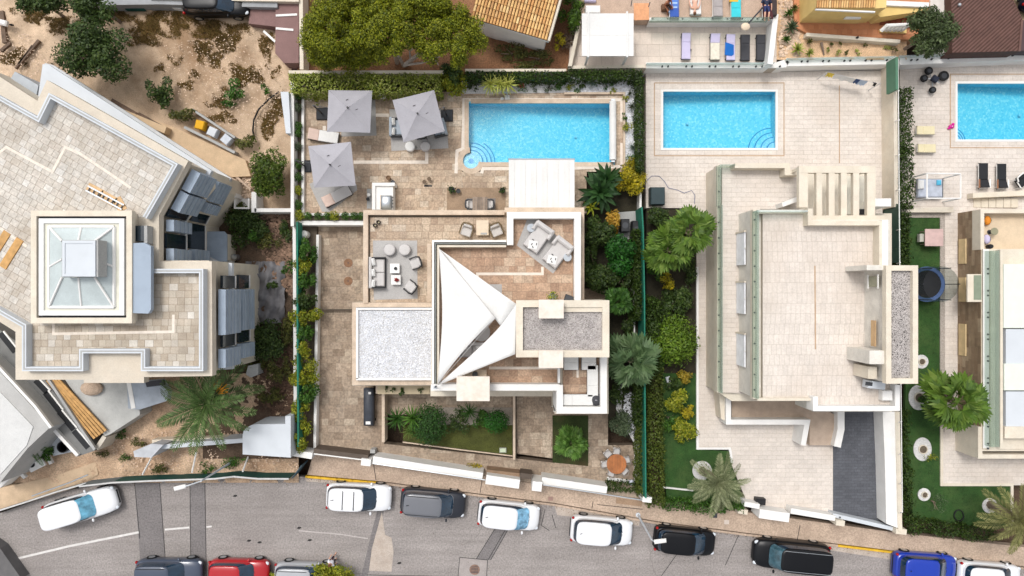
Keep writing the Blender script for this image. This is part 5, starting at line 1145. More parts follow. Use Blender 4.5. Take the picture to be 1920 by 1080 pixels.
# debris at the upper left
for k,(pts,w_) in enumerate(([[(72,75),(35,120)],5],[[(60,85),(28,128)],3],[[(2,20),(8,80)],8],[[(0,95),(18,80)],5])): solo('scrap_timber',['dark slanted','thin slanted','upright edge','short'][k]+' scrap timber at the upper left corner','timber',MB().pw(pts,w_,1.3,1.5),mat('scrap'+str(k),C(110,90,74),var=.3))
t = thing('wheelbarrow','white tray barrow among the scrap at the left edge','barrow',P(12,46,1.5)); part(t,'tray',MB().bbox(0,0,.2,.6,.35,.25,.08,rot=-15),WHITE); part(t,'wheel',MB().ball(.45,-.08,.15,.15,.06,.15,10,6),BLKR); part(t,'handle',MB().tube([(-.3,.1,.35),(-.7,.25,.45)],.02),DMET)

solo('roof_panel','brighter white slab on the corner house roof','roof slab',MB().pp([(0,735),(62,800),(50,835),(0,890)],3.4,3.45),mat('bright_slab',C(216,216,214),rough=.85,var=.08,fine=.08,stain=.3,scol=C(190,188,184)))
# ============================================================ pale villa to the right
ZM, ZA, ZB = .4, 3.4, 6.3
pd = tile_floor(None,'pale_paving',[[(1211,137),(1655,132),(1655,170),(1211,170)],[(1211,170),(1242,170),(1242,279),(1211,279)],[(1456,170),(1655,170),(1655,279),(1456,279)],
    [(1211,279),(1655,279),(1655,400),(1360,400),(1360,780),(1562,780),(1562,968),(1402,945),(1372,872),(1368,843),(1306,843),(1306,390),(1211,390)]],ZM,[.62],.3,PAVE,PAVEJ,gap=.012,zbase=-1.4,seed=31,running=True)
for pts in ([(1227,155.5),(1470,155.5),(1470,292),(1227,292),(1227,155.5)], [(1574,160),(1574,306)]):
    struct('joint_strip', MB().pw(pts, 2.0, ZM-.02, ZM+.005), EDGE, parent=pd)
struct('paving_border',MB().pw([(1308,500),(1308,841),(1369,841),(1373,868)],4,ZM-.3,ZM+.05),WHITE)
def pool_steps(pl, px, py, z, a0, a1, rs):
    cx, cy = P2(px,py,z)
    for k,(r0,r1,zt) in enumerate(rs):
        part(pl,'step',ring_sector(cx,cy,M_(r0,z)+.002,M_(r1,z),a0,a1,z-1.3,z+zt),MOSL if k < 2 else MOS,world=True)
        part(pl,'step_edge',ring_sector(cx,cy,M_(r1,z)-.06,M_(r1,z)+.004,a0,a1,z+zt,z+zt+.006),MATS['step_edge0'],world=True)
pl = thing('swimming_pool','rectangular blue pool in pale paving with steps in its lower right corner','pool',P(1349,224,ZM-1.3))
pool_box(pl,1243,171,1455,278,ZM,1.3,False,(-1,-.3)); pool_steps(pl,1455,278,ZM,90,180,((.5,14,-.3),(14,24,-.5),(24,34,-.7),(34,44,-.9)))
part(pl,'coping',MB().pw([(1241.5,169.5),(1456.5,169.5),(1456.5,279.5),(1241.5,279.5)],4,ZM-.1,ZM+.03,closed=True),WHITE,world=True)
# boundary walls
def glassrail(root, pts, z0, z1, posts, m=None):
    part(root,'glass',MB().pw(pts,.6,z0,z1),m or GLASSW,world=True)
    for (x,y) in posts: part(root,'clamp',MB().cyl(*P2(x,y,z0+.12),z0,z0+.12,.058,8),BLACK,world=True)
w1 = thing('retaining_wall','white wall with clamped glass rail above the middle pool','wall',P(1340,125,0))
part(w1,'wall',MB().pp([(1211,117),(1455,117),(1470,112),(1480,116),(1474,126),(1465,127),(1212,128)],-.3,1.5),WHITE,world=True); glassrail(w1,[(1213,118),(1453,117)],1.5,1.95,[(x,124) for x in (1242,1253,1287,1298,1331,1342,1375,1386,1418,1430,1463)])
w1 = thing('retaining_wall','white wall with clamped glass rail above the clothes line','wall',P(1580,118,0))
part(w1,'wall',MB().pp([(1474,109),(1682,106),(1680,120),(1476,124)],-.3,1.5),WHITE,world=True); glassrail(w1,[(1476,109),(1680,105)],1.5,1.95,[(x,115-(x-1476)*.016) for x in (1476,1504,1515,1544,1555,1584,1595,1624,1635,1664)])
o = solo('side_wall','long white side wall with a cream top right of the clothes line','wall',MB().pp([(1675,110),(1682,110),(1684,388),(1677,388)],-.4,1.9),CREAM)
fn = thing('wire_fence','thin white posts and rails beside the clipped cypress hedge','fence',P(1685,400,.4))
part(fn,'rail',MB().tube([P(1684,110,2.6),P(1686,380,2.6),P(1690,800,2.6),P(1692,960,2.6)],.03,6),WHITE,world=True)
for y in (170,225,290,355,430,492,790,850,905,960): part(fn,'post',MB().tube([P(1676+y*.012,y+2,1.9),P(1684+y*.008,y,2.6)],.04,6),WHITE,world=True)
part(fn,'panel',MB().pw([(1681.5,107),(1682,168)],5,1.9,3.0),mat('green_panel',C(86,128,104),rough=.6,var=.1),world=True); part(fn,'panel',MB().pw([(1686,382),(1687,492)],3,.4,2.2),mat('green_panel_low',C(72,98,86),rough=.6),world=True)
# clothes line
cl = thing('clothes_line','thin clothes line with two posts near the upper right of the paving','clothes line',P(1600,146,ZM))
A, B = Vector(P(1552,135,ZM+1.5)), Vector(P(1650,157,ZM+1.5)); part(cl,'line',MB().tube([A,(A+B)/2-Vector((0,0,.08)),B],.008,4),FGREY,world=True)
for q in (A,B): part(cl,'post',MB().tube([(q.x,q.y,ZM),(q.x,q.y,ZM+1.55)],.025,6),STEEL,world=True)
for nm,lab,t0,t1,dr,m in (('towel','yellow towel on the clothes line',.02,.14,.4,mat('towel_yellow',C(232,206,90))),('sheet','long white sheet on the clothes line',.16,.55,.5,FWHITE),('shirt','dark blue shirt on the clothes line',.56,.66,.5,mat('shirt_blue',C(64,86,130))),('towel','light blue towel on the clothes line',.64,.78,.6,mat('towel_blue',C(196,212,232))),('sock','small black garment at the right end of the clothes line',.90,.95,.25,BLACK)):
    d = (B-A); n_ = Vector((-d.y,d.x,0)).normalized(); a, b = A+d*t0, A+d*t1; m_ = MB()
    for sd in (-1,1):
        for k in range(8):
            u0,u1 = k/8,(k+1)/8; p,q = a+(b-a)*u0-Vector((0,0,.05)), a+(b-a)*u1-Vector((0,0,.05)); w0,w1_ = .04+.05*math.sin(k*1.7+t0*9), .04+.05*math.sin((k+1)*1.7+t0*9)
            m_.add([p,q,q+n_*sd*(w1_+.07)-Vector((0,0,dr)),p+n_*sd*(w0+.07)-Vector((0,0,dr))],[(0,1,2,3)])
    o = solo(nm,lab,'laundry',m_,m); md = o.modifiers.new('t','SOLIDIFY'); md.thickness = .01
# dark tank and hose by the fence
t = thing('storage_box','dark green plastic storage box against the fence of the pale villa','box',P(1229,370,ZM)); part(t,'body',MB().bbox(0,0,0,M_(27,1),M_(33,1),.75,.06),mat('box_green',C(36,52,56),rough=.5)); part(t,'lid',MB().bbox(0,0,.75,M_(26,1),M_(32,1),.06,.03),mat('box_lid',C(44,62,66),rough=.5))
solo('hose','thin blue-grey hose snaking over the pale paving','hose',MB().tube([P(1213,338,ZM+.03),P(1222,330,ZM+.03),P(1236,330,ZM+.03),P(1246,340,ZM+.03),P(1253,352,ZM+.03),P(1272,357,ZM+.03),P(1283,362,ZM+.03),P(1297,357,ZM+.03),P(1303,366,ZM+.03),P(1302,382,ZM+.03)],.02,6),mat('hose_blue',C(128,132,160)))

# --- the house
mv = thing('villa','pale stone villa with roof deck, pergola and long gravel roof','house',P(1520,560,ZM))
def mp(name, mb, m, **k): return part(mv, name, mb, m, world=True, **k)
mp('wall',MB().pp([(1346,312),(1482,312),(1482,320),(1500,320),(1500,312),(1642,312),(1642,400),(1672,400),(1672,772),(1525,772),(1525,752),(1372,752),(1346,735)],-.2,ZA-.3),CREAM)
tile_floor(mv,'terrace_floor',[[(1354,314),(1477,314),(1477,332),(1500,332),(1500,392),(1425,392),(1425,745),(1396,738),(1354,736)]],ZA,[.62],.3,PAVE,PAVEJ,gap=.012,zbase=ZA-.35,seed=33,running=True,singles=150)
mp('parapet',MB().pw([(1347.5,310),(1347.5,736)],6,ZA-.5,ZA+.15),CREAM); mp('balustrade_glass',MB().pw([(1353.5,384),(1353.5,737)],3.5,ZA,ZA+.9),GLASS); mp('balustrade_glass',MB().pw([(1352,384),(1352,309),(1380,309)],2,ZA,ZA+.9),GLASS)
for k in range(14): mp('clamp',MB().cyl(*P2(1348,330+k*29,ZA+.2),ZA+.15,ZA+.22,.05,8),DMET)
mp('parapet',MB().pw([(1378,310.5),(1476,310.5),(1476,324),(1500,324)],9,ZA-.3,ZA+.9),CREAM)
# upper storey
mp('wall',MB().pp([(1412,393),(1515,393),(1515,412),(1668,412),(1668,772),(1525,772),(1525,752),(1412,745)],ZA-.05,ZB-.3),STONE)
tile_floor(mv,'roof_deck',[[(1430,401),(1515,401),(1515,424),(1643,424),(1643,500),(1672,500),(1672,762),(1527,762),(1527,748),(1430,748)]],ZB,[.3],.62,PAVE,PAVEJ,gap=.012,zbase=ZB-.35,seed=34,singles=300)
mp('roof_edge',MB().pw([(1415.5,393),(1415.5,748)],7,ZB-.35,ZB+.15),CREAM); mp('balustrade_glass',MB().pw([(1421.5,394),(1421.5,748)],3.5,ZB,ZB+.85),GLASS); mp('balustrade_glass',MB().pw([(1420,395.5),(1515,395.5)],3,ZB,ZB+.85),GLASSW); mp('roof_edge',MB().pw([(1420,399),(1515,399)],3,ZB-.3,ZB+.12),CREAM)
for k in range(12): mp('clamp',MB().cyl(*P2(1415,412+k*29,ZB+.2),ZB+.15,ZB+.23,.05,8),DMET)
mp('parapet',MB().pw([(1519.5,391),(1519.5,418),(1653,418),(1653,500)],9,ZB-.3,ZB+.7),CREAM); mp('parapet_top',MB().pw([(1659.5,412),(1659.5,500)],11,ZB-.3,ZB+.72),WHITE)
mp('parapet',MB().pw([(1420,749),(1526,749)],5,ZB-.3,ZB+.25),CREAM); mp('parapet',MB().pw([(1529,744),(1529,766),(1683,766),(1683,722)],9,ZB-.3,ZB+.6),WHITE)
mp('expansion_joint',MB().pw([(1528,498),(1529,655)],2.6,ZB-.02,ZB+.006),EDGE)
for (y0,y1) in ((437,497),(530,588),(626,686)):
    xw = X(1412,ZB); y_0,y_1 = Y(y1,4.2),Y(y0,4.2); wn = mp('window',MB().box(xw-.06,y_0,ZA+.05,xw+.02,y_1,ZA+1.55),mat('white_blind'+str(y0),C(240,242,246))); part(wn,'lintel',MB().box(xw-.12,y_1,ZA+.0,xw,y_1+.1,ZA+1.7),CREAM,world=True); part(wn,'latch',MB().ball(xw-.07,(y_0+y_1)/2,ZA+1.7,.05,n=8,m=5),WHITE,world=True)
# pergola
zp = 5.9
mp('pergola_beam',MB().pbox(1498,311,1642,324,zp-.35,zp),CREAM); mp('pergola_beam',MB().pbox(1517,404,1660,414,zp-.35,zp+.02),CREAM)
for (x0,x1,y0,y1) in ((1498,1515,324.2,389),(1531,1541.5,324.2,404),(1554,1565,324.2,404),(1577,1588,324.2,404),(1600,1611,324.2,404),(1626,1641,324.2,404)): mp('pergola_slat',MB().pbox(x0,y0,x1,y1,zp-.33,zp-.002),CREAM)
for x in (1500,1637): mp('pergola_post',MB().pbox(x,312,x+4,318,ZA-.3,zp-.35),CREAM)
mp('buttress',MB().pp([(1466,380),(1498,368),(1500,376),(1468,388)],ZA,ZA+1.1),WHITE); mp('landing_wall',MB().pbox(1641,372,1671,387,ZM,ZA+1.2),WHITE); mp('stair_well',MB().pp([(1588,330),(1630,330),(1630,398),(1588,402)],1.2,3.2),mat('well_wall',C(222,216,200))); mp('stair_door',MB().pbox(1612,392,1626,402,2.9,3.25),BLACK)
# stair block with gravel roof
zs = 9.1
mp('stair_block',MB().pp([(1664,500),(1720,500),(1720,718),(1664,718)],ZB-.3,zs-.3),STONE)
mp('roof_coping',MB().pw([(1666.5,502.5),(1716.5,502.5),(1716.5,714.5),(1666.5,714.5)],10,zs-.4,zs,closed=True),CREAM); mp('roof_bed',MB().pbox(1670,506,1713,711,zs-.4,zs-.3),GBED); pebbles(mv,'gravel',[(1672,508),(1711,508),(1711,709),(1672,709)],zs-.27,GRAVG,7500,.032,7)
xw = X(1664,zs); mp('buttress',MB().box(xw-1.0,Y(508,7),ZB,xw,Y(499,7),zs-.3),STONE); mp('buttress',MB().box(xw-.9,Y(676,7),ZB,xw,Y(652,7),zs-.2),STONE); mp('buttress',MB().box(xw-.5,Y(706,7),ZB,xw,Y(684,7),ZB+1.7),CREAM)
wn = mp('window',MB().box(xw-.05,Y(538,7.2),ZB+.9,xw+.02,Y(518,7.2),ZB+1.9),mat('window_grey',C(150,150,128),rough=.2)); part(wn,'frame',MB().box(xw-.1,Y(541,7.2),ZB+.8,xw-.051,Y(515,7.2),ZB+.9).box(xw-.1,Y(541,7.2),ZB+1.9,xw-.051,Y(515,7.2),ZB+2.0),WHITE,world=True)
mp('niche',MB().box(xw-.03,Y(648,7.2),ZB+1.1,xw+.01,Y(600,7.2),ZB+1.6),mat('niche_tan',C(206,172,130)))
mp('ac_unit',MB().bbox(*P2(1643,722,ZB+.8),ZB+.2,1.0,.45,.7,.03,rot=-6),PGREY); mp('ac_grille',MB().bbox(*P2(1630,720,ZB+.95),ZB+.9,.42,.22,.015,.004,rot=-6),DMET); mp('duct',MB().bbox(*P2(1665,742,ZB+.5),ZB,.6,.6,.5,.05),WHITE)
# entrance walls and ramp at street side
mp('porch_floor',MB().pp([(1372,742),(1525,752),(1565,778),(1565,835),(1518,835),(1518,790),(1372,790)],.2,1.0),mat('porch_pave',C(188,168,150),var=.12,fine=.08)); mp('porch_wall',MB().pw([(1366,736),(1366,791.5),(1514,791.5),(1506,835)],9.5,ZM-.3,1.9),WHITE); mp('porch_face',MB().pp([(1348,737),(1361,737),(1361,790),(1352,785)],ZM-.3,1.6),CREAM)
solo('ramp_wall','white curved wall left of the dark garage ramp','wall',MB().pw([(1577,772),(1577,805),(1570,838)],13,ZM-.2,1.5),WHITE)
rp = tile_floor(None,'garage_ramp',[[(1566,772),(1655,772),(1658,830),(1662,978),(1562,966),(1562,830)]],ZM+.02,[.42],.2,mat('dark_paver',C(94,96,102),rough=.85,var=.12,scale=.8,fine=.1,island=.1),mat('dark_joint',C(66,66,70)),gap=.012,zbase=-.6,seed=36,running=True,singles=0)
solo('ramp_wall','long white wall with a cream top right of the dark garage ramp','wall',MB().pp([(1655,772),(1678,772),(1683,990),(1662,982),(1659,860)],-.2,1.6),WHITE); solo('wall_top','cream capping of the wall beside the garage ramp','capping',MB().pp([(1678.5,772),(1687,772),(1692,1000),(1684,994)],-.2,1.65),CREAM)
front_wall('white street wall in front of the pale villa paving',[(1483,958),(1566,972)],10,1.3); front_wall('wider white pier in front of the pale villa',[(1424,963),(1480,971)],17,1.5,name='gate_pier',cat='pier'); front_wall('short white wall piece beside the date palm',[(1396,945),(1424,950)],9,1.3); front_wall('small cream pier left of the garage gate',[(1568,980),(1584,982)],10,1.5,CREAM,name='gate_pier',cat='pier'); front_wall('small cream pier right of the garage gate',[(1680,996),(1700,998)],10,1.6,CREAM,name='gate_pier',cat='pier'); front_wall('white base below the date palm at the street',[(1384,958),(1402,961)],9,1.0,CREAM,name='gate_pier',cat='pier')
g = thing('garage_gate','white slanted garage gate at the foot of the dark ramp','gate',P(1625,978,ZM)); part(g,'leaf',MB().pw([(1562,966),(1676,992)],7,ZM,1.2),PGREY,world=True); part(g,'handle',MB().ball(*P(1575,970,1.25),.06,n=8,m=5),DMET,world=True)
solo('letter_box','black mailbox set in the pale street wall','box',MB().bbox(*P2(1428,942,1),ZM,.66,.42,.5,.03,rot=-6),BLACK)

# ============================================================ right hand plot
ZQ = .4
tile_floor(None,'pale_paving',[[(1687,126),(1980,112),(1980,155),(1687,155)],[(1687,155),(1794,155),(1794,263),(1687,263)],[(1687,263),(1980,263),(1980,400),(1797,400),(1797,800),(1766,800),(1766,405),(1700,400),(1687,390)],[(1768,800),(1980,800),(1980,910),(1768,910)]],ZQ,[.62],.3,PAVE,PAVEJ,gap=.012,zbase=-1.4,seed=41,running=True)
struct('joint_strip',MB().pw([(1980,139),(1782,139),(1782,277),(1980,277)],2,ZQ,ZQ+.006),EDGE)
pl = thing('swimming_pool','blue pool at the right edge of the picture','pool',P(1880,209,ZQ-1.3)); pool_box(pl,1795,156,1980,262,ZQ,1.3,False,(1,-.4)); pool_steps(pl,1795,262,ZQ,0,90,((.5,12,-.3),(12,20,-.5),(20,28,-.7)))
part(pl,'coping',MB().pw([(1980,154.5),(1793.5,154.5),(1793.5,263.5),(1980,263.5)],4,ZQ-.1,ZQ+.03),WHITE,world=True)
w1 = thing('retaining_wall','white wall with a glass rail under the dark brown roof','wall',P(1810,112,0)); part(w1,'wall',MB().pp([(1687,106),(1790,104),(1980,94),(1980,110),(1800,117),(1687,122)],-.3,1.4),WHITE,world=True); glassrail(w1,[(1687,104),(1790,102),(1980,91)],1.4,1.85,[(x,112-(x-1710)*.045) for x in (1710,1721,1748,1780,1825,1836,1862,1874,1900)])
# pedal kart, pads, swing bed, loungers
t = thing('pedal_kart','black-wheeled pedal kart on the deck beside the right pool','kart',P(1744,152,ZQ),-35)
part(t,'chassis',MB().tube([(-.55,-.3,.25),(-.1,0,.3),(.5,.1,.28)],.04,6).tube([(-.5,.35,.25),(-.1,0,.3),(.35,-.45,.25)],.03,6),STEEL); part(t,'seat',MB().bbox(0.05,.05,.3,.42,.4,.25,.05),mat('kart_seat',C(44,50,66)))
for (x,y,r_) in ((-.58,.32,.26),(-.55,-.28,.24),(.45,.62,.34),(.38,-.6,.22)): wl = part(t,'wheel',MB().cyl(0,0,0,.14,r_,18).xf((x,y,.25)),BLKR); part(wl,'rim',MB().cyl(x,y,.391,.4,r_*.55,14),DMET)
t = thing('inflatable','small bright pink inflatable at the edge of the right pool','toy',P(1782,238,ZQ)); part(t,'body',MB().ball(0,0,.1,.2,.14,.1,12,7).ball(.12,.16,.1,.1,.1,.09,10,6).ball(-.16,-.12,.08,.1,.08,.07,10,6),mat('hot_pink',C(214,30,150),rough=.4)); part(t,'valve',MB().cyl(0,0,.18,.22,.03,8),FWHITE)
for lab,x,y in (('upper cream lounger pad beside the cypress hedge',1730,246.5),('lower cream lounger pad beside the cypress hedge',1732,280)): lounger(lab,x,y,ZQ,0,1.25,.6,CREAMF,CREAMF,WHITE,4)
t = thing('swing_bed','white-framed canopy bed with grey blankets on the right plot','bed',P(1757,349,ZQ)); zt = ZQ+1.9
xs = (1722,1740,1801); 
F4 = [P(1738,325,zt),P(1801,326,zt),P(1801,372,zt),P(1738,372,zt)]
for i in range(4): part(t,'frame_bar',MB().tube([F4[i],F4[(i+1)%4]],.05,6),WHITE,world=True)
for q in F4: part(t,'post',MB().tube([q,(q[0],q[1],ZQ)],.05,6),WHITE,world=True)
part(t,'mattress',MB().bbox(*P2(1744,353,ZQ+.5),ZQ+.3,M_(46,.8),M_(34,.8),.25,.06),mat('blanket',C(186,192,204),var=.15,scale=3),world=True); part(t,'base',MB().bbox(*P2(1744,353,ZQ+.2),ZQ,M_(47,.6),M_(35,.6),.28,.02),DMET,world=True); part(t,'pillow',MB().bbox(*P2(1728,346,ZQ+.7),ZQ+.55,.4,.6,.16,.06),FWHITE,world=True); part(t,'cushion',MB().bbox(*P2(1762,342,ZQ+.7),ZQ+.55,.28,.34,.14,.05),mat('cyan_cushion',C(96,196,232)),world=True)
for lab,x,y,rot in (('left black lounger with wooden arms below the right pool',1838,331,-90),('right black lounger with wooden arms below the right pool',1872,332,-90)):
    t = lounger(lab,x,y,ZQ,90,1.75,.62,BLACK,BLACK,WHITE,20,armed=False)
    for a in (-1,1): part(t,'armrest',MB().bbox(-.55,a*.36,.42,.62,.1,.04,.01),mat('arm_teak'+lab[:4]+str(a),C(150,104,76)) if a>0 else WHITE)
armchair('black and white garden chair at the right picture edge',1907,341,ZQ,35,BLACK,WHITE,.85)
solo('step_wall','cream low wall beside the black loungers','wall',MB().pp([(1824,362),(1940,356),(1940,366),(1824,371)],ZQ,ZQ+.6),CREAM)
for k in range(6): struct('stair_tread',MB().pbox(1826+k*14,372,1839+k*14,389,ZQ-.1,ZQ+.05+.02*k),CREAM)
solo('low_wall','cream wall below the swing bed','wall',MB().pp([(1688,391),(1788,388),(1788,398),(1688,398)],ZQ-.1,ZQ+.45),CREAM)
struct('gravel_border',MB().pp([(1697,398),(1772,398),(1772,810),(1763,810),(1763,408),(1697,408)],-.2,ZQ+.02),mat('mixed_gravel',C(176,166,156),rough=.9,var=.25,scale=10,fine=.3))
lawn('artificial_lawn',[[(1705,408),(1762,408),(1762,800),(1768,910),(1870,910),(1896,912),(1896,986),(1870,992),(1714,972),(1697,900),(1697,770),(1705,500)]],ZQ-.05,120,.04,3,tm=mat('green_turf',C(48,80,34),rough=.9,var=.26,scale=1.2,fine=.2,stain=.6,scol=C(78,100,52),sscale=.7))
struct('lawn_edging',MB().pw([(1766,800),(1766,909),(1898,909),(1898,985)],5,-.1,ZQ+.03),CREAM)
t = thing('play_table','pink-topped square table on the artificial lawn','table',P(1738,447,ZQ)); part(t,'table_top',MB().bbox(0,0,.75,M_(34,1),M_(32,1),.06,.01),mat('dusty_pink',C(206,176,170))); legs4(t,.48,.42,.75,WOODG,.04); part(t,'shelf',MB().bbox(-.7,0,.3,.3,.55,.3,.02),mat('shelf_grey',C(190,188,176)))
t = thing('trampoline','round trampoline with a dark net on the artificial lawn','trampoline',P(1727,533,ZQ-.05)); r = M_(33,.8)
part(t,'mat',MB().cyl(0,0,.68,.70,r*.78,32),BLACK); part(t,'pad',MB().lathe(0,0,[(r*.78,.69),(r*.8,.73),(r,.73),(r,.66),(r*.78,.66)],36),mat('pad_blue',C(78,100,142),rough=.6))
netm = glass_mat('net', C(24,28,34), .6)
part(t,'net',MB().cyl(0,0,.7,2.2,r*.98,24,r*.98,cap=False),netm)
for k in range(6): a = k*1.047; part(t,'pole',MB().tube([(r*math.cos(a),r*math.sin(a),0),(r*math.cos(a),r*math.sin(a),2.25)],.03,6),DMET)
def planter_ring(label,px,py,rpx,oval=1.0,z=ZQ-.05):
    t = thing('planter_ring',label,'planter',P(px,py,z)); r = M_(rpx,z+.1)
    o = part(t,'gravel_disc',MB().lathe(0,0,[(r,0),(r,.06),(r*.96,.07)],28),GBEDW); o.scale = (1,oval,1)
    o = part(t,'inner_ring',MB().lathe(0,0,[(r*.5,.07),(r*.5,.16),(r*.42,.16),(r*.42,.085)],24),CREAM); part(t,'soil',MB().cyl(0,0,.09,.1,r*.41,16),MATS['planter_soil']); return t
planter_ring('white ring planter close to the long gravel roof',1727,678,13); planter_ring('oval white planter beside the big fan palm',1722,745,19,1.25); planter_ring('oval white planter with a thin shrub on the lawn',1729,842,17,1.3); planter_ring('small round white planter with an olive twig',1732,927,12); planter_ring('round white planter at the foot of the right date palm',1855,948,14)
solo('hose_coil','coiled dark hose on the artificial lawn','hose',MB().tube([tuple(Vector(P(1797,966,ZQ+.02))+Vector((.33*math.cos(a*.5),.38*math.sin(a*.5),.004*a))) for a in range(26)],.03,6),BLKR)
# house at the right edge
rh = thing('house','cream house with brown stone cladding at the right edge','house',P(1870,620,ZQ))
def rp_(name, mb, m, **k): return part(rh, name, mb, m, world=True, **k)
zt = 2.7; xw = X(1797,ZQ)
rp_('wall',MB().box(xw,Y(846,zt),-.2,X(1990,zt),Y(467,zt),zt-.02).box(xw,Y(466.9,zt),-.2,X(1990,zt),Y(392,zt),1.95),CREAM)
cl = rp_('cladding',MB().box(xw-.02,Y(846,zt)+.01,-.1,xw,Y(392,zt)-.01,zt-.05),GROUT)
rgx = random.Random(5); y = Y(846,zt)+.02; cnt = 0
tm = {}
for r_ in range(8):
    y = Y(846,zt)+.02 - rgx.random()*.4; z0 = ZQ-.1+r_*.3
    while y < Y(392,zt):
        ln = rgx.choice((.6,.9,1.2)); y0, y1 = max(y,Y(846,zt)+.01), min(y+ln-.01,Y(392,zt)-.01)
        if y1-y0 > .1:
            k = round(y1-y0,2)
            if k not in tm: tm[k] = MB().box(-.03,0,0,0,k,.285).mesh('cladding_tile',TILEBR)
            link('cladding_tile',tm[k],cl,(xw-.021-rh.location.x,y0-rh.location.y,z0-rh.location.z))
        y += ln
for (y0,y1) in ((447,494),(520,566),(608,668)): rp_('window_reveal',MB().box(xw-.12,Y(y1,1.5),ZQ+.2,xw-.05,Y(y0,1.5),ZQ+.9),mat('reveal'+str(y0),C(222,196,150)))
rp_('parapet',MB().pw([(1842,468),(1842,396),(1990,396)],7,1.9,zt),CREAM)
rp_('balcony_floor',MB().pbox(1838,396,1990,468,1.9,1.98),mat('balcony_tan',C(222,200,170),var=.08,fine=.05))
zb = 2.78
rp_('upper_wall',MB().pp([(1843,467),(1990,467),(1990,842),(1843,842)],zt-.4,zb),CREAM); rp_('roof_edge',MB().pw([(1849,467),(1849,840)],11,zb,zb+.05),WHITE); rp_('glass_strip',MB().pbox(1857,470,1874,838,zb,zb+.6),GLASS); rp_('roof_edge',MB().pw([(1878,468),(1878,840)],5,zb,zb+.5),CREAM)
for k in range(9):
    for dy in (0,9): rp_('clamp',MB().cyl(*P2(1853,504+k*41+dy,zb+.1),zb+.05,zb+.12,.06,8),DMET)
for (a,b,c,d,m) in ((1882,495,1990,615,mat('mint_panel',C(228,234,222),var=.04)),(1886,617,1990,682,PGREY),(1883,682,1990,732,MATS['mint_panel']),(1886,734,1990,800,PGREY),(1884,800,1990,822,CREAM)): rp_('roof_panel',MB().pbox(a,b,c,d,zb,zb+.5+.08*(m is not PGREY)),m)
rp_('lower_wall',MB().pw([(1838,800),(1838,856),(1990,856)],8,ZQ,zt),CREAM); rp_('skylight',MB().pbox(1814,514,1841,566,zt-.02,zt+.1),CREAM); rp_('skylight_glass',MB().pbox(1826,516,1840,562,zt+.1,zt+.12),mat('sky_glass',C(140,150,130),rough=.2))
for lab,x,y,m in (('orange float on the small right balcony',1847,414,mat('float_orange',C(226,140,40))),('white and lilac bag on the small right balcony',1846,449,LILAC)):
    t = thing('float' if 'float' in lab else 'bag',lab,'float' if 'float' in lab else 'bag',P(x,y,2.0)); part(t,'body',MB().ball(0,0,.2,.22,.32,.2,12,8),m,True); part(t,'band',MB().lathe(0,0,[(.27,.18),(.29,.2),(.27,.22)],14),BLACK)
round_table('thin wire round table on the small right balcony',1855,435,2.0,7,.5,mat('wire_olive',C(150,146,120)))
solo('low_stool','dark small stool at the bottom of the right balcony','stool',MB().lathe(*P2(1857,462,2.3),[(.12,2.0),(.16,2.3),(.13,2.42)],12),BLACK)
# ============================================================ plots along the top of the picture
ZH, ZU = 1.4, 2.4
terrain('pine_garden',558,1092,-90,138,110,50,lambda a,b: 1.1,mat('pine_soil',C(150,108,78),rough=.95,var=.3,scale=.8,fine=.3,stain=.6,scol=C(80,62,44),sscale=.4),13)
solo('boundary_wall','white wall between the mauve roof and the pines','wall',MB().pp([(560,-60),(567,-60),(569,130),(562,130)],.2,2.4),CREAM)
mr = thing('flat_roof','mauve felt roof with white battens beside the pines','roof',P(520,60,.5)); part(mr,'roof',MB().pp([(517,4),(560,4),(560,118),(532,118),(516,100)],.3,2.2),MAUVE,world=True); part(mr,'roof',MB().pp([(470,15),(517,12),(517,50),(466,44)],.3,2.0),MAUVE,world=True)
for (a,b) in (((517,29),(557,27)),((517,53),(550,56))): part(mr,'batten',MB().pw([a,b],4,2.2,2.26),WHITE,world=True)
part(mr,'rail',MB().pw([(494,58),(516,78)],4,1.8,2.0),WHITE,world=True)
solo('street_wall','grey wall along the top left edge of the picture','wall',MB().pw([(150,4),(300,2),(430,6),(520,8)],12,.5,2.4),mat('wall_grey',C(160,162,164),var=.12)); solo('street_kerb','white top of the wall at the picture\'s upper edge','wall',MB().pw([(280,-8),(430,-4),(560,-2)],10,.5,2.6),CREAM); solo('white_rail','short white plank lying below the grey top wall','plank',MB().pw([(300,8),(340,14)],6,1.5,1.9),WHITE)
solo('green_tarp','dark green tarpaulin at the top edge between the trees','tarpaulin',MB().pp([(225,0),(265,-5),(270,18),(235,18)],1.5,1.8),GREEND)
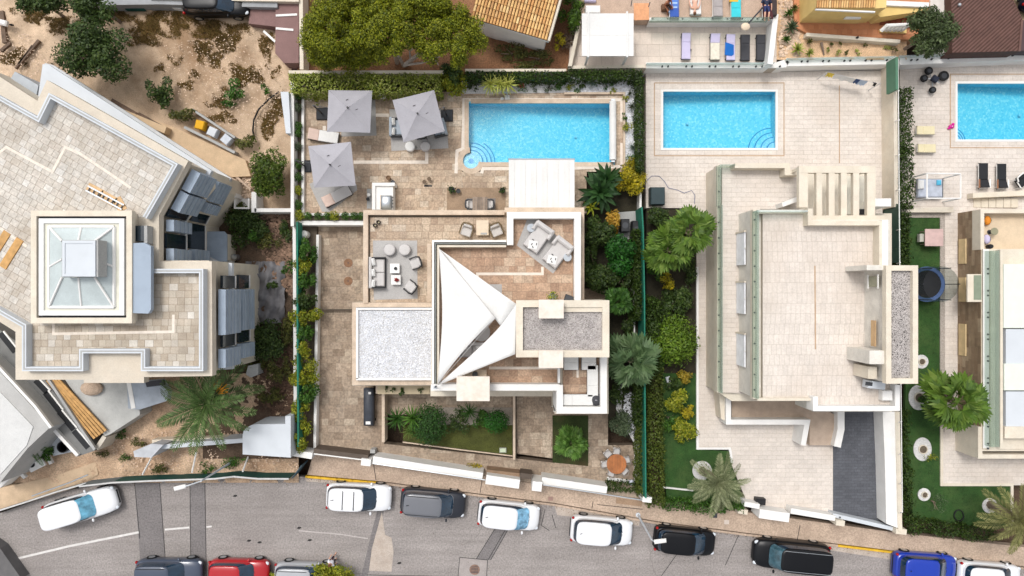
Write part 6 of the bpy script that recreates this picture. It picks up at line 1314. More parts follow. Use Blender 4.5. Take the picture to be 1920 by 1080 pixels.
# clay tiled house
zr0, zr1 = 4.3, 5.4
th = thing('tiled_house','house with an orange clay tiled roof behind the pines','house',P(960,20,1))
O = Vector(P(883,34,zr0)); E = Vector(P(1029,77,zr0)); ex = (E-O); L = ex.length; ex.normalize(); ey = Vector((-ex.y,ex.x,0))
part(th,'wall',MB().prism([tuple((O+ex*.35+ey*.3).xy),tuple((E-ex*.3+ey*.3).xy),tuple((E-ex*.3+ey*6).xy),tuple((O+ex*.35+ey*6).xy)],.8,zr0-.02),WHITE,world=True)
part(th,'eave',MB().prism([tuple(O.xy),tuple(E.xy),tuple((E+ey*.25).xy),tuple((O+ey*.25).xy)],zr0-.28,zr0-.06),WHITE,world=True)
m = MB(); nc = int(L/.2); nr = 14; rg = random.Random(9)
for i in range(nc):
    for j in range(nr):
        b = O + ex*(i*.2+.1) + ey*(j*.42) + Vector((0,0,j*.085+.02)); vs = []
        for t in (0,1):
            q = b + ey*.46*t + Vector((0,0,.085*t*1.05 - (.0 if t == 0 else -.0))); rr = .085 if t == 0 else .072
            for k in range(6): a = math.pi*k/5; vs.append(q + ex*(rr*math.cos(a)+rg.uniform(-.004,.004)) + Vector((0,0,rr*math.sin(a)*.9+(.02 if t == 0 else -.01))))
        m.add(vs, [(k,k+1,k+7,k+6) for k in range(5)]+[(5,4,3,2,1,0)])
rf = part(th,'roof',MB().add([O-Vector((0,0,.04)),E-Vector((0,0,.04)),E+ey*6+Vector((0,0,1.16)),O+ey*6+Vector((0,0,1.16))],[(0,1,2,3)]),mat('roof_under',C(120,76,46)),world=True); part(rf,'clay_tiles',m,ROOFT,world=True,kind='stuff')
part(th,'verge',MB().tube([E+Vector((0,0,.02)),E+ey*6+Vector((0,0,1.24))],.09,6),CREAM,world=True)
# terrace with loungers
tile_floor(None,'upper_terrace',[[(1072,36),(1456,36),(1456,128),(1066,128)]],ZH,[.8],.8,mat('beige_slab',C(228,214,200),rough=.8,var=.08,scale=.8,fine=.05,island=.05,stain=.2,scol=C(206,186,166)),PAVEJ,zbase=-.5,seed=51)
struct('high_terrace',MB().pp([(1078,-90),(1456,-90),(1456,36),(1072,36)],.3,ZU),mat('pebble_floor',C(196,170,150),rough=.9,var=.12,fine=.2))
solo('boundary_wall','pale slanted wall left of the white pavilion roof','wall',MB().pp([(1086,30),(1092,30),(1072,124),(1065,124)],.3,2.2),CREAM)
solo('terrace_wall','cream wall along the bottom of the lounger terrace','wall',MB().pw([(1066,126),(1208,124)],6,.3,1.9),CREAM)
w1 = thing('terrace_rail','white kerb with a glass rail above the lower row of loungers','railing',P(1330,36,ZH)); part(w1,'kerb',MB().pw([(1218,36),(1452,36)],6,ZH-.2,ZU+.1),WHITE,world=True); part(w1,'kerb',MB().pw([(1455,26),(1444,120)],10,ZH-.2,ZU+.08),WHITE,world=True); glassrail(w1,[(1222,32),(1446,32)],ZU,ZU+.9,[(x,35) for x in range(1224,1446,28)],GLASS)
solo('carpet','orange carpet strip leading down to the terrace','carpet',MB().pp([(1188,6),(1217,6),(1217,37),(1189,38)],ZU,ZU+.02),mat('orange_carpet',C(226,164,120),var=.15,scale=5,fine=.1)); solo('handrail','thin dark handrails beside the orange carpet','railing',MB().tube([P(1185,0,ZU+.8),P(1183,12,ZU+.8)],.03).tube([P(1219,4,ZU+.8),P(1216,13,ZU+.8)],.03),DMET); solo('bench','small brown bench below the white kerb','bench',MB().bbox(*P2(1229,41.5,ZH+.3),ZH,.62,.2,.35,.02),mat('bench_brown',C(150,120,110)))
pv = thing('pavilion','square white pavilion roof on the lounger terrace','pavilion',P(1140,66,ZH)); zp_ = 3.6
part(pv,'roof',MB().pbox(1091,25,1188,66,zp_-.06,zp_).pbox(1091,66.3,1188,105,zp_-.06,zp_),FWHITE,world=True)
for x in (1103,1176): part(pv,'rail',MB().pbox(x-1.5,21,x+1.5,107,zp_,zp_+.08),FWHITE,world=True)
for x in (1103,1176):
    for y in (24,104): part(pv,'post',MB().box(X(x,zp_)-.06,Y(y,zp_)-.06,ZH,X(x,zp_)+.06,Y(y,zp_)+.06,zp_-.06),WHITE,world=True)
solo('storage_box','white cabinet above the white pavilion','cabinet',MB().bbox(*P2(1112,17,ZU+.8),ZU,.95,.5,.8,.04),WHITE); solo('canvas_bag','pale folded sunbed against the wall at the top of the terrace','bag',MB().bbox(*P2(1107,-2,ZU+.3),ZU,.75,.3,.3,.05),LILAC)
lounger('lilac towel lounger standing alone on the terrace',1284,90,ZH,-90,1.75,.62,LILAC,LILAC,DMET,12); lounger('lounger with a white and cream towel on the terrace',1338,91,ZH,-90,1.75,.66,mat('cream_towel',C(232,224,206),var=.12,scale=5),LILAC,DMET,12); lounger('lounger with a blue towel on the terrace',1367,92,ZH,-90,1.75,.62,LILAC,LILAC,CHAR,6); lounger('charcoal lounger second from the right on the terrace',1394.5,92.5,ZH,-90,1.75,.62,CHAR,CHAR,BLACK,4); lounger('charcoal lounger next to the white side wall of the terrace',1423.5,92.5,ZH,-90,1.75,.62,CHAR,CHAR,BLACK,4)
solo('towel','bright blue towel spread on a lounger','towel',MB().pp([(1360,79),(1376,84),(1376,102),(1372,105),(1359,103)],ZH+.385,ZH+.41),mat('towel_royal',C(14,104,190),var=.1))
solo('bag','small dark bag beside the lilac lounger','bag',MB().ball(*P2(1294,93,ZH+.2),ZH+.12,.12,.1,.12,8,6),BLACK)
lounger('blue striped lounger on the high terrace',1262,10,ZU,90,1.9,.62,mat('blue_stripe_a',C(88,128,206)),mat('blue_stripe_b',C(60,96,180)),WHITE,6)
for k in range(4): solo('stripe_towel',['first','second','third','fourth'][k]+' pale band of the blue striped lounger','towel',MB().pbox(1254,-4+k*8,1270,-1+k*8,ZU+.3,ZU+.386),mat('pale_band'+str(k),C(170,200,236)))
lounger('white lounger under the sunbather on the high terrace',1302,4,ZU,90,1.95,.72,FWHITE,FWHITE,WHITE,4); lounger('grey mesh lounger on the high terrace',1343,8,ZU,90,1.95,.66,mat('mesh_grey',C(168,160,158),fine=.15),MATS['mesh_grey'],WHITE,6); lounger('turquoise lounger with a yellow head on the high terrace',1377,12,ZU,90,1.8,.66,mat('turq',C(60,200,210)),MATS['turq'],WHITE,4); solo('towel','yellow towel on the turquoise lounger','towel',MB().pbox(1368,-6,1384,3,ZU+.3,ZU+.4),mat('towel_gold',C(236,190,60)))
lounger('dark lounger under the reclining bather at the right of the high terrace',1436,12,ZU,90,1.95,.7,mat('dark_red',C(84,38,44)),MATS['dark_red'],WHITE,4); solo('wicker_bench','dark brown bench at the right end of the high terrace','bench',MB().bbox(*P2(1452,8,ZU+.4),ZU,.36,1.4,.4,.03),mat('wicker',C(66,54,54),fine=.2))
t = thing('outdoor_lamp','tall bent lamp post with a beige shade on the lounger terrace','lamp',P(1412,34,ZH)); a = Vector(P(1412,34,ZH)); b = Vector(P(1398,50,ZH+2.2))-a; part(t,'post',MB().tube([(0,0,0),(.05,.05,1.6),tuple(b)],.05,8),DMET); part(t,'shade',MB().ball(b.x,b.y,b.z,.3,.26,.12,12,6),mat('shade_beige',C(226,206,180)))
# succulent strip and orange terrace
terrain('rock_garden',1456,1700,-60,112,50,40,lambda a,b: 1.45,mat('sandy_bed',C(222,186,148),rough=.95,var=.18,scale=1.5,fine=.25),17)
pebbles(None,'garden_stones',[(1460,0),(1488,0),(1500,60),(1500,105),(1462,105)],1.5,ROCK,320,.1,21); o = bpy.data.objects['garden_stones']; o['label'] = 'pale stones strewn in the succulent strip'; o['category'] = 'stones'
tile_floor(None,'orange_terrace',[[(1487,-60),(1760,-60),(1760,30),(1720,74),(1690,74),(1512,62),(1490,50)]],1.75,[.34],.34,TERRA,mat('terra_joint',C(190,140,104)),gap=.014,zbase=.5,seed=53)
solo('terrace_kerb','white kerb along the lower edge of the orange terrace','wall',MB().pw([(1512,64.5),(1688,77.5)],6.5,.8,2.0),CREAM); solo('bird','small black bird shape perched on the white kerb','bird',MB().ball(*P2(1608,70,2.1),2.06,.1,.07,.07,8,6).ball(*P2(1609,68,2.15),2.14,.05,.05,.05,8,5),BLACK)
yh = thing('yellow_house','yellow plastered house with a clay tiled roof over the orange terrace','house',P(1590,10,1.75))
part(yh,'wall',MB().pp([(1528,-80),(1662,-80),(1662,14),(1640,16),(1530,14)],1.6,4.2),YPLAS,world=True); part(yh,'porch_floor',MB().pp([(1512,-80),(1530,-80),(1530,12),(1517,24),(1512,24)],1.6,2.2),YPLAS,world=True); part(yh,'porch_rim',MB().pw([(1513,-60),(1513,24),(1520,24),(1531,14)],3,2.2,2.3),WHITE,world=True)
O = Vector(P(1530,15,4.3)); m = MB(); nc = 24; W_ = X(1641,4.3)-X(1530,4.3); sp = W_/nc
for i in range(nc):
    for j in range(8):
        b = O + Vector((sp*(i+.5),j*.42,j*.1)); vs = []
        for t_ in (0,1):
            q = b+Vector((0,.46*t_,.105*t_)); rr = sp*.42
            for k in range(6): a = math.pi*k/5; vs.append(q+Vector((rr*math.cos(a),0,rr*math.sin(a)*.9+(.02 if t_ == 0 else 0))))
        m.add(vs,[(k,k+1,k+7,k+6) for k in range(5)]+[(5,4,3,2,1,0)])
rf = part(yh,'roof',MB().add([O,O+Vector((W_,0,0)),O+Vector((W_,3.5,.85)),O+Vector((0,3.5,.85))],[(0,1,2,3)]),MATS['roof_under'],world=True); part(rf,'clay_tiles',m,ROOFT,world=True,kind='stuff')
part(yh,'eave',MB().pw([(1530,17),(1641,22)],2.5,4.1,4.25),WHITE,world=True); wn = part(yh,'window',MB().box(X(1556,3),Y(20.5,3)-.02,2.6,X(1563,3),Y(20.5,3)+.05,3.5),DMET,world=True); part(yh,'awning',MB().bbox(*P2(1601,26,2.9),2.6,1.05,.5,.3,.1),WHITE,world=True)
part(yh,'side_wall',MB().pp([(1641,22),(1662,6),(1740,6),(1738,20),(1650,32)],1.6,2.9),YPLAS,world=True); part(yh,'side_cap',MB().pw([(1642,16),(1655,5),(1742,9)],9,2.9,3.1),WHITE,world=True)
st = thing('garden_stair','brown stair with a white turned balustrade beside the yellow house','stairs',P(1685,40,1.75))
for k in range(7): part(st,'step',MB().pbox(1651+k*10,30,1660.5+k*10,46,1.6,1.85+k*.06),mat('step_brown'+str(k),C(140,76,54)),world=True)
part(st,'handrail',MB().tube([P(1652,58,2.6),P(1662,48,2.9),P(1705,46,3.0)],.12,8),WHITE,world=True)
for k in range(6): part(st,'baluster',MB().lathe(*P2(1666+k*7,50,2.6),[(.09,1.9),(.12,2.2),(.06,2.5),(.1,2.8)],8),WHITE,world=True)
part(st,'plinth',MB().pp([(1650,54),(1700,54),(1700,62),(1650,60)],1.6,1.9),YPLAS,world=True)
solo('path_slab','pale concrete path between the orange terrace and the brown roof','path',MB().pp([(1746,-60),(1780,-60),(1778,28),(1785,30),(1786,99),(1742,99)],.5,1.9),mat('path_grey',C(222,214,206),var=.08))
# dark brown ribbed roof
br = thing('brown_roof','dark brown ribbed roof in the upper right corner','roof',P(1850,50,1)); pts = [(1782,-60),(1872,-60),(1917,37),(1912,96),(1785,99)]
part(br,'sheet',MB().pp(pts,.5,2.6),BROWNC,world=True); z = 2.6
Wp = [P2(a,b,z) for a,b in pts]; k = -40
rm = mat('rib_brown',C(112,82,74),rough=.7,var=.15)
c_,s_ = math.cos(R(42)),math.sin(R(42)); Lp = [(x*c_+y*s_,-x*s_+y*c_) for x,y in Wp]; y = min(q[1] for q in Lp)
while y < max(q[1] for q in Lp):
    q = clip(Lp,-999,y,999,y+.085)
    if len(q) >= 3: part(br,'rib',MB().prism([(u*c_-v*s_,u*s_+v*c_) for u,v in q],z,z+.05),rm,world=True)
    y += .19
part(br,'vent',MB().ball(*P(1799,9,z+.1),.12,n=10,m=6),STEEL,world=True); part(br,'ridge',MB().pw([(1917,37),(1912,96)],4,z,z+.1),rm,world=True)
struct('corner_yard',MB().pp([(1884,-60),(1990,-60),(1990,96),(1913,96),(1918,38)],.5,1.8),mat('yard_tan',C(214,192,156),var=.15,fine=.1))
solo('patio_chair_frame','small white bent frame on the wall below the brown roof','frame',MB().tube([P(1885,96,1.7),P(1888,92,2),P(1895,93,2),P(1896,98,1.7)],.04,6),WHITE)
solo('side_roof','dark mauve roof strip at the right edge under the brown roof','roof',MB().pp([(1917,38),(1990,30),(1990,95),(1913,95)],1.5,2.4),mat('strip_mauve',C(84,66,68)))
# ============================================================ vehicles
def paint(name, col, rough=.3): return mat(name, col, rough=rough, var=.03, scale=1, coat=.5, spec=.5)
P_WHITE = paint('car_white', C(240,241,243)); P_GREY = mat('car_graphite', C(44,47,55), rough=.35, var=.05, spec=.4); P_BLACK = mat('car_black', C(14,15,19), rough=.35, var=.05, spec=.3); P_BLUE = paint('car_blue', C(16,56,170)); P_RED = paint('car_red', C(178,24,34)); P_SLATE = paint('car_slate', C(70,80,98)); P_SILV = paint('car_silver', C(176,178,182))
P_LGREY = paint('car_grey_roof', C(112,114,120)); LAMP = mat('headlamp', C(222,228,234), rough=.15, var=.1, scale=8); TAIL = mat('tail_lamp', C(170,20,22), rough=.2, var=.1)
def car(label, px, py, heading, L=4.3, W=1.78, Hc=1.48, body=None, roof=None, hood=.95, rear=.14, van=0.0, rails=False, bars=False, ant=True, name='parked_car', seed=0, z=0.0, glass=None):
    body = body or P_WHITE; roof = roof or body
    t = thing(name, label, 'car', P(px,py,.7)[:2]+(z,), heading, 'cars parked along the street')
    # lower body
    st = [(-1,.60,.34,.66),(-.985,.74,.26,.84),(-.94,.88,.22,.93),(-.82,.97,.2,.96),(-.5,1,.2,.95),(0,1,.2,.94),(.35,1,.2,.93),(.55,.99,.2,.91),(.72,.975,.2,.87),(.86,.91,.22,.80),(.94,.79,.24,.73),(.985,.60,.28,.64),(1,.42,.34,.56)]
    m = MB(); n = 0; rows = []
    for (u,wf,zb,zt) in st:
        x = u*L/2; w_ = W/2*wf; zt = zt + van*.1
        ring = [(x,-w_*.9,zb),(x,-w_*1.0,zb+.14),(x,-w_*1.0,zt-.22),(x,-w_*.965,zt-.08),(x,-w_*.86,zt-.01),(x,-w_*.5,zt+.025),(x,0,zt+.035)]
        ring += [(a,-b,c) for a,b,c in ring[-2::-1]]; rows.append(ring)
    k = len(rows[0]); vs = [p for r_ in rows for p in r_]
    fs = [(i*k+j,i*k+j+1,(i+1)*k+j+1,(i+1)*k+j) for i in range(len(rows)-1) for j in range(k-1)] + [tuple(range(k-1,-1,-1)), tuple((len(rows)-1)*k+j for j in range(k))] + [(i*k+k-1,i*k,(i+1)*k,(i+1)*k+k-1) for i in range(len(rows)-1)]
    m.add(vs, [f[::-1] for f in fs]); b = part(t,'body',m,body,True)
    # cabin
    xf_b, xr_b = L/2-hood+.18, -L/2+rear-.04; xf_t, xr_t = xf_b-.92+van*.3, xr_b+.26-van*.12; zb = .9+van*.1
    def pt(th, v, off=0.0):
        cx_b,hx_b = (xf_b+xr_b)/2,(xf_b-xr_b)/2; cx_t,hx_t = (xf_t+xr_t)/2,(xf_t-xr_t)/2; e = 2/5.0
        c,s_ = math.cos(th),math.sin(th); ux = math.copysign(abs(c)**e,c); uy = math.copysign(abs(s_)**e,s_)
        vv = v**.9; hx = hx_b+(hx_t-hx_b)*vv; hy = W/2*(.925+(.83-.925)*v); cx = cx_b+(cx_t-cx_b)*vv
        return (cx+ux*(hx+off), uy*(hy+off), zb+(Hc-zb)*(v*(2-v)*.35+v*.65)+off*.3)
    N = 48; m = MB(); vs = []; V5 = (0,.25,.5,.75,.92,1.0)
    for v in V5: vs += [pt(2*math.pi*i/N, v) for i in range(N)]
    fs = [(a*N+i,a*N+(i+1)%N,(a+1)*N+(i+1)%N,(a+1)*N+i) for a in range(len(V5)-1) for i in range(N)]
    top = len(V5)*N; cxt = (xf_t+xr_t)/2
    for s2,dz in ((.93,.025),(.6,.05)): vs += [((p[0]-cxt)*s2+cxt,p[1]*s2,p[2]+dz) for p in vs[(len(V5)-1)*N:len(V5)*N]]
    fs += [((len(V5)-1)*N+i,(len(V5)-1)*N+(i+1)%N,top+(i+1)%N,top+i) for i in range(N)]+[(top+i,top+(i+1)%N,top+N+(i+1)%N,top+N+i) for i in range(N)]+[tuple(top+N+i for i in range(N))]
    m.add(vs,fs); part(t,'roof',m,roof,True)
    def pane(nm,t0,t1,v0,v1,off=.012,nn=10,mm=None):
        m = MB(); vs = []
        for i in range(nn+1):
            for j in range(4): vs.append(pt(t0+(t1-t0)*i/nn, v0+(v1-v0)*j/3, off))
        m.add(vs,[(i*4+j,(i+1)*4+j,(i+1)*4+j+1,i*4+j+1) for i in range(nn) for j in range(3)]); return part(t,nm,m,(glass if nm == 'windshield' and glass else GLASSB),True)
    ws = pane('windshield',-.80,.80,.06,.93,.014,12)
    pane('rear_window',math.pi-.72,math.pi+.72,.3,.88)
    for s2 in (1,-1): pane('side_window',s2*(math.pi/2-.95),s2*(math.pi/2+.95),.3,.84)
    for a in (-1,1):
        m = MB().ball(L/2-.17,a*W*.36,.66+van*.08,.16,.14,.07,10,6); part(t,'headlight',m,LAMP,True)
        part(t,'taillight',MB().ball(-L/2+.10,a*W*.42,.84+van*.08,.10,.10,.12,10,6),TAIL,True)
        part(t,'mirror',MB().ball(xf_b-.42,a*(W/2+.09),1.0+van*.1,.08,.13,.08,10,6),body,True)
        for b_ in (-1,1):
            x = b_*L*.305; wl = part(t,'wheel',MB().add(*(lambda n_: ([(x+.33*math.cos(6.2832*i/n_),a*(W/2+s2),.33+.33*math.sin(6.2832*i/n_)) for s2 in (-.2,.03) for i in range(n_)],[(i,(i+1)%n_,n_+(i+1)%n_,n_+i) for i in range(n_)]+[tuple(range(n_)),tuple(range(n_,2*n_))]))(18)),BLKR)
            part(wl,'rim',MB().add([(x+.21*math.cos(6.2832*i/14),a*(W/2+.034),.33+.21*math.sin(6.2832*i/14)) for i in range(14)],[tuple(range(14))]),STEEL)
    m = MB()
    for a in (-1,1): m.tube([(xf_b-.02,a*.05,.93+van*.1),(xf_b-.16,a*.55-.05,1.0+van*.1)],.012,4)
    part(t,'wiper',m,BLACK)
    part(t,'grille',MB().bbox(L/2-.02,0,.42,.06,W*.5,.16,.02),BLACK); part(t,'bumper_strip',MB().tube([(-L/2-.01,-W*.33,.52),(-L/2-.02,0,.53),(-L/2-.01,W*.33,.52)],.04,6),BLACK)
    if rails:
        for a in (-1,1): part(t,'roof_rail',MB().tube([(xf_t-.15,a*W*.335,Hc+.03),(xf_t-.4,a*W*.34,Hc+.08),(xr_t+.4,a*W*.34,Hc+.08),(xr_t+.12,a*W*.335,Hc+.03)],.02,6),BLACK if body is not P_BLACK else STEEL)
    if bars:
        for x in (xf_t-.55,xf_t-1.3): part(t,'roof_bar',MB().tube([(x,-W*.35,Hc+.08),(x,W*.35,Hc+.08)],.025,6),BLACK)
    if ant: part(t,'antenna',MB().tube([(xr_t+.35,0,Hc+.03),(xr_t+.18,0,Hc+.2)],.02,5),BLACK)
    return t
car('old white pickup-like off-roader parked at the green hoarding', 153, 951, 16.5, 5.0, 1.85, 1.75, P_WHITE, hood=1.5, rear=.08, van=.6, ant=False, glass=mat('sky_glass_blue',C(110,176,204),rough=.1,var=.5,scale=2.2,spec=.8))  # blue sky reflection painted into the windscreen colour
car('white estate car with black roof bars in front of the driveway', 673, 932, -2.5, 4.45, 1.82, 1.52, P_WHITE, hood=1.1, bars=True, rails=False)
car('graphite people carrier with a grey roof behind the roof-barred car', 812, 943, -5, 4.4, 1.82, 1.6, P_GREY, P_LGREY, hood=.95, rails=True, van=.3)
car('white hatchback with a bright sun reflector in its windscreen', 954, 966, -6.5, 4.2, 1.8, 1.52, P_WHITE, hood=.85, glass=mat('reflector_glass',C(120,170,200),rough=.1,var=.8,scale=2.6,spec=.8))  # paler glass colour paints the reflections and the sun reflector
car('white compact car before the street lamp', 1128, 995, -5, 4.25, 1.82, 1.55, P_WHITE, hood=.9)
car('black hatchback right under the street lamp', 1284, 1014, -6, 4.2, 1.75, 1.48, P_BLACK, hood=.9)
car('large black van facing left on the street', 1483, 1041, 174.5, 5.2, 1.95, 1.85, P_BLACK, hood=1.1, glass=mat('teal_glass',C(60,92,104),rough=.1,var=.5,scale=2.5,spec=.8), van=1.0, ant=False, rails=True)
car('bright blue car cut by the lower picture edge', 1735, 1063, -4, 4.3, 1.85, 1.55, P_BLUE, hood=1.0)
car('white car in the lower right corner', 1855, 1080, -5, 4.3, 1.8, 1.5, P_WHITE, hood=1.0)
car('slate blue car at the bottom left', 317, 1074, 0, 4.5, 1.85, 1.6, P_SLATE, hood=1.2, rails=True)
car('red car at the bottom edge', 448, 1074, -1, 4.1, 1.8, 1.5, P_RED, hood=1.05)
car('silver car behind the yellow-green bush at the bottom', 574, 1080, -2, 4.3, 1.8, 1.5, P_SILV, hood=1.0, rails=True)
car('black car parked under the wall at the top left', 424, 22, 0, 4.3, 1.85, 1.6, P_BLACK, hood=1.0, z=1.55)
car('dark blue car at the very top right corner', 1925, -8, 60, 4.3, 1.8, 1.5, paint('car_navy',C(20,30,52)), hood=1.0, z=1.8)
sh = solo('sun_reflector','pale blue sun reflector behind a windscreen','reflector',MB().pp([(963,958),(977,954),(981,966),(968,978),(963,974)],1.405,1.41),mat('reflector',C(200,222,236),rough=.3,var=.2,scale=4)) if False else None
# leaf litter gathered in the gutter
rl = np.random.RandomState(8); Vs = []
for k in range(1500):
    i_ = rl.randint(0,len(KERB)-2); u_ = rl.rand(); x_ = KERB[i_][0]+(KERB[i_+1][0]-KERB[i_][0])*u_; y_ = KERB[i_][1]+(KERB[i_+1][1]-KERB[i_][1])*u_+1.5+abs(rl.normal())*4
    if k%4 == 0: x_, y_ = rl.uniform(240,560), 897+abs(rl.normal())*7
    if k%9 == 0: x_, y_ = rl.uniform(0,1900), rl.uniform(1000,1075)
    a_, b_ = P2(x_,y_,.01); s_ = rl.uniform(.015,.045); g = rl.uniform(0,6.28); c_, d_ = math.cos(g)*s_, math.sin(g)*s_
    Vs += [(a_-c_,b_-d_,.011),(a_+d_*.6,b_-c_*.6,.014),(a_+c_,b_+d_,.018),(a_-d_*.6,b_+c_*.6,.014)]
V_ = np.array(Vs); tag(link('leaf_litter', np_mesh('leaf_litter', V_, np.arange(len(V_)).reshape(-1,4), leafm('litter',[C(92,70,52),C(120,96,70),C(66,54,44),C(140,118,92)]))), 'dry leaf litter gathered along the kerb', 'leaves', kind='stuff')
# ============================================================ lamps
def street_lamp(label, base, z0, head, zh):
    t = thing('street_lamp',label,'street lamp',P(*base,z0)); b = Vector(P(*base,z0)); h = Vector(P(*head,zh))-b
    part(t,'pole',MB().tube([(0,0,0),(0,0,zh-z0-.4)],.08,8,.05),PGREY); part(t,'arm',MB().tube([(0,0,zh-z0-.45),(h.x*.6,h.y*.6,h.z-.05),(h.x,h.y,h.z)],.04,6),PGREY)
    d = h.xy.normalized() if h.xy.length > .05 else Vector((1,0)); hd = MB().bbox(0,0,-.06,.75,.26,.12,.05); hd.xf((h.x+d.x*.3,h.y+d.y*.3,h.z),math.degrees(math.atan2(d.y,d.x))); part(t,'lamp_head',hd,WHITE,True); part(t,'foot',MB().cyl(0,0,0,.1,.16,12),PGREY); return t
street_lamp('slender lamp post leaning over the black hatchback', (1196,965), .13, (1229,1016), 5.2)
street_lamp('lamp post behind the green hoarding with its head over the road', (435,866), .1, (346,912), 5.2)
# ============================================================ people
def person(label, loc, rotz, pose, skin, top=None, bottom=None, hair=None, scale=1.0):
    root = thing('person', label, 'person', loc, rotz)
    J = {'pel':(0,0,.95),'bel':(0,0,1.1),'che':(.02,0,1.32),'nec':(.02,0,1.48),'hd0':(.04,0,1.58),'hd1':(.05,0,1.72)}
    def limb(pre, s_, a, f):
        J[pre+'sh'] = (.02,s_*.18,1.40); J[pre+'el'] = (a[0],s_*.26,1.13); J[pre+'wr'] = (a[1],s_*.28,.90+a[2]); J[pre+'pa'] = (a[1]+.04,s_*.28,.82+a[2])
        J[pre+'hi'] = (0,s_*.09,.92); J[pre+'kn'] = (f[0],s_*.10,.50); J[pre+'an'] = (f[1],s_*.10,.09); J[pre+'to'] = (f[1]+.16,s_*.11,.04)
    if pose == 'walk': limb('L',1,(.08,.22,.05),(.14,.10)); limb('R',-1,(-.1,-.08,.03),(-.02,-.24))
    else: limb('L',1,(0,.06,0),(.03,.02)); limb('R',-1,(0,.06,0),(.03,.02))
    if pose == 'lie':
        J = {k:(z-.95,y*1.25,.12-x*.6) for k,(x,y,z) in J.items()}
        for s_,p in ((1,'L'),(-1,'R')): J[p+'kn'] = (-.42,s_*.13,.22); J[p+'to'] = (-.93,s_*.14,.2)
    if pose == 'sit':
        dz = -.48; J2 = {}
        for k,(x,y,z) in J.items():
            J2[k] = (x,y,z+dz)
        for s_,p in ((1,'L'),(-1,'R')): J2[p+'hi']=(.02,s_*.1,.45); J2[p+'kn']=(.42,s_*.13,.47); J2[p+'an']=(.45,s_*.12,.08); J2[p+'to']=(.6,s_*.12,.04); J2[p+'el']=(.1,s_*.25,.68); J2[p+'wr']=(.32,s_*.2,.56); J2[p+'pa']=(.4,s_*.19,.55)
        J = J2
    fin = []
    for p,s_ in (('L',1),('R',-1)):
        w_, q = Vector(J[p+'wr']), Vector(J[p+'pa']); d = (q-w_).normalized(); sd = Vector((1,0,0)).cross(d); sd = sd.normalized() if sd.length > .1 else Vector((0,1,0))
        if abs(d.x) > .8: sd = Vector((0,1,0))
        for k,l in enumerate((.055,.065,.06,.045)):
            a = q+sd*(k-1.5)*.02+d*.02; J[p+'f%d'%k] = tuple(a); J[p+'g%d'%k] = tuple(a+d*l+Vector((.012,0,-.01))); fin += [(p+'pa',p+'f%d'%k),(p+'f%d'%k,p+'g%d'%k)]
        J[p+'t0'] = tuple(w_+d*.03+sd*.035); J[p+'t1'] = tuple(w_+d*.07+sd*.055); fin += [(p+'wr',p+'t0'),(p+'t0',p+'t1')]
    E_ = [('pel','bel'),('bel','che'),('che','nec'),('nec','hd0'),('hd0','hd1')]
    for p in 'LR': E_ += [('che',p+'sh'),(p+'sh',p+'el'),(p+'el',p+'wr'),(p+'wr',p+'pa'),('pel',p+'hi'),(p+'hi',p+'kn'),(p+'kn',p+'an'),(p+'an',p+'to')]
    E_ += fin
    RAD = {'pel':.135,'bel':.125,'che':.14,'nec':.055,'hd0':.085,'hd1':.085,'sh':.065,'el':.045,'wr':.028,'pa':.034,'hi':.095,'kn':.06,'an':.042,'to':.036}
    def skinmesh(nm, keys, edges, mt, grow=0.0, rootk='pel'):
        idx = {k:i for i,k in enumerate(keys)}; me = bpy.data.meshes.new(nm); me.from_pydata([J[k] for k in keys],[(idx[a],idx[b]) for a,b in edges],[]); me.materials.append(mt)
        o = link(nm,me,root); md = o.modifiers.new('skin','SKIN'); 
        for k in keys:
            r_ = RAD.get(k) or RAD.get(k[1:]) or .009; v = me.skin_vertices[0].data[idx[k]]; v.radius = (r_+grow,r_+grow); v.use_root = (k == rootk)
        sb = o.modifiers.new('sub','SUBSURF'); sb.levels = 1; sb.render_levels = 2; md.use_smooth_shade = True; return o
    skinmesh('body', list(J), E_, skin)
    if top: ks = ['pel','bel','che','Lsh','Rsh','Lel','Rel']; skinmesh('shirt', ks, [('pel','bel'),('bel','che'),('che','Lsh'),('che','Rsh'),('Lsh','Lel'),('Rsh','Rel')], top, .022)
    if bottom: ks = ['pel','bel','Lhi','Rhi','Lkn','Rkn']; skinmesh('shorts', ks, [('pel','bel'),('pel','Lhi'),('pel','Rhi'),('Lhi','Lkn'),('Rhi','Rkn')], bottom, .018)
    h0, h1 = Vector(J['hd0']), Vector(J['hd1']); d = (h1-h0).normalized()
    if hair: c = h1+d*.02-Vector((.03,0,0))*(pose != 'lie'); part(root,'hair',MB().ball(c.x,c.y,c.z,.105,.1,.1,12,8),hair,True)
    fc = Vector((1,0,0)) if pose != 'lie' else Vector((0,0,1)); m = (h0+h1)/2; side_ = Vector((0,1,0))
    part(root,'nose',MB().ball(*(m+fc*.1),.018,n=8,m=5),skin,True)
    for s_ in (-1,1): part(root,'eye',MB().ball(*(m+fc*.085+side_*s_*.035+d*.03),.012,n=8,m=5),BLACK); part(root,'ear',MB().ball(*(m+side_*s_*.09),.022,n=8,m=5),skin)
    part(root,'mouth',MB().ball(*(m+fc*.085-d*.05),.02,n=8,m=4),mat('lip'+label[:6]+str(int(loc[0])),C(170,90,84)))
    return root
SK1 = mat('skin_light',C(226,176,150),rough=.6,var=.05); SK2 = mat('skin_tan',C(178,116,84),rough=.6,var=.05); HR1 = mat('hair_dark',C(52,36,28),rough=.7); HR2 = mat('hair_brown',C(104,66,42),rough=.7)
person('pedestrian in a white shirt and dark shorts walking on the street', P(630,1042,0), 60, 'walk', SK1, mat('shirt_white',C(236,236,244)), mat('shorts_dark',C(70,50,60)), HR2)
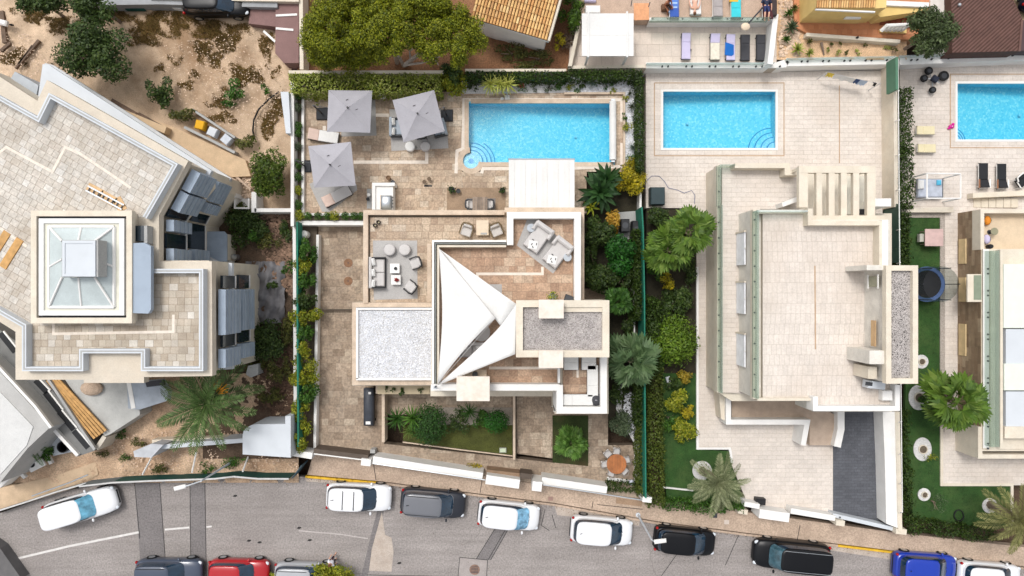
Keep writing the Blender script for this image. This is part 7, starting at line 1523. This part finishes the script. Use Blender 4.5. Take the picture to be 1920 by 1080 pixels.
person('tanned person sitting beside the blue striped lounger', P(1247,13,ZU), -60, 'sit', SK2, None, mat('trunks_brown',C(96,64,48)), HR1)
solo('low_stool','low brown stool under the sitting person','stool',MB().bbox(*P2(1247,13,ZU+.3),ZU,.4,.4,.36,.05),mat('stool_brown',C(120,86,64)))
person('sunbather lying on the white lounger of the high terrace', P(1302,4,ZU+.36), -90, 'lie', SK1, None, mat('swim_peach',C(232,190,170)), HR2)
person('reclining bather in a dark and yellow outfit on the dark lounger', P(1436,14,ZU+.36), 90, 'lie', SK1, mat('top_dark',C(36,44,70),var=.6,scale=8), mat('bottom_blue',C(40,50,96)), HR1)
# ============================================================ trees, palms, shrubs, hedges
def pine(label, px, py, rx, ry, zt, seed, nb=34, trunk=None):
    zc = zt-.7; cx, cy = P2(px,py,zc); root = thing('pine_tree',label,'tree',(P2(*trunk,1.1)+(1.1,)) if trunk else (cx,cy,1.1)); bx,by = root.location.x,root.location.y
    rg = random.Random(seed); bl = []; RX,RY = M_(rx,zc),M_(ry,zc)
    while len(bl) < nb:
        a,b = rg.uniform(-1,1),rg.uniform(-1,1)
        if a*a+b*b > 1: continue
        r_ = rg.uniform(.3,.58); bl.append((cx-bx+a*(RX-.3),cy-by+b*(RY-.3),zc-1.1+.9*(1-(a*a+b*b))+rg.uniform(-1.0,.5),r_,r_,r_*.8))
    V_,F_ = leaf_cloud(bl,150,.075,seed,asp=.42,up=.35); link('crown',np_mesh('crown',V_,F_,L_PINE),root)
    mb = MB(); top = Vector((cx-bx,cy-by,zc-1.6)); mb.tube([(0,0,0),(top.x*.4,top.y*.4,top.z*.55),tuple(top)],.16,8,.09)
    for k in range(0,nb,2): b = bl[k]; mid = (top+Vector(b[:3]))/2+Vector((0,0,-.25)); mb.tube([tuple(top*.85),tuple(mid),(b[0],b[1],b[2])],.06,5,.02)
    part(root,'trunk',mb,BARKP); return root
pine('olive green pine at the left of the group by the white wall',622,60,58,62,6.2,1,80,(600,70))
pine('largest yellow-green pine in the middle of the group',728,48,72,64,6.8,2,100,(745,118))
pine('right-hand pine with bare grey limbs showing',842,70,72,56,6.4,3,84,(760,122))
pine('low pine branch mass above the clipped hedge',635,108,58,22,4.5,4,44,(640,100))
pine('pine crown at the top edge left of the largest pine',668,12,52,30,6.6,5,44,(660,20))
pine('pine crown at the top edge near the tiled roof',800,14,52,28,6.6,6,44,(800,20))
pine('small low pine between the two left pines',690,98,34,24,4.8,7,26,(690,100))
t = thing('dead_branch','bare grey branches reaching out below the pines','branch',P(757,124,1.2)); mb = MB(); a = Vector((0,0,0))
for pts in ([(757,124),(770,110),(790,100),(815,88)],[(757,122),(790,118),(815,110),(828,104)],[(770,110),(768,96),(785,84)],[(700,95),(706,85),(695,70)],[(706,100),(718,92),(712,76)],[(815,110),(822,122)]):
    mb.tube([tuple(Vector(P(x,y,3.2+k*.25))-Vector(t.location)) for k,(x,y) in enumerate(pts)],.09,6,.03)
mb.tube([(0,0,0),(0,.02,2.1)],.12,7,.1); part(t,'limbs',mb,BARKP)
# upper left trees
bush('bushy_tree','big dark green tree on the bare slope beside the building',178,100,1.2,72,3.2,L_DARK,'tree',11,26,.10,80,rypx=68,trunk_h=1.0,br=.34)
bush('bushy_tree','dark tree cut by the top edge near the left corner',75,4,1.3,45,2.6,L_DARK,'tree',12,14,.10,80,rypx=26,trunk_h=1.0)
bush('bushy_tree','dark tree at the top edge beside the green tarpaulin',185,14,1.3,52,2.8,L_DARK,'tree',13,16,.10,80,rypx=38,trunk_h=1.0)
bush('shrub','dark upright bush on the slope below the big tree',297,165,1.1,24,1.8,L_DARK,seed=14,n=9,rypx=36)
bush('shrub','low olive bush above the yellow crate',342,215,.9,28,1.0,L_SCRUB,seed=15,n=9,rypx=18)
bush('shrub','small green bush alone on the pale slope',440,170,1.0,24,.9,L_MID,seed=16,n=8,rypx=22)
bush('shrub','tiny round bush near the black hose',495,168,1.0,11,.6,L_MID,seed=17,n=5)
bush('shrub','small green scrub below the lone slope bush',430,195,1.0,18,.6,L_MID,seed=18,n=6,rypx=9)
bush('shrub','scrub at the lower end of the black hose',462,265,.8,26,.8,L_SCRUB,seed=19,n=8,rypx=16)
bush('bushy_tree','tall olive-green bush beside the white yard wall',506,318,.6,44,2.6,mat_l if False else leafm('bush_leaf',[C(60,84,18),C(88,110,28),C(44,62,12),C(108,124,40)]),'tree',20,20,.09,90,rypx=60,trunk_h=.5,br=.34)
bush('shrub','dark bush in the pit behind the shed',460,425,.2,45,1.6,L_DARK,seed=21,n=12,rypx=40)
bush('shrub','bright green bush in the shaded pit',478,440,.2,14,1.9,L_MID,seed=22,n=6,rypx=20)
bush('shrub','dark bush at the foot of the grey tarpaulin',498,640,.2,42,1.5,L_DARK,seed=23,n=14,rypx=38)
bush('shrub','leafy weed growing out of the grey tarpaulin',510,535,.35,13,.5,L_DARK,seed=24,n=5,rypx=9); bush('shrub','green shoot leaning over the left white wall',545,500,.6,24,1.2,L_MID,seed=25,n=7,rypx=16)
for k,(x,y,r_,lab) in enumerate(((225,812,18,'weedy tuft below the grey terrace'),(262,826,20,'bushy tuft left of the white beam'),(232,858,14,'small tuft near the site hoarding'),(188,852,16,'tuft at the foot of the ramp'),(440,865,26,'straggling weeds behind the hoarding'),(300,880,22,'low weeds at the left half of the hoarding'),(385,878,20,'low weeds in the middle of the hoarding'))): bush('weed_clump',lab,x,y,.15,r_,.5,L_SCRUB if k%2 else L_MID,'plant',30+k,6,.07,80,rypx=r_*.65,stem=True)
palm('small_palm','little feathery palm in the lower left garden',62,842,.3,1.6,34,'date',leafm('young_palm',[C(66,104,40),C(92,128,58),C(50,84,30)]),16,seed=3,tr=.1)
bush('shrub','bush beside the little feathery palm',85,848,.3,18,.9,L_MID,seed=41,n=6)
# date palms
palm('date_palm','large grey-green date palm with orange fruit stalks by the building',388,757,.3,5.0,100,'date',F_DATE,23,seed=5,base_px=(405,745),tr=.26,elev=(48,-14))
t = thing('fruit_stalks','orange fruit stalks hanging in the large date palm','fruit',P(410,738,5.0)); 
for k in range(6): a = k*.5-.4; part(t,'stalk',MB().tube([(0,0,0),(.3*math.cos(a),.25*math.sin(a)+.15,.2),(.6*math.cos(a),.5*math.sin(a)+.3,0)],.04,5,.07),mat('fruit'+str(k),C(226,150,36)))
palm('date_palm','pale spiky date palm over the round white planter by the street',1345,905,.3,2.4,62,'date',F_DATEG,26,seed=6,base_px=(1326,887),tr=.22,elev=(55,-8)); planter_ring('round white planter under the pale spiky date palm',1316,882,18,1.0,.3)
palm('date_palm','leaning date palm at the lower right edge',1912,975,ZQ-.05,4.2,72,'date',leafm('dusty_palm',[C(124,124,72),C(148,146,92),C(104,106,58)]),26,seed=7,base_px=(1856,946),tr=.24,elev=(50,-15))
# fan palms
palm('fan_palm','big bright fan palm beside the paved path of the pale villa',1290,435,.3,4.0,52,'fan',F_FAN,15,seed=8,base_px=(1270,460),tr=.2,elev=(60,-20)); palm('fan_palm','second crown of fan palm overhanging the green screen',1255,468,.3,3.6,52,'fan',F_FAN,15,seed=9,base_px=(1262,470),tr=.18,elev=(60,-20))
palm('fan_palm','dark grey-green fan palm between the penthouse and the green fence',1182,675,.2,3.4,58,'fan',F_FANB,17,seed=10,base_px=(1170,668),tr=.18,elev=(70,-25))
palm('fan_palm','green fan palm in the square bed by the entrance path',1070,828,.25,1.7,34,'fan',leafm('bed_palm',[C(84,124,44),C(110,148,66),C(64,102,32),C(128,158,84)]),18,seed=11,tr=.16,elev=(75,-10))
palm('fan_palm','spreading fan palm among oval planters on the artificial lawn',1788,752,ZQ-.05,3.6,66,'fan',F_FAN,16,seed=12,base_px=(1770,745),tr=.2,elev=(58,-18))
palm('fan_palm','small fan palm in the shade below the dark shrubs',1158,565,.25,1.9,30,'fan',F_YUC,20,seed=13,tr=.1)
# spiky plants
rosette('yucca','dark spiky yucca at the left of the front bed',745,785,ZG,26,F_YUC,46,1,.045,.3,h=1.2,elev=(80,-25)); rosette('yucca','brighter spiky yucca left of the round topiary',774,783,ZG,28,leafm('yucca_bright',[C(84,128,44),C(108,150,62),C(64,104,32)]),50,2,.04,.3,h=1.5,elev=(80,-25)); rosette('yucca','small spiky plant behind the front shrubs',880,772,ZG,20,F_YUC,36,3,.045,.3,h=1.0,elev=(80,-20)); rosette('yucca','grassy tuft at the foot of the round topiary',768,808,ZG,18,leafm('tuft',[C(110,140,60),C(134,160,84)]),34,4,.03,.4,h=.4)
for k,(x,lab) in enumerate(((919,'left'),(936,'middle'),(952,'right'))): rosette('dracaena',lab+' of three pale striped rosettes above the long pool',x,158,ZP,24,F_YUCY,46,10+k,.05,.35,h=1.0,elev=(80,-15),group='striped rosettes by the pool')
# main villa shrubs
def topiary(label,px,py,r,h,lm,seed,z=ZG,dens=170,size=.07,ry=None,cat='shrub'):
    zc = z+h*.55; cx,cy = P2(px,py,zc); root = thing('topiary_ball',label,cat,(cx,cy,z)); rr = M_(r,zc); r2 = M_(ry or r,zc)
    V_,F_ = leaf_cloud([(0,0,h*.55,rr,r2,h*.45),(0,0,h*.5,rr*.8,r2*.8,h*.38)],dens,size,seed,up=.3,shell=(.88,1.03)); link('foliage',np_mesh('foliage',V_,F_,lm),root); part(root,'stem',MB().tube([(0,0,0),(0,0,h*.5)],.05,6),BARK); return root
topiary('large round clipped dark bush in the front bed',806,795,34,2.2,leafm('topiary_leaf',[C(40,76,26),C(58,98,36),C(28,58,18),C(74,112,50)]),50,ry=38); topiary('round green bush at the right end of the front bed',930,790,24,1.6,leafm('shade_leaf',[C(40,92,24),C(58,116,36),C(28,70,16)]),51,ry=22)  # darker green leaf colours for both bushes
bush('shrub','airy dark shrub with pale twigs in the front bed',862,790,ZG,22,1.4,L_DARK,seed=52,n=9,rypx=26,size=.08); bush('shrub','mid green shrub left of the right bed bush',900,785,ZG,18,1.2,L_MID,seed=53,n=8); bush('shrub','small plant hanging over the balcony edge',754,735,2.4,8,.5,L_DARK,seed=54,n=5)
for k,(x,y) in enumerate(((738,731),(788,730),(724,729))): bush('potted_plant',['left','right','far left'][k]+' dark potted plant on the shaded balcony',x,y,2.6,7,.4,L_DARK,'plant',55+k,4,.06,90)
bush('shrub','grey-green olive shrub above the round teak table',1168,792,ZG,28,1.6,L_OLIVE,seed=58,n=12,rypx=26,size=.08)
bush('flowering_shrub','bright yellow flowering shrub beside the long pool',1183,338,ZG,30,2.6,L_FLOW,seed=59,n=18,rypx=44,size=.085,br=.34); 
rosette('strelitzia','dark large-leaved strelitzia below the long pool',1125,362,ZG,44,F_BAN,34,20,.13,.5,h=1.4,elev=(75,0)); rosette('strelitzia','second strelitzia clump beside the yellow shrub',1138,338,ZG,36,F_BAN,26,21,.13,.5,h=1.5,elev=(75,0)); bush('banana_leaf_plant','yellowing leaves hanging over the air-conditioning units',1150,408,ZG,18,2.2,L_DRY,'plant',22,7,.16,26,rypx=34,asp=.28); rosette('banana_leaf_plant','lime green leaves at the edge of the canopy side',1108,388,ZG,22,L_YEL,14,23,.12,.5,h=1.2)
bush('shrub','dense dark shrub nearest the white parapet',1128,435,ZG,32,2.4,L_DARK,seed=60,n=14,rypx=36); bush('shrub','glossy green shrub in the middle of the side bed',1162,478,ZG,36,2.6,leafm('glossy_leaf',[C(24,72,18),C(44,104,30),C(18,54,12),C(66,128,44)]),seed=61,n=16,rypx=38,size=.11); bush('shrub','dark shrub at the lower end of the side bed',1125,515,ZG,34,2.2,L_DARK,seed=62,n=14,rypx=36)
t = thing('garden_light','small pale green marker post in the side bed','light',P(1175,527,ZG)); part(t,'post',MB().bbox(0,0,0,.1,.1,.8,.02),DMET); part(t,'head',MB().bbox(0,0,.8,.24,.3,.1,.03),mat('pale_lime',C(200,222,180)))
bush('shrub','yellow flowering weed behind the left street wall',885,874,ZG,20,.5,L_FLOW,seed=63,n=7,rypx=6,size=.06)
# clipped hedges
hedge('long clipped yellow-green hedge above the umbrellas',[(543,138,690,172),(690,139,826,173)],ZP-.5,3.0,L_HEDGE,70,190,.075,.06)
bush('shrub','rounded bush with yellow-green tips at the end of the clipped hedge',850,152,ZP,28,2.0,L_YEL,seed=71,n=12,rypx=34); bush('shrub','dark bush behind the yellow-tipped bush',845,140,ZP,22,2.6,L_DARK,seed=72,n=8)
hedge('dark cypress hedge along the top of the long pool',[(872,134,1060,148),(1060,131,1205,146)],ZP-.3,2.6,L_CYP,73,200,.07,.07); hedge('narrow dark hedge at the right of the gravel bed',[(1195,146,1207,320)],ZP-.3,2.6,L_CYP,74,200,.07,.06)
hedge('tall narrow dark hedge inside the green screen, upper part',[(1192,430,1202,600),(1193,690,1204,800)],ZG,2.2,L_CYP,75,190,.07,.06); hedge('olive hedge strip inside the green fence by the teak table',[(1196,800,1208,930)],ZG,1.8,L_HEDGE2,76,190,.07,.06); hedge('short dark hedge in front of the teak table patio',[(1138,905,1200,922)],ZG,1.0,L_CYP,77,200,.065,.06)
hedge('long hedge along the right side of the green fence',[(1217,690,1243,760),(1216,760,1244,850),(1216,850,1246,950)],.2,1.9,L_HEDGE2,78,170,.075,.09); hedge('dark hedge behind the big fan palm',[(1214,560,1240,700)],.2,2.0,L_CYP,79,170,.08,.1); hedge('low street hedge in front of the small lawn',[(1246,938,1300,956),(1300,944,1360,962),(1360,946,1396,958)],.2,1.2,L_MID,80,170,.075,.08)
hedge('clipped cypress hedge beside the upper right pool deck',[(1686,165,1711,280),(1686,280,1713,391)],ZQ-.2,1.9,L_CYP,81,190,.075,.08); hedge('clipped cypress hedge beside the pink-topped table',[(1686,400,1708,497)],ZQ-.2,1.9,L_CYP,82,190,.075,.08); hedge('dark hedge strip along the wire fence by the lower lawn',[(1692,772,1706,880),(1694,880,1712,975)],ZQ-.2,1.2,L_CYP,83,190,.07,.09); hedge('low dark hedge along the street under the artificial lawn',[(1706,975,1760,1000),(1760,983,1812,1006),(1812,990,1870,1013)],.2,1.0,L_CYP,84,190,.07,.09)
# planter on the left of the terrace: clipped balls and tufts
for k,(y,r_,tp) in enumerate(((180,9,'b'),(202,9,'g'),(237,9,'b'),(250,8,'b'),(275,9,'g'),(308,10,'b'),(332,10,'b'),(357,9,'t'),(384,10,'b'),(404,12,'t'))):
    nm = ['first','second','third','fourth','fifth','sixth','seventh','eighth','ninth','tenth'][k]; x = 558.5
    topiary(nm+' plant from the top in the planter left of the umbrellas',x,y,r_,.7,{'b':L_MID,'g':L_OLIVE,'t':L_YEL}[tp],90+k,ZP+.1,200,.05)
for k,x in enumerate((578,597,614,627,647,664,677)): topiary(['first','second','third','fourth','fifth','sixth','seventh'][k]+' clipped ball from the left in the white planter',x,405,8 if k != 3 else 10,.55,L_MID if k != 3 else L_YEL,110+k,ZP+.1,220,.05)
bush('shrub','small bright shrub in the corner left of the upper umbrella',592,190,ZP,10,.6,L_YEL,seed=118,n=5,size=.06)
# climbers along the driveway
LAB = ['topmost','second','yellow tinted','fourth','lush fifth','sixth','seventh','spreading eighth','ninth','tenth','lowest']
for k,(x,y,rx,ry,lm) in enumerate(((582,470,16,26,L_MID),(572,500,14,18,L_YEL),(578,530,15,22,L_MID),(574,565,18,20,L_DARK),(570,590,26,22,L_YEL),(575,625,16,20,L_MID),(575,655,18,18,L_YEL),(572,700,24,28,L_YEL),(580,735,16,20,L_MID),(572,775,18,26,L_YEL),(570,820,16,26,L_YEL))): bush('climbing_shrub',LAB[k]+' leafy climber along the driveway wall',x-3,y,ZG+.3,rx*1.3,2.1,lm,seed=120+k,n=13,rypx=ry*1.2,size=.09,br=.36)
solo('white_drum','white drum at the top of the driveway planting','drum',MB().lathe(*P2(574,440,.8),[(.2,.5),(.25,.7),(.25,1.3),(.15,1.4)],16),WHITE)
# pool gravel bed plants
BED = [(888,160,12,'dark low plant left of the striped rosettes',L_DARK),(980,163,15,'red flowering plant in the gravel bed',L_MID),(1003,160,14,'dark low plant right of the red flowers',L_DARK),(1028,162,13,'grey-green cushion plant in the gravel bed',L_OLIVE),(1048,165,11,'green low succulent near the gravel kerb',L_MID),(1066,160,12,'tall green plant at the corner of the gravel bed',L_YEL),(1080,167,10,'small rosette cushion beside the tall green plant',L_MID),(1092,160,12,'dark clump left of the silver ball',L_CYP),(1138,160,13,'green aloe clump near the black ball',L_MID),(1150,168,10,'light green clump under the black ball',L_YEL),(1181,155,9,'dark small plant in the corner of white gravel',L_DARK)]
for k,(x,y,r_,lab,lm) in enumerate(BED): bush('bed_plant',lab,x,y,ZP,r_,.45,lm,'plant',140+k,5,.06,110)
V_,F_ = leaf_cloud([(0,0,.45,.25,.2,.1)],120,.05,160); o = link('flower_cluster',np_mesh('flower_cluster',V_,F_,L_RED),None,P(976,163,ZP)); tag(o,'red flowers over the gravel bed','flowers')
for k,(x,y,r_,lab) in enumerate(((1109,156,14,'large silver spiky ball plant above the long pool'),(1181,175,9,'silver plant in the right gravel bed, upper'),(1184,200,12,'silver-green ball plant beside the pool roller'),(1186,277,13,'pale silver ball plant at the lower right gravel bed'))): rosette('ball_plant',lab,x,y,ZP,r_,L_SILV if k in (0,3) else L_OLIVE,60,170+k,.03,.1,h=.35,elev=(85,-5))
topiary('black-purple ball plant at the right of the gravel bed',1150,152,6,.5,mat('black_leaf',C(40,34,44),var=.2),176,ZP,220,.05)
for k,(x,y,r_,lab) in enumerate(((1173,184,8,'upper lime clump in the right gravel bed'),(1172,218,8,'little green clump in the right gravel bed'),(1180,238,14,'leafy yellow-green plant beside the pool roller'),(1186,300,16,'spiky green plant under the silver ball'))): bush('bed_plant',lab,x,y,ZP,r_,.5,L_YEL if k%2 == 0 else L_MID,'plant',180+k,6,.06,100)
# pale villa garden
lawn('side_lawn',[[(1243,700),(1305,700),(1306,843),(1368,846),(1372,872),(1396,945),(1250,935),(1243,850)]],.3,120,.04,5,tm=MATS['green_turf']); struct('side_soil',MB().pp([(1212,392),(1306,392),(1306,705),(1212,705)],-.3,.28),MATS['bed_soil']); solo('lawn_pipe','thin white edging bar at the foot of the small lawn','edging',MB().pw([(1243,914),(1300,920)],2.5,.3,.45),WHITE)
topiary('big round lime green bush on the side lawn',1265,638,40,2.6,leafm('lime_leaf',[C(84,114,22),C(110,140,36),C(62,90,14),C(130,154,52)]),190,.3,120,.10,ry=45)
bush('shrub','yellow-green shrub above two smaller ones on the side lawn',1268,752,.3,28,1.5,L_YEL,seed=191,n=10,rypx=24); bush('shrub','yellow shrub to the right on the side lawn',1290,770,.3,15,1.2,L_FLOW,seed=192,n=7,rypx=18); bush('shrub','lowest yellow-green shrub on the side lawn',1280,813,.3,28,1.3,L_YEL,seed=193,n=10,rypx=28); bush('shrub','orange-tinted shrub below the big lime bush',1285,708,.3,20,1.0,leafm('orange_leaf',[C(150,130,40),C(176,150,50),C(110,110,30)]),seed=194,n=7,rypx=14); bush('shrub','dark shrub under the lower fan palm leaves',1272,560,.3,28,1.6,L_DARK,seed=195,n=12,rypx=34); bush('shrub','dark shrub at the upper left of the fan palm',1235,408,.3,26,1.6,L_DARK,seed=196,n=10,rypx=20); bush('banana_leaf_plant','yellow hanging leaves under the fan palm crown',1250,522,.3,16,2.4,L_FLOW,'plant',197,6,.14,30,rypx=24,asp=.28)
solo('garden_stone','white angled stone between the side lawn shrubs','stone',MB().bbox(*P2(1255,715,.6),.3,.3,.6,.3,.08,rot=15),PGREY)
# top right garden
bush('olive_tree','big grey-green tree over the orange terrace and the brown roof',1745,62,1.6,54,3.2,leafm('oak_leaf',[C(62,80,40),C(88,104,60),C(46,60,28),C(108,122,80)]),'tree',200,24,.10,85,rypx=48,trunk_h=1.2,br=.34)
for k,(x,y,r_,lab) in enumerate(((1478,25,12,'succulent at the top of the strip'),(1488,16,11,'dry tuft beside the top succulent'),(1483,52,18,'large dark aloe in the succulent strip'),(1474,74,11,'bright round succulent in the strip'),(1494,93,16,'green succulent in the lower strip corner'),(1518,78,8,'small succulent under the white kerb'),(1517,99,11,'succulent by the glass rail corner'))): rosette('succulent',lab,x,y,1.45,r_,[L_MID,L_SCRUB,L_OLIVE,L_MID,L_HEDGE,L_SCRUB,L_HEDGE][k],26,210+k,.1,.2,h=.3,elev=(70,5))
for k,(x,y,r_) in enumerate(((1558,82,5),(1554,93,5),(1576,81,5),(1572,100,9),(1587,97,5),(1608,99,8),(1622,85,5),(1662,92,9),(1675,96,10))): bush('bed_tuft',['first','second','third','fourth','fifth','sixth','seventh','eighth','ninth'][k]+' little tuft from the left in the sandy bed',x,y,1.5,r_,.3,L_HEDGE if k%2 else L_SCRUB,'plant',220+k,4,.06,90)
solo('driftwood','brown piece of driftwood upright in the sandy bed','wood',MB().tube([P(1540,80,1.55),P(1543,92,1.6),P(1545,103,1.55)],.1,6,.05),BARK)
bush('shrub','yellow-flowering bush below the clay tiled house',1048,80,1.2,13,1.2,L_FLOW,seed=230,n=7,rypx=16); bush('shrub','dark green bush at the right of the clay tiled house',1070,20,1.2,24,2.4,leafm('side_leaf',[C(60,92,20),C(90,120,32),C(40,66,12)]),seed=231,n=12,rypx=34); bush('shrub','dry twiggy bush left of the slanted wall',1062,70,1.2,18,.9,leafm('twig',[C(120,100,84),C(96,80,64),C(140,120,100)]),seed=232,n=7,rypx=22)
for k,(x,y,rx,ry) in enumerate(((960,100,38,22),(1010,108,34,16),(985,122,40,8))): bush('scrub',['left','right','lower'][k]+' olive scrub under the clay tiled house',x,y,1.15,rx,.7,L_SCRUB,'shrub',235+k,9,.08,70,rypx=ry)
# right lawn plants
bush('shrub','thin leafy shrub in the oval lawn planter',1748,858,ZQ,16,.9,L_YEL,seed=240,n=6,rypx=12,size=.06,dens=40); bush('shrub','grey olive twig shrub beside the small planter',1756,944,ZQ,22,1.1,L_OLIVE,seed=241,n=7,rypx=20,size=.05,dens=35); bush('shrub','palm-like tuft inside the big oval planter',1738,752,ZQ,18,.8,L_MID,seed=242,n=6,rypx=14)
bush('street_bush','yellow-green bush at the bottom edge over the silver car',612,1076,0,52,2.0,L_YEL,'shrub',250,16,.09,80,rypx=20); bush('street_bush','small yellow-green bush left of the larger bush at the bottom edge',515,1082,0,16,1.4,L_YEL,'shrub',251,6,.08,80,rypx=10)

# scrub filling the shaded strip beside the left building, and the bed beside the green screen
for k,(x,y,rx,ry,h,lm,lab) in enumerate(((440,400,26,24,1.2,L_SCRUB,'dry brown scrub under the yard wall'),(505,450,26,22,1.0,L_SCRUB,'olive scrub at the upper end of the dark strip'),(535,440,14,30,1.1,L_DARK,'dark scrub against the left white wall'),(480,690,22,18,1.0,L_SCRUB,'dry scrub beside the concrete block'),(525,690,24,34,1.2,L_SCRUB,'dry scrub along the lower left wall'),(470,610,20,24,1.1,L_DARK,'dark scrub at the building foot'),(535,620,14,30,1.2,L_SCRUB,'dry scrub between tarpaulin and wall'),(505,740,28,16,.8,L_SCRUB,'brown scrub above the flat white roof'))): bush('scrub',lab,x,y,.2,rx,h,lm,'shrub',300+k,9,.08,80,rypx=ry)
for k,(x,y,rx,ry,h,lm,lab) in enumerate(((1245,590,30,26,1.8,L_DARK,'dark leafy shrub over the big lime bush'),(1228,620,18,40,2.0,L_CYP,'dark tall shrub left of the big lime bush'),(1290,505,16,30,1.4,L_DARK,'shaded shrub between the fan palm and the path'),(1232,500,20,30,1.7,L_MID,'mid green shrub under the left fan palm'),(1235,665,18,26,1.4,L_MID,'green shrub left of the lime bush foot'),(1178,600,16,30,1.4,L_DARK,'dark shrub above the grey-green fan palm'),(1160,735,22,22,1.2,L_DARK,'dark shrub below the grey-green fan palm'),(1108,470,14,60,1.6,L_DARK,'narrow dark shrub along the villa wall'),(1168,520,22,26,1.5,L_DARK,'dark shrub by the pale marker post'))): bush('shrub',lab,x,y,.25,rx,h,lm,'shrub',320+k,9,.09,80,rypx=ry)

bush('shrub','dark green shrub between the two yellow shrubs and the hedge',1254,785,.3,18,1.2,L_MID,seed=340,n=8,rypx=24); bush('shrub','leafy green shrub under the orange-tinted one',1262,722,.3,18,1.2,L_DARK,seed=341,n=8,rypx=16)
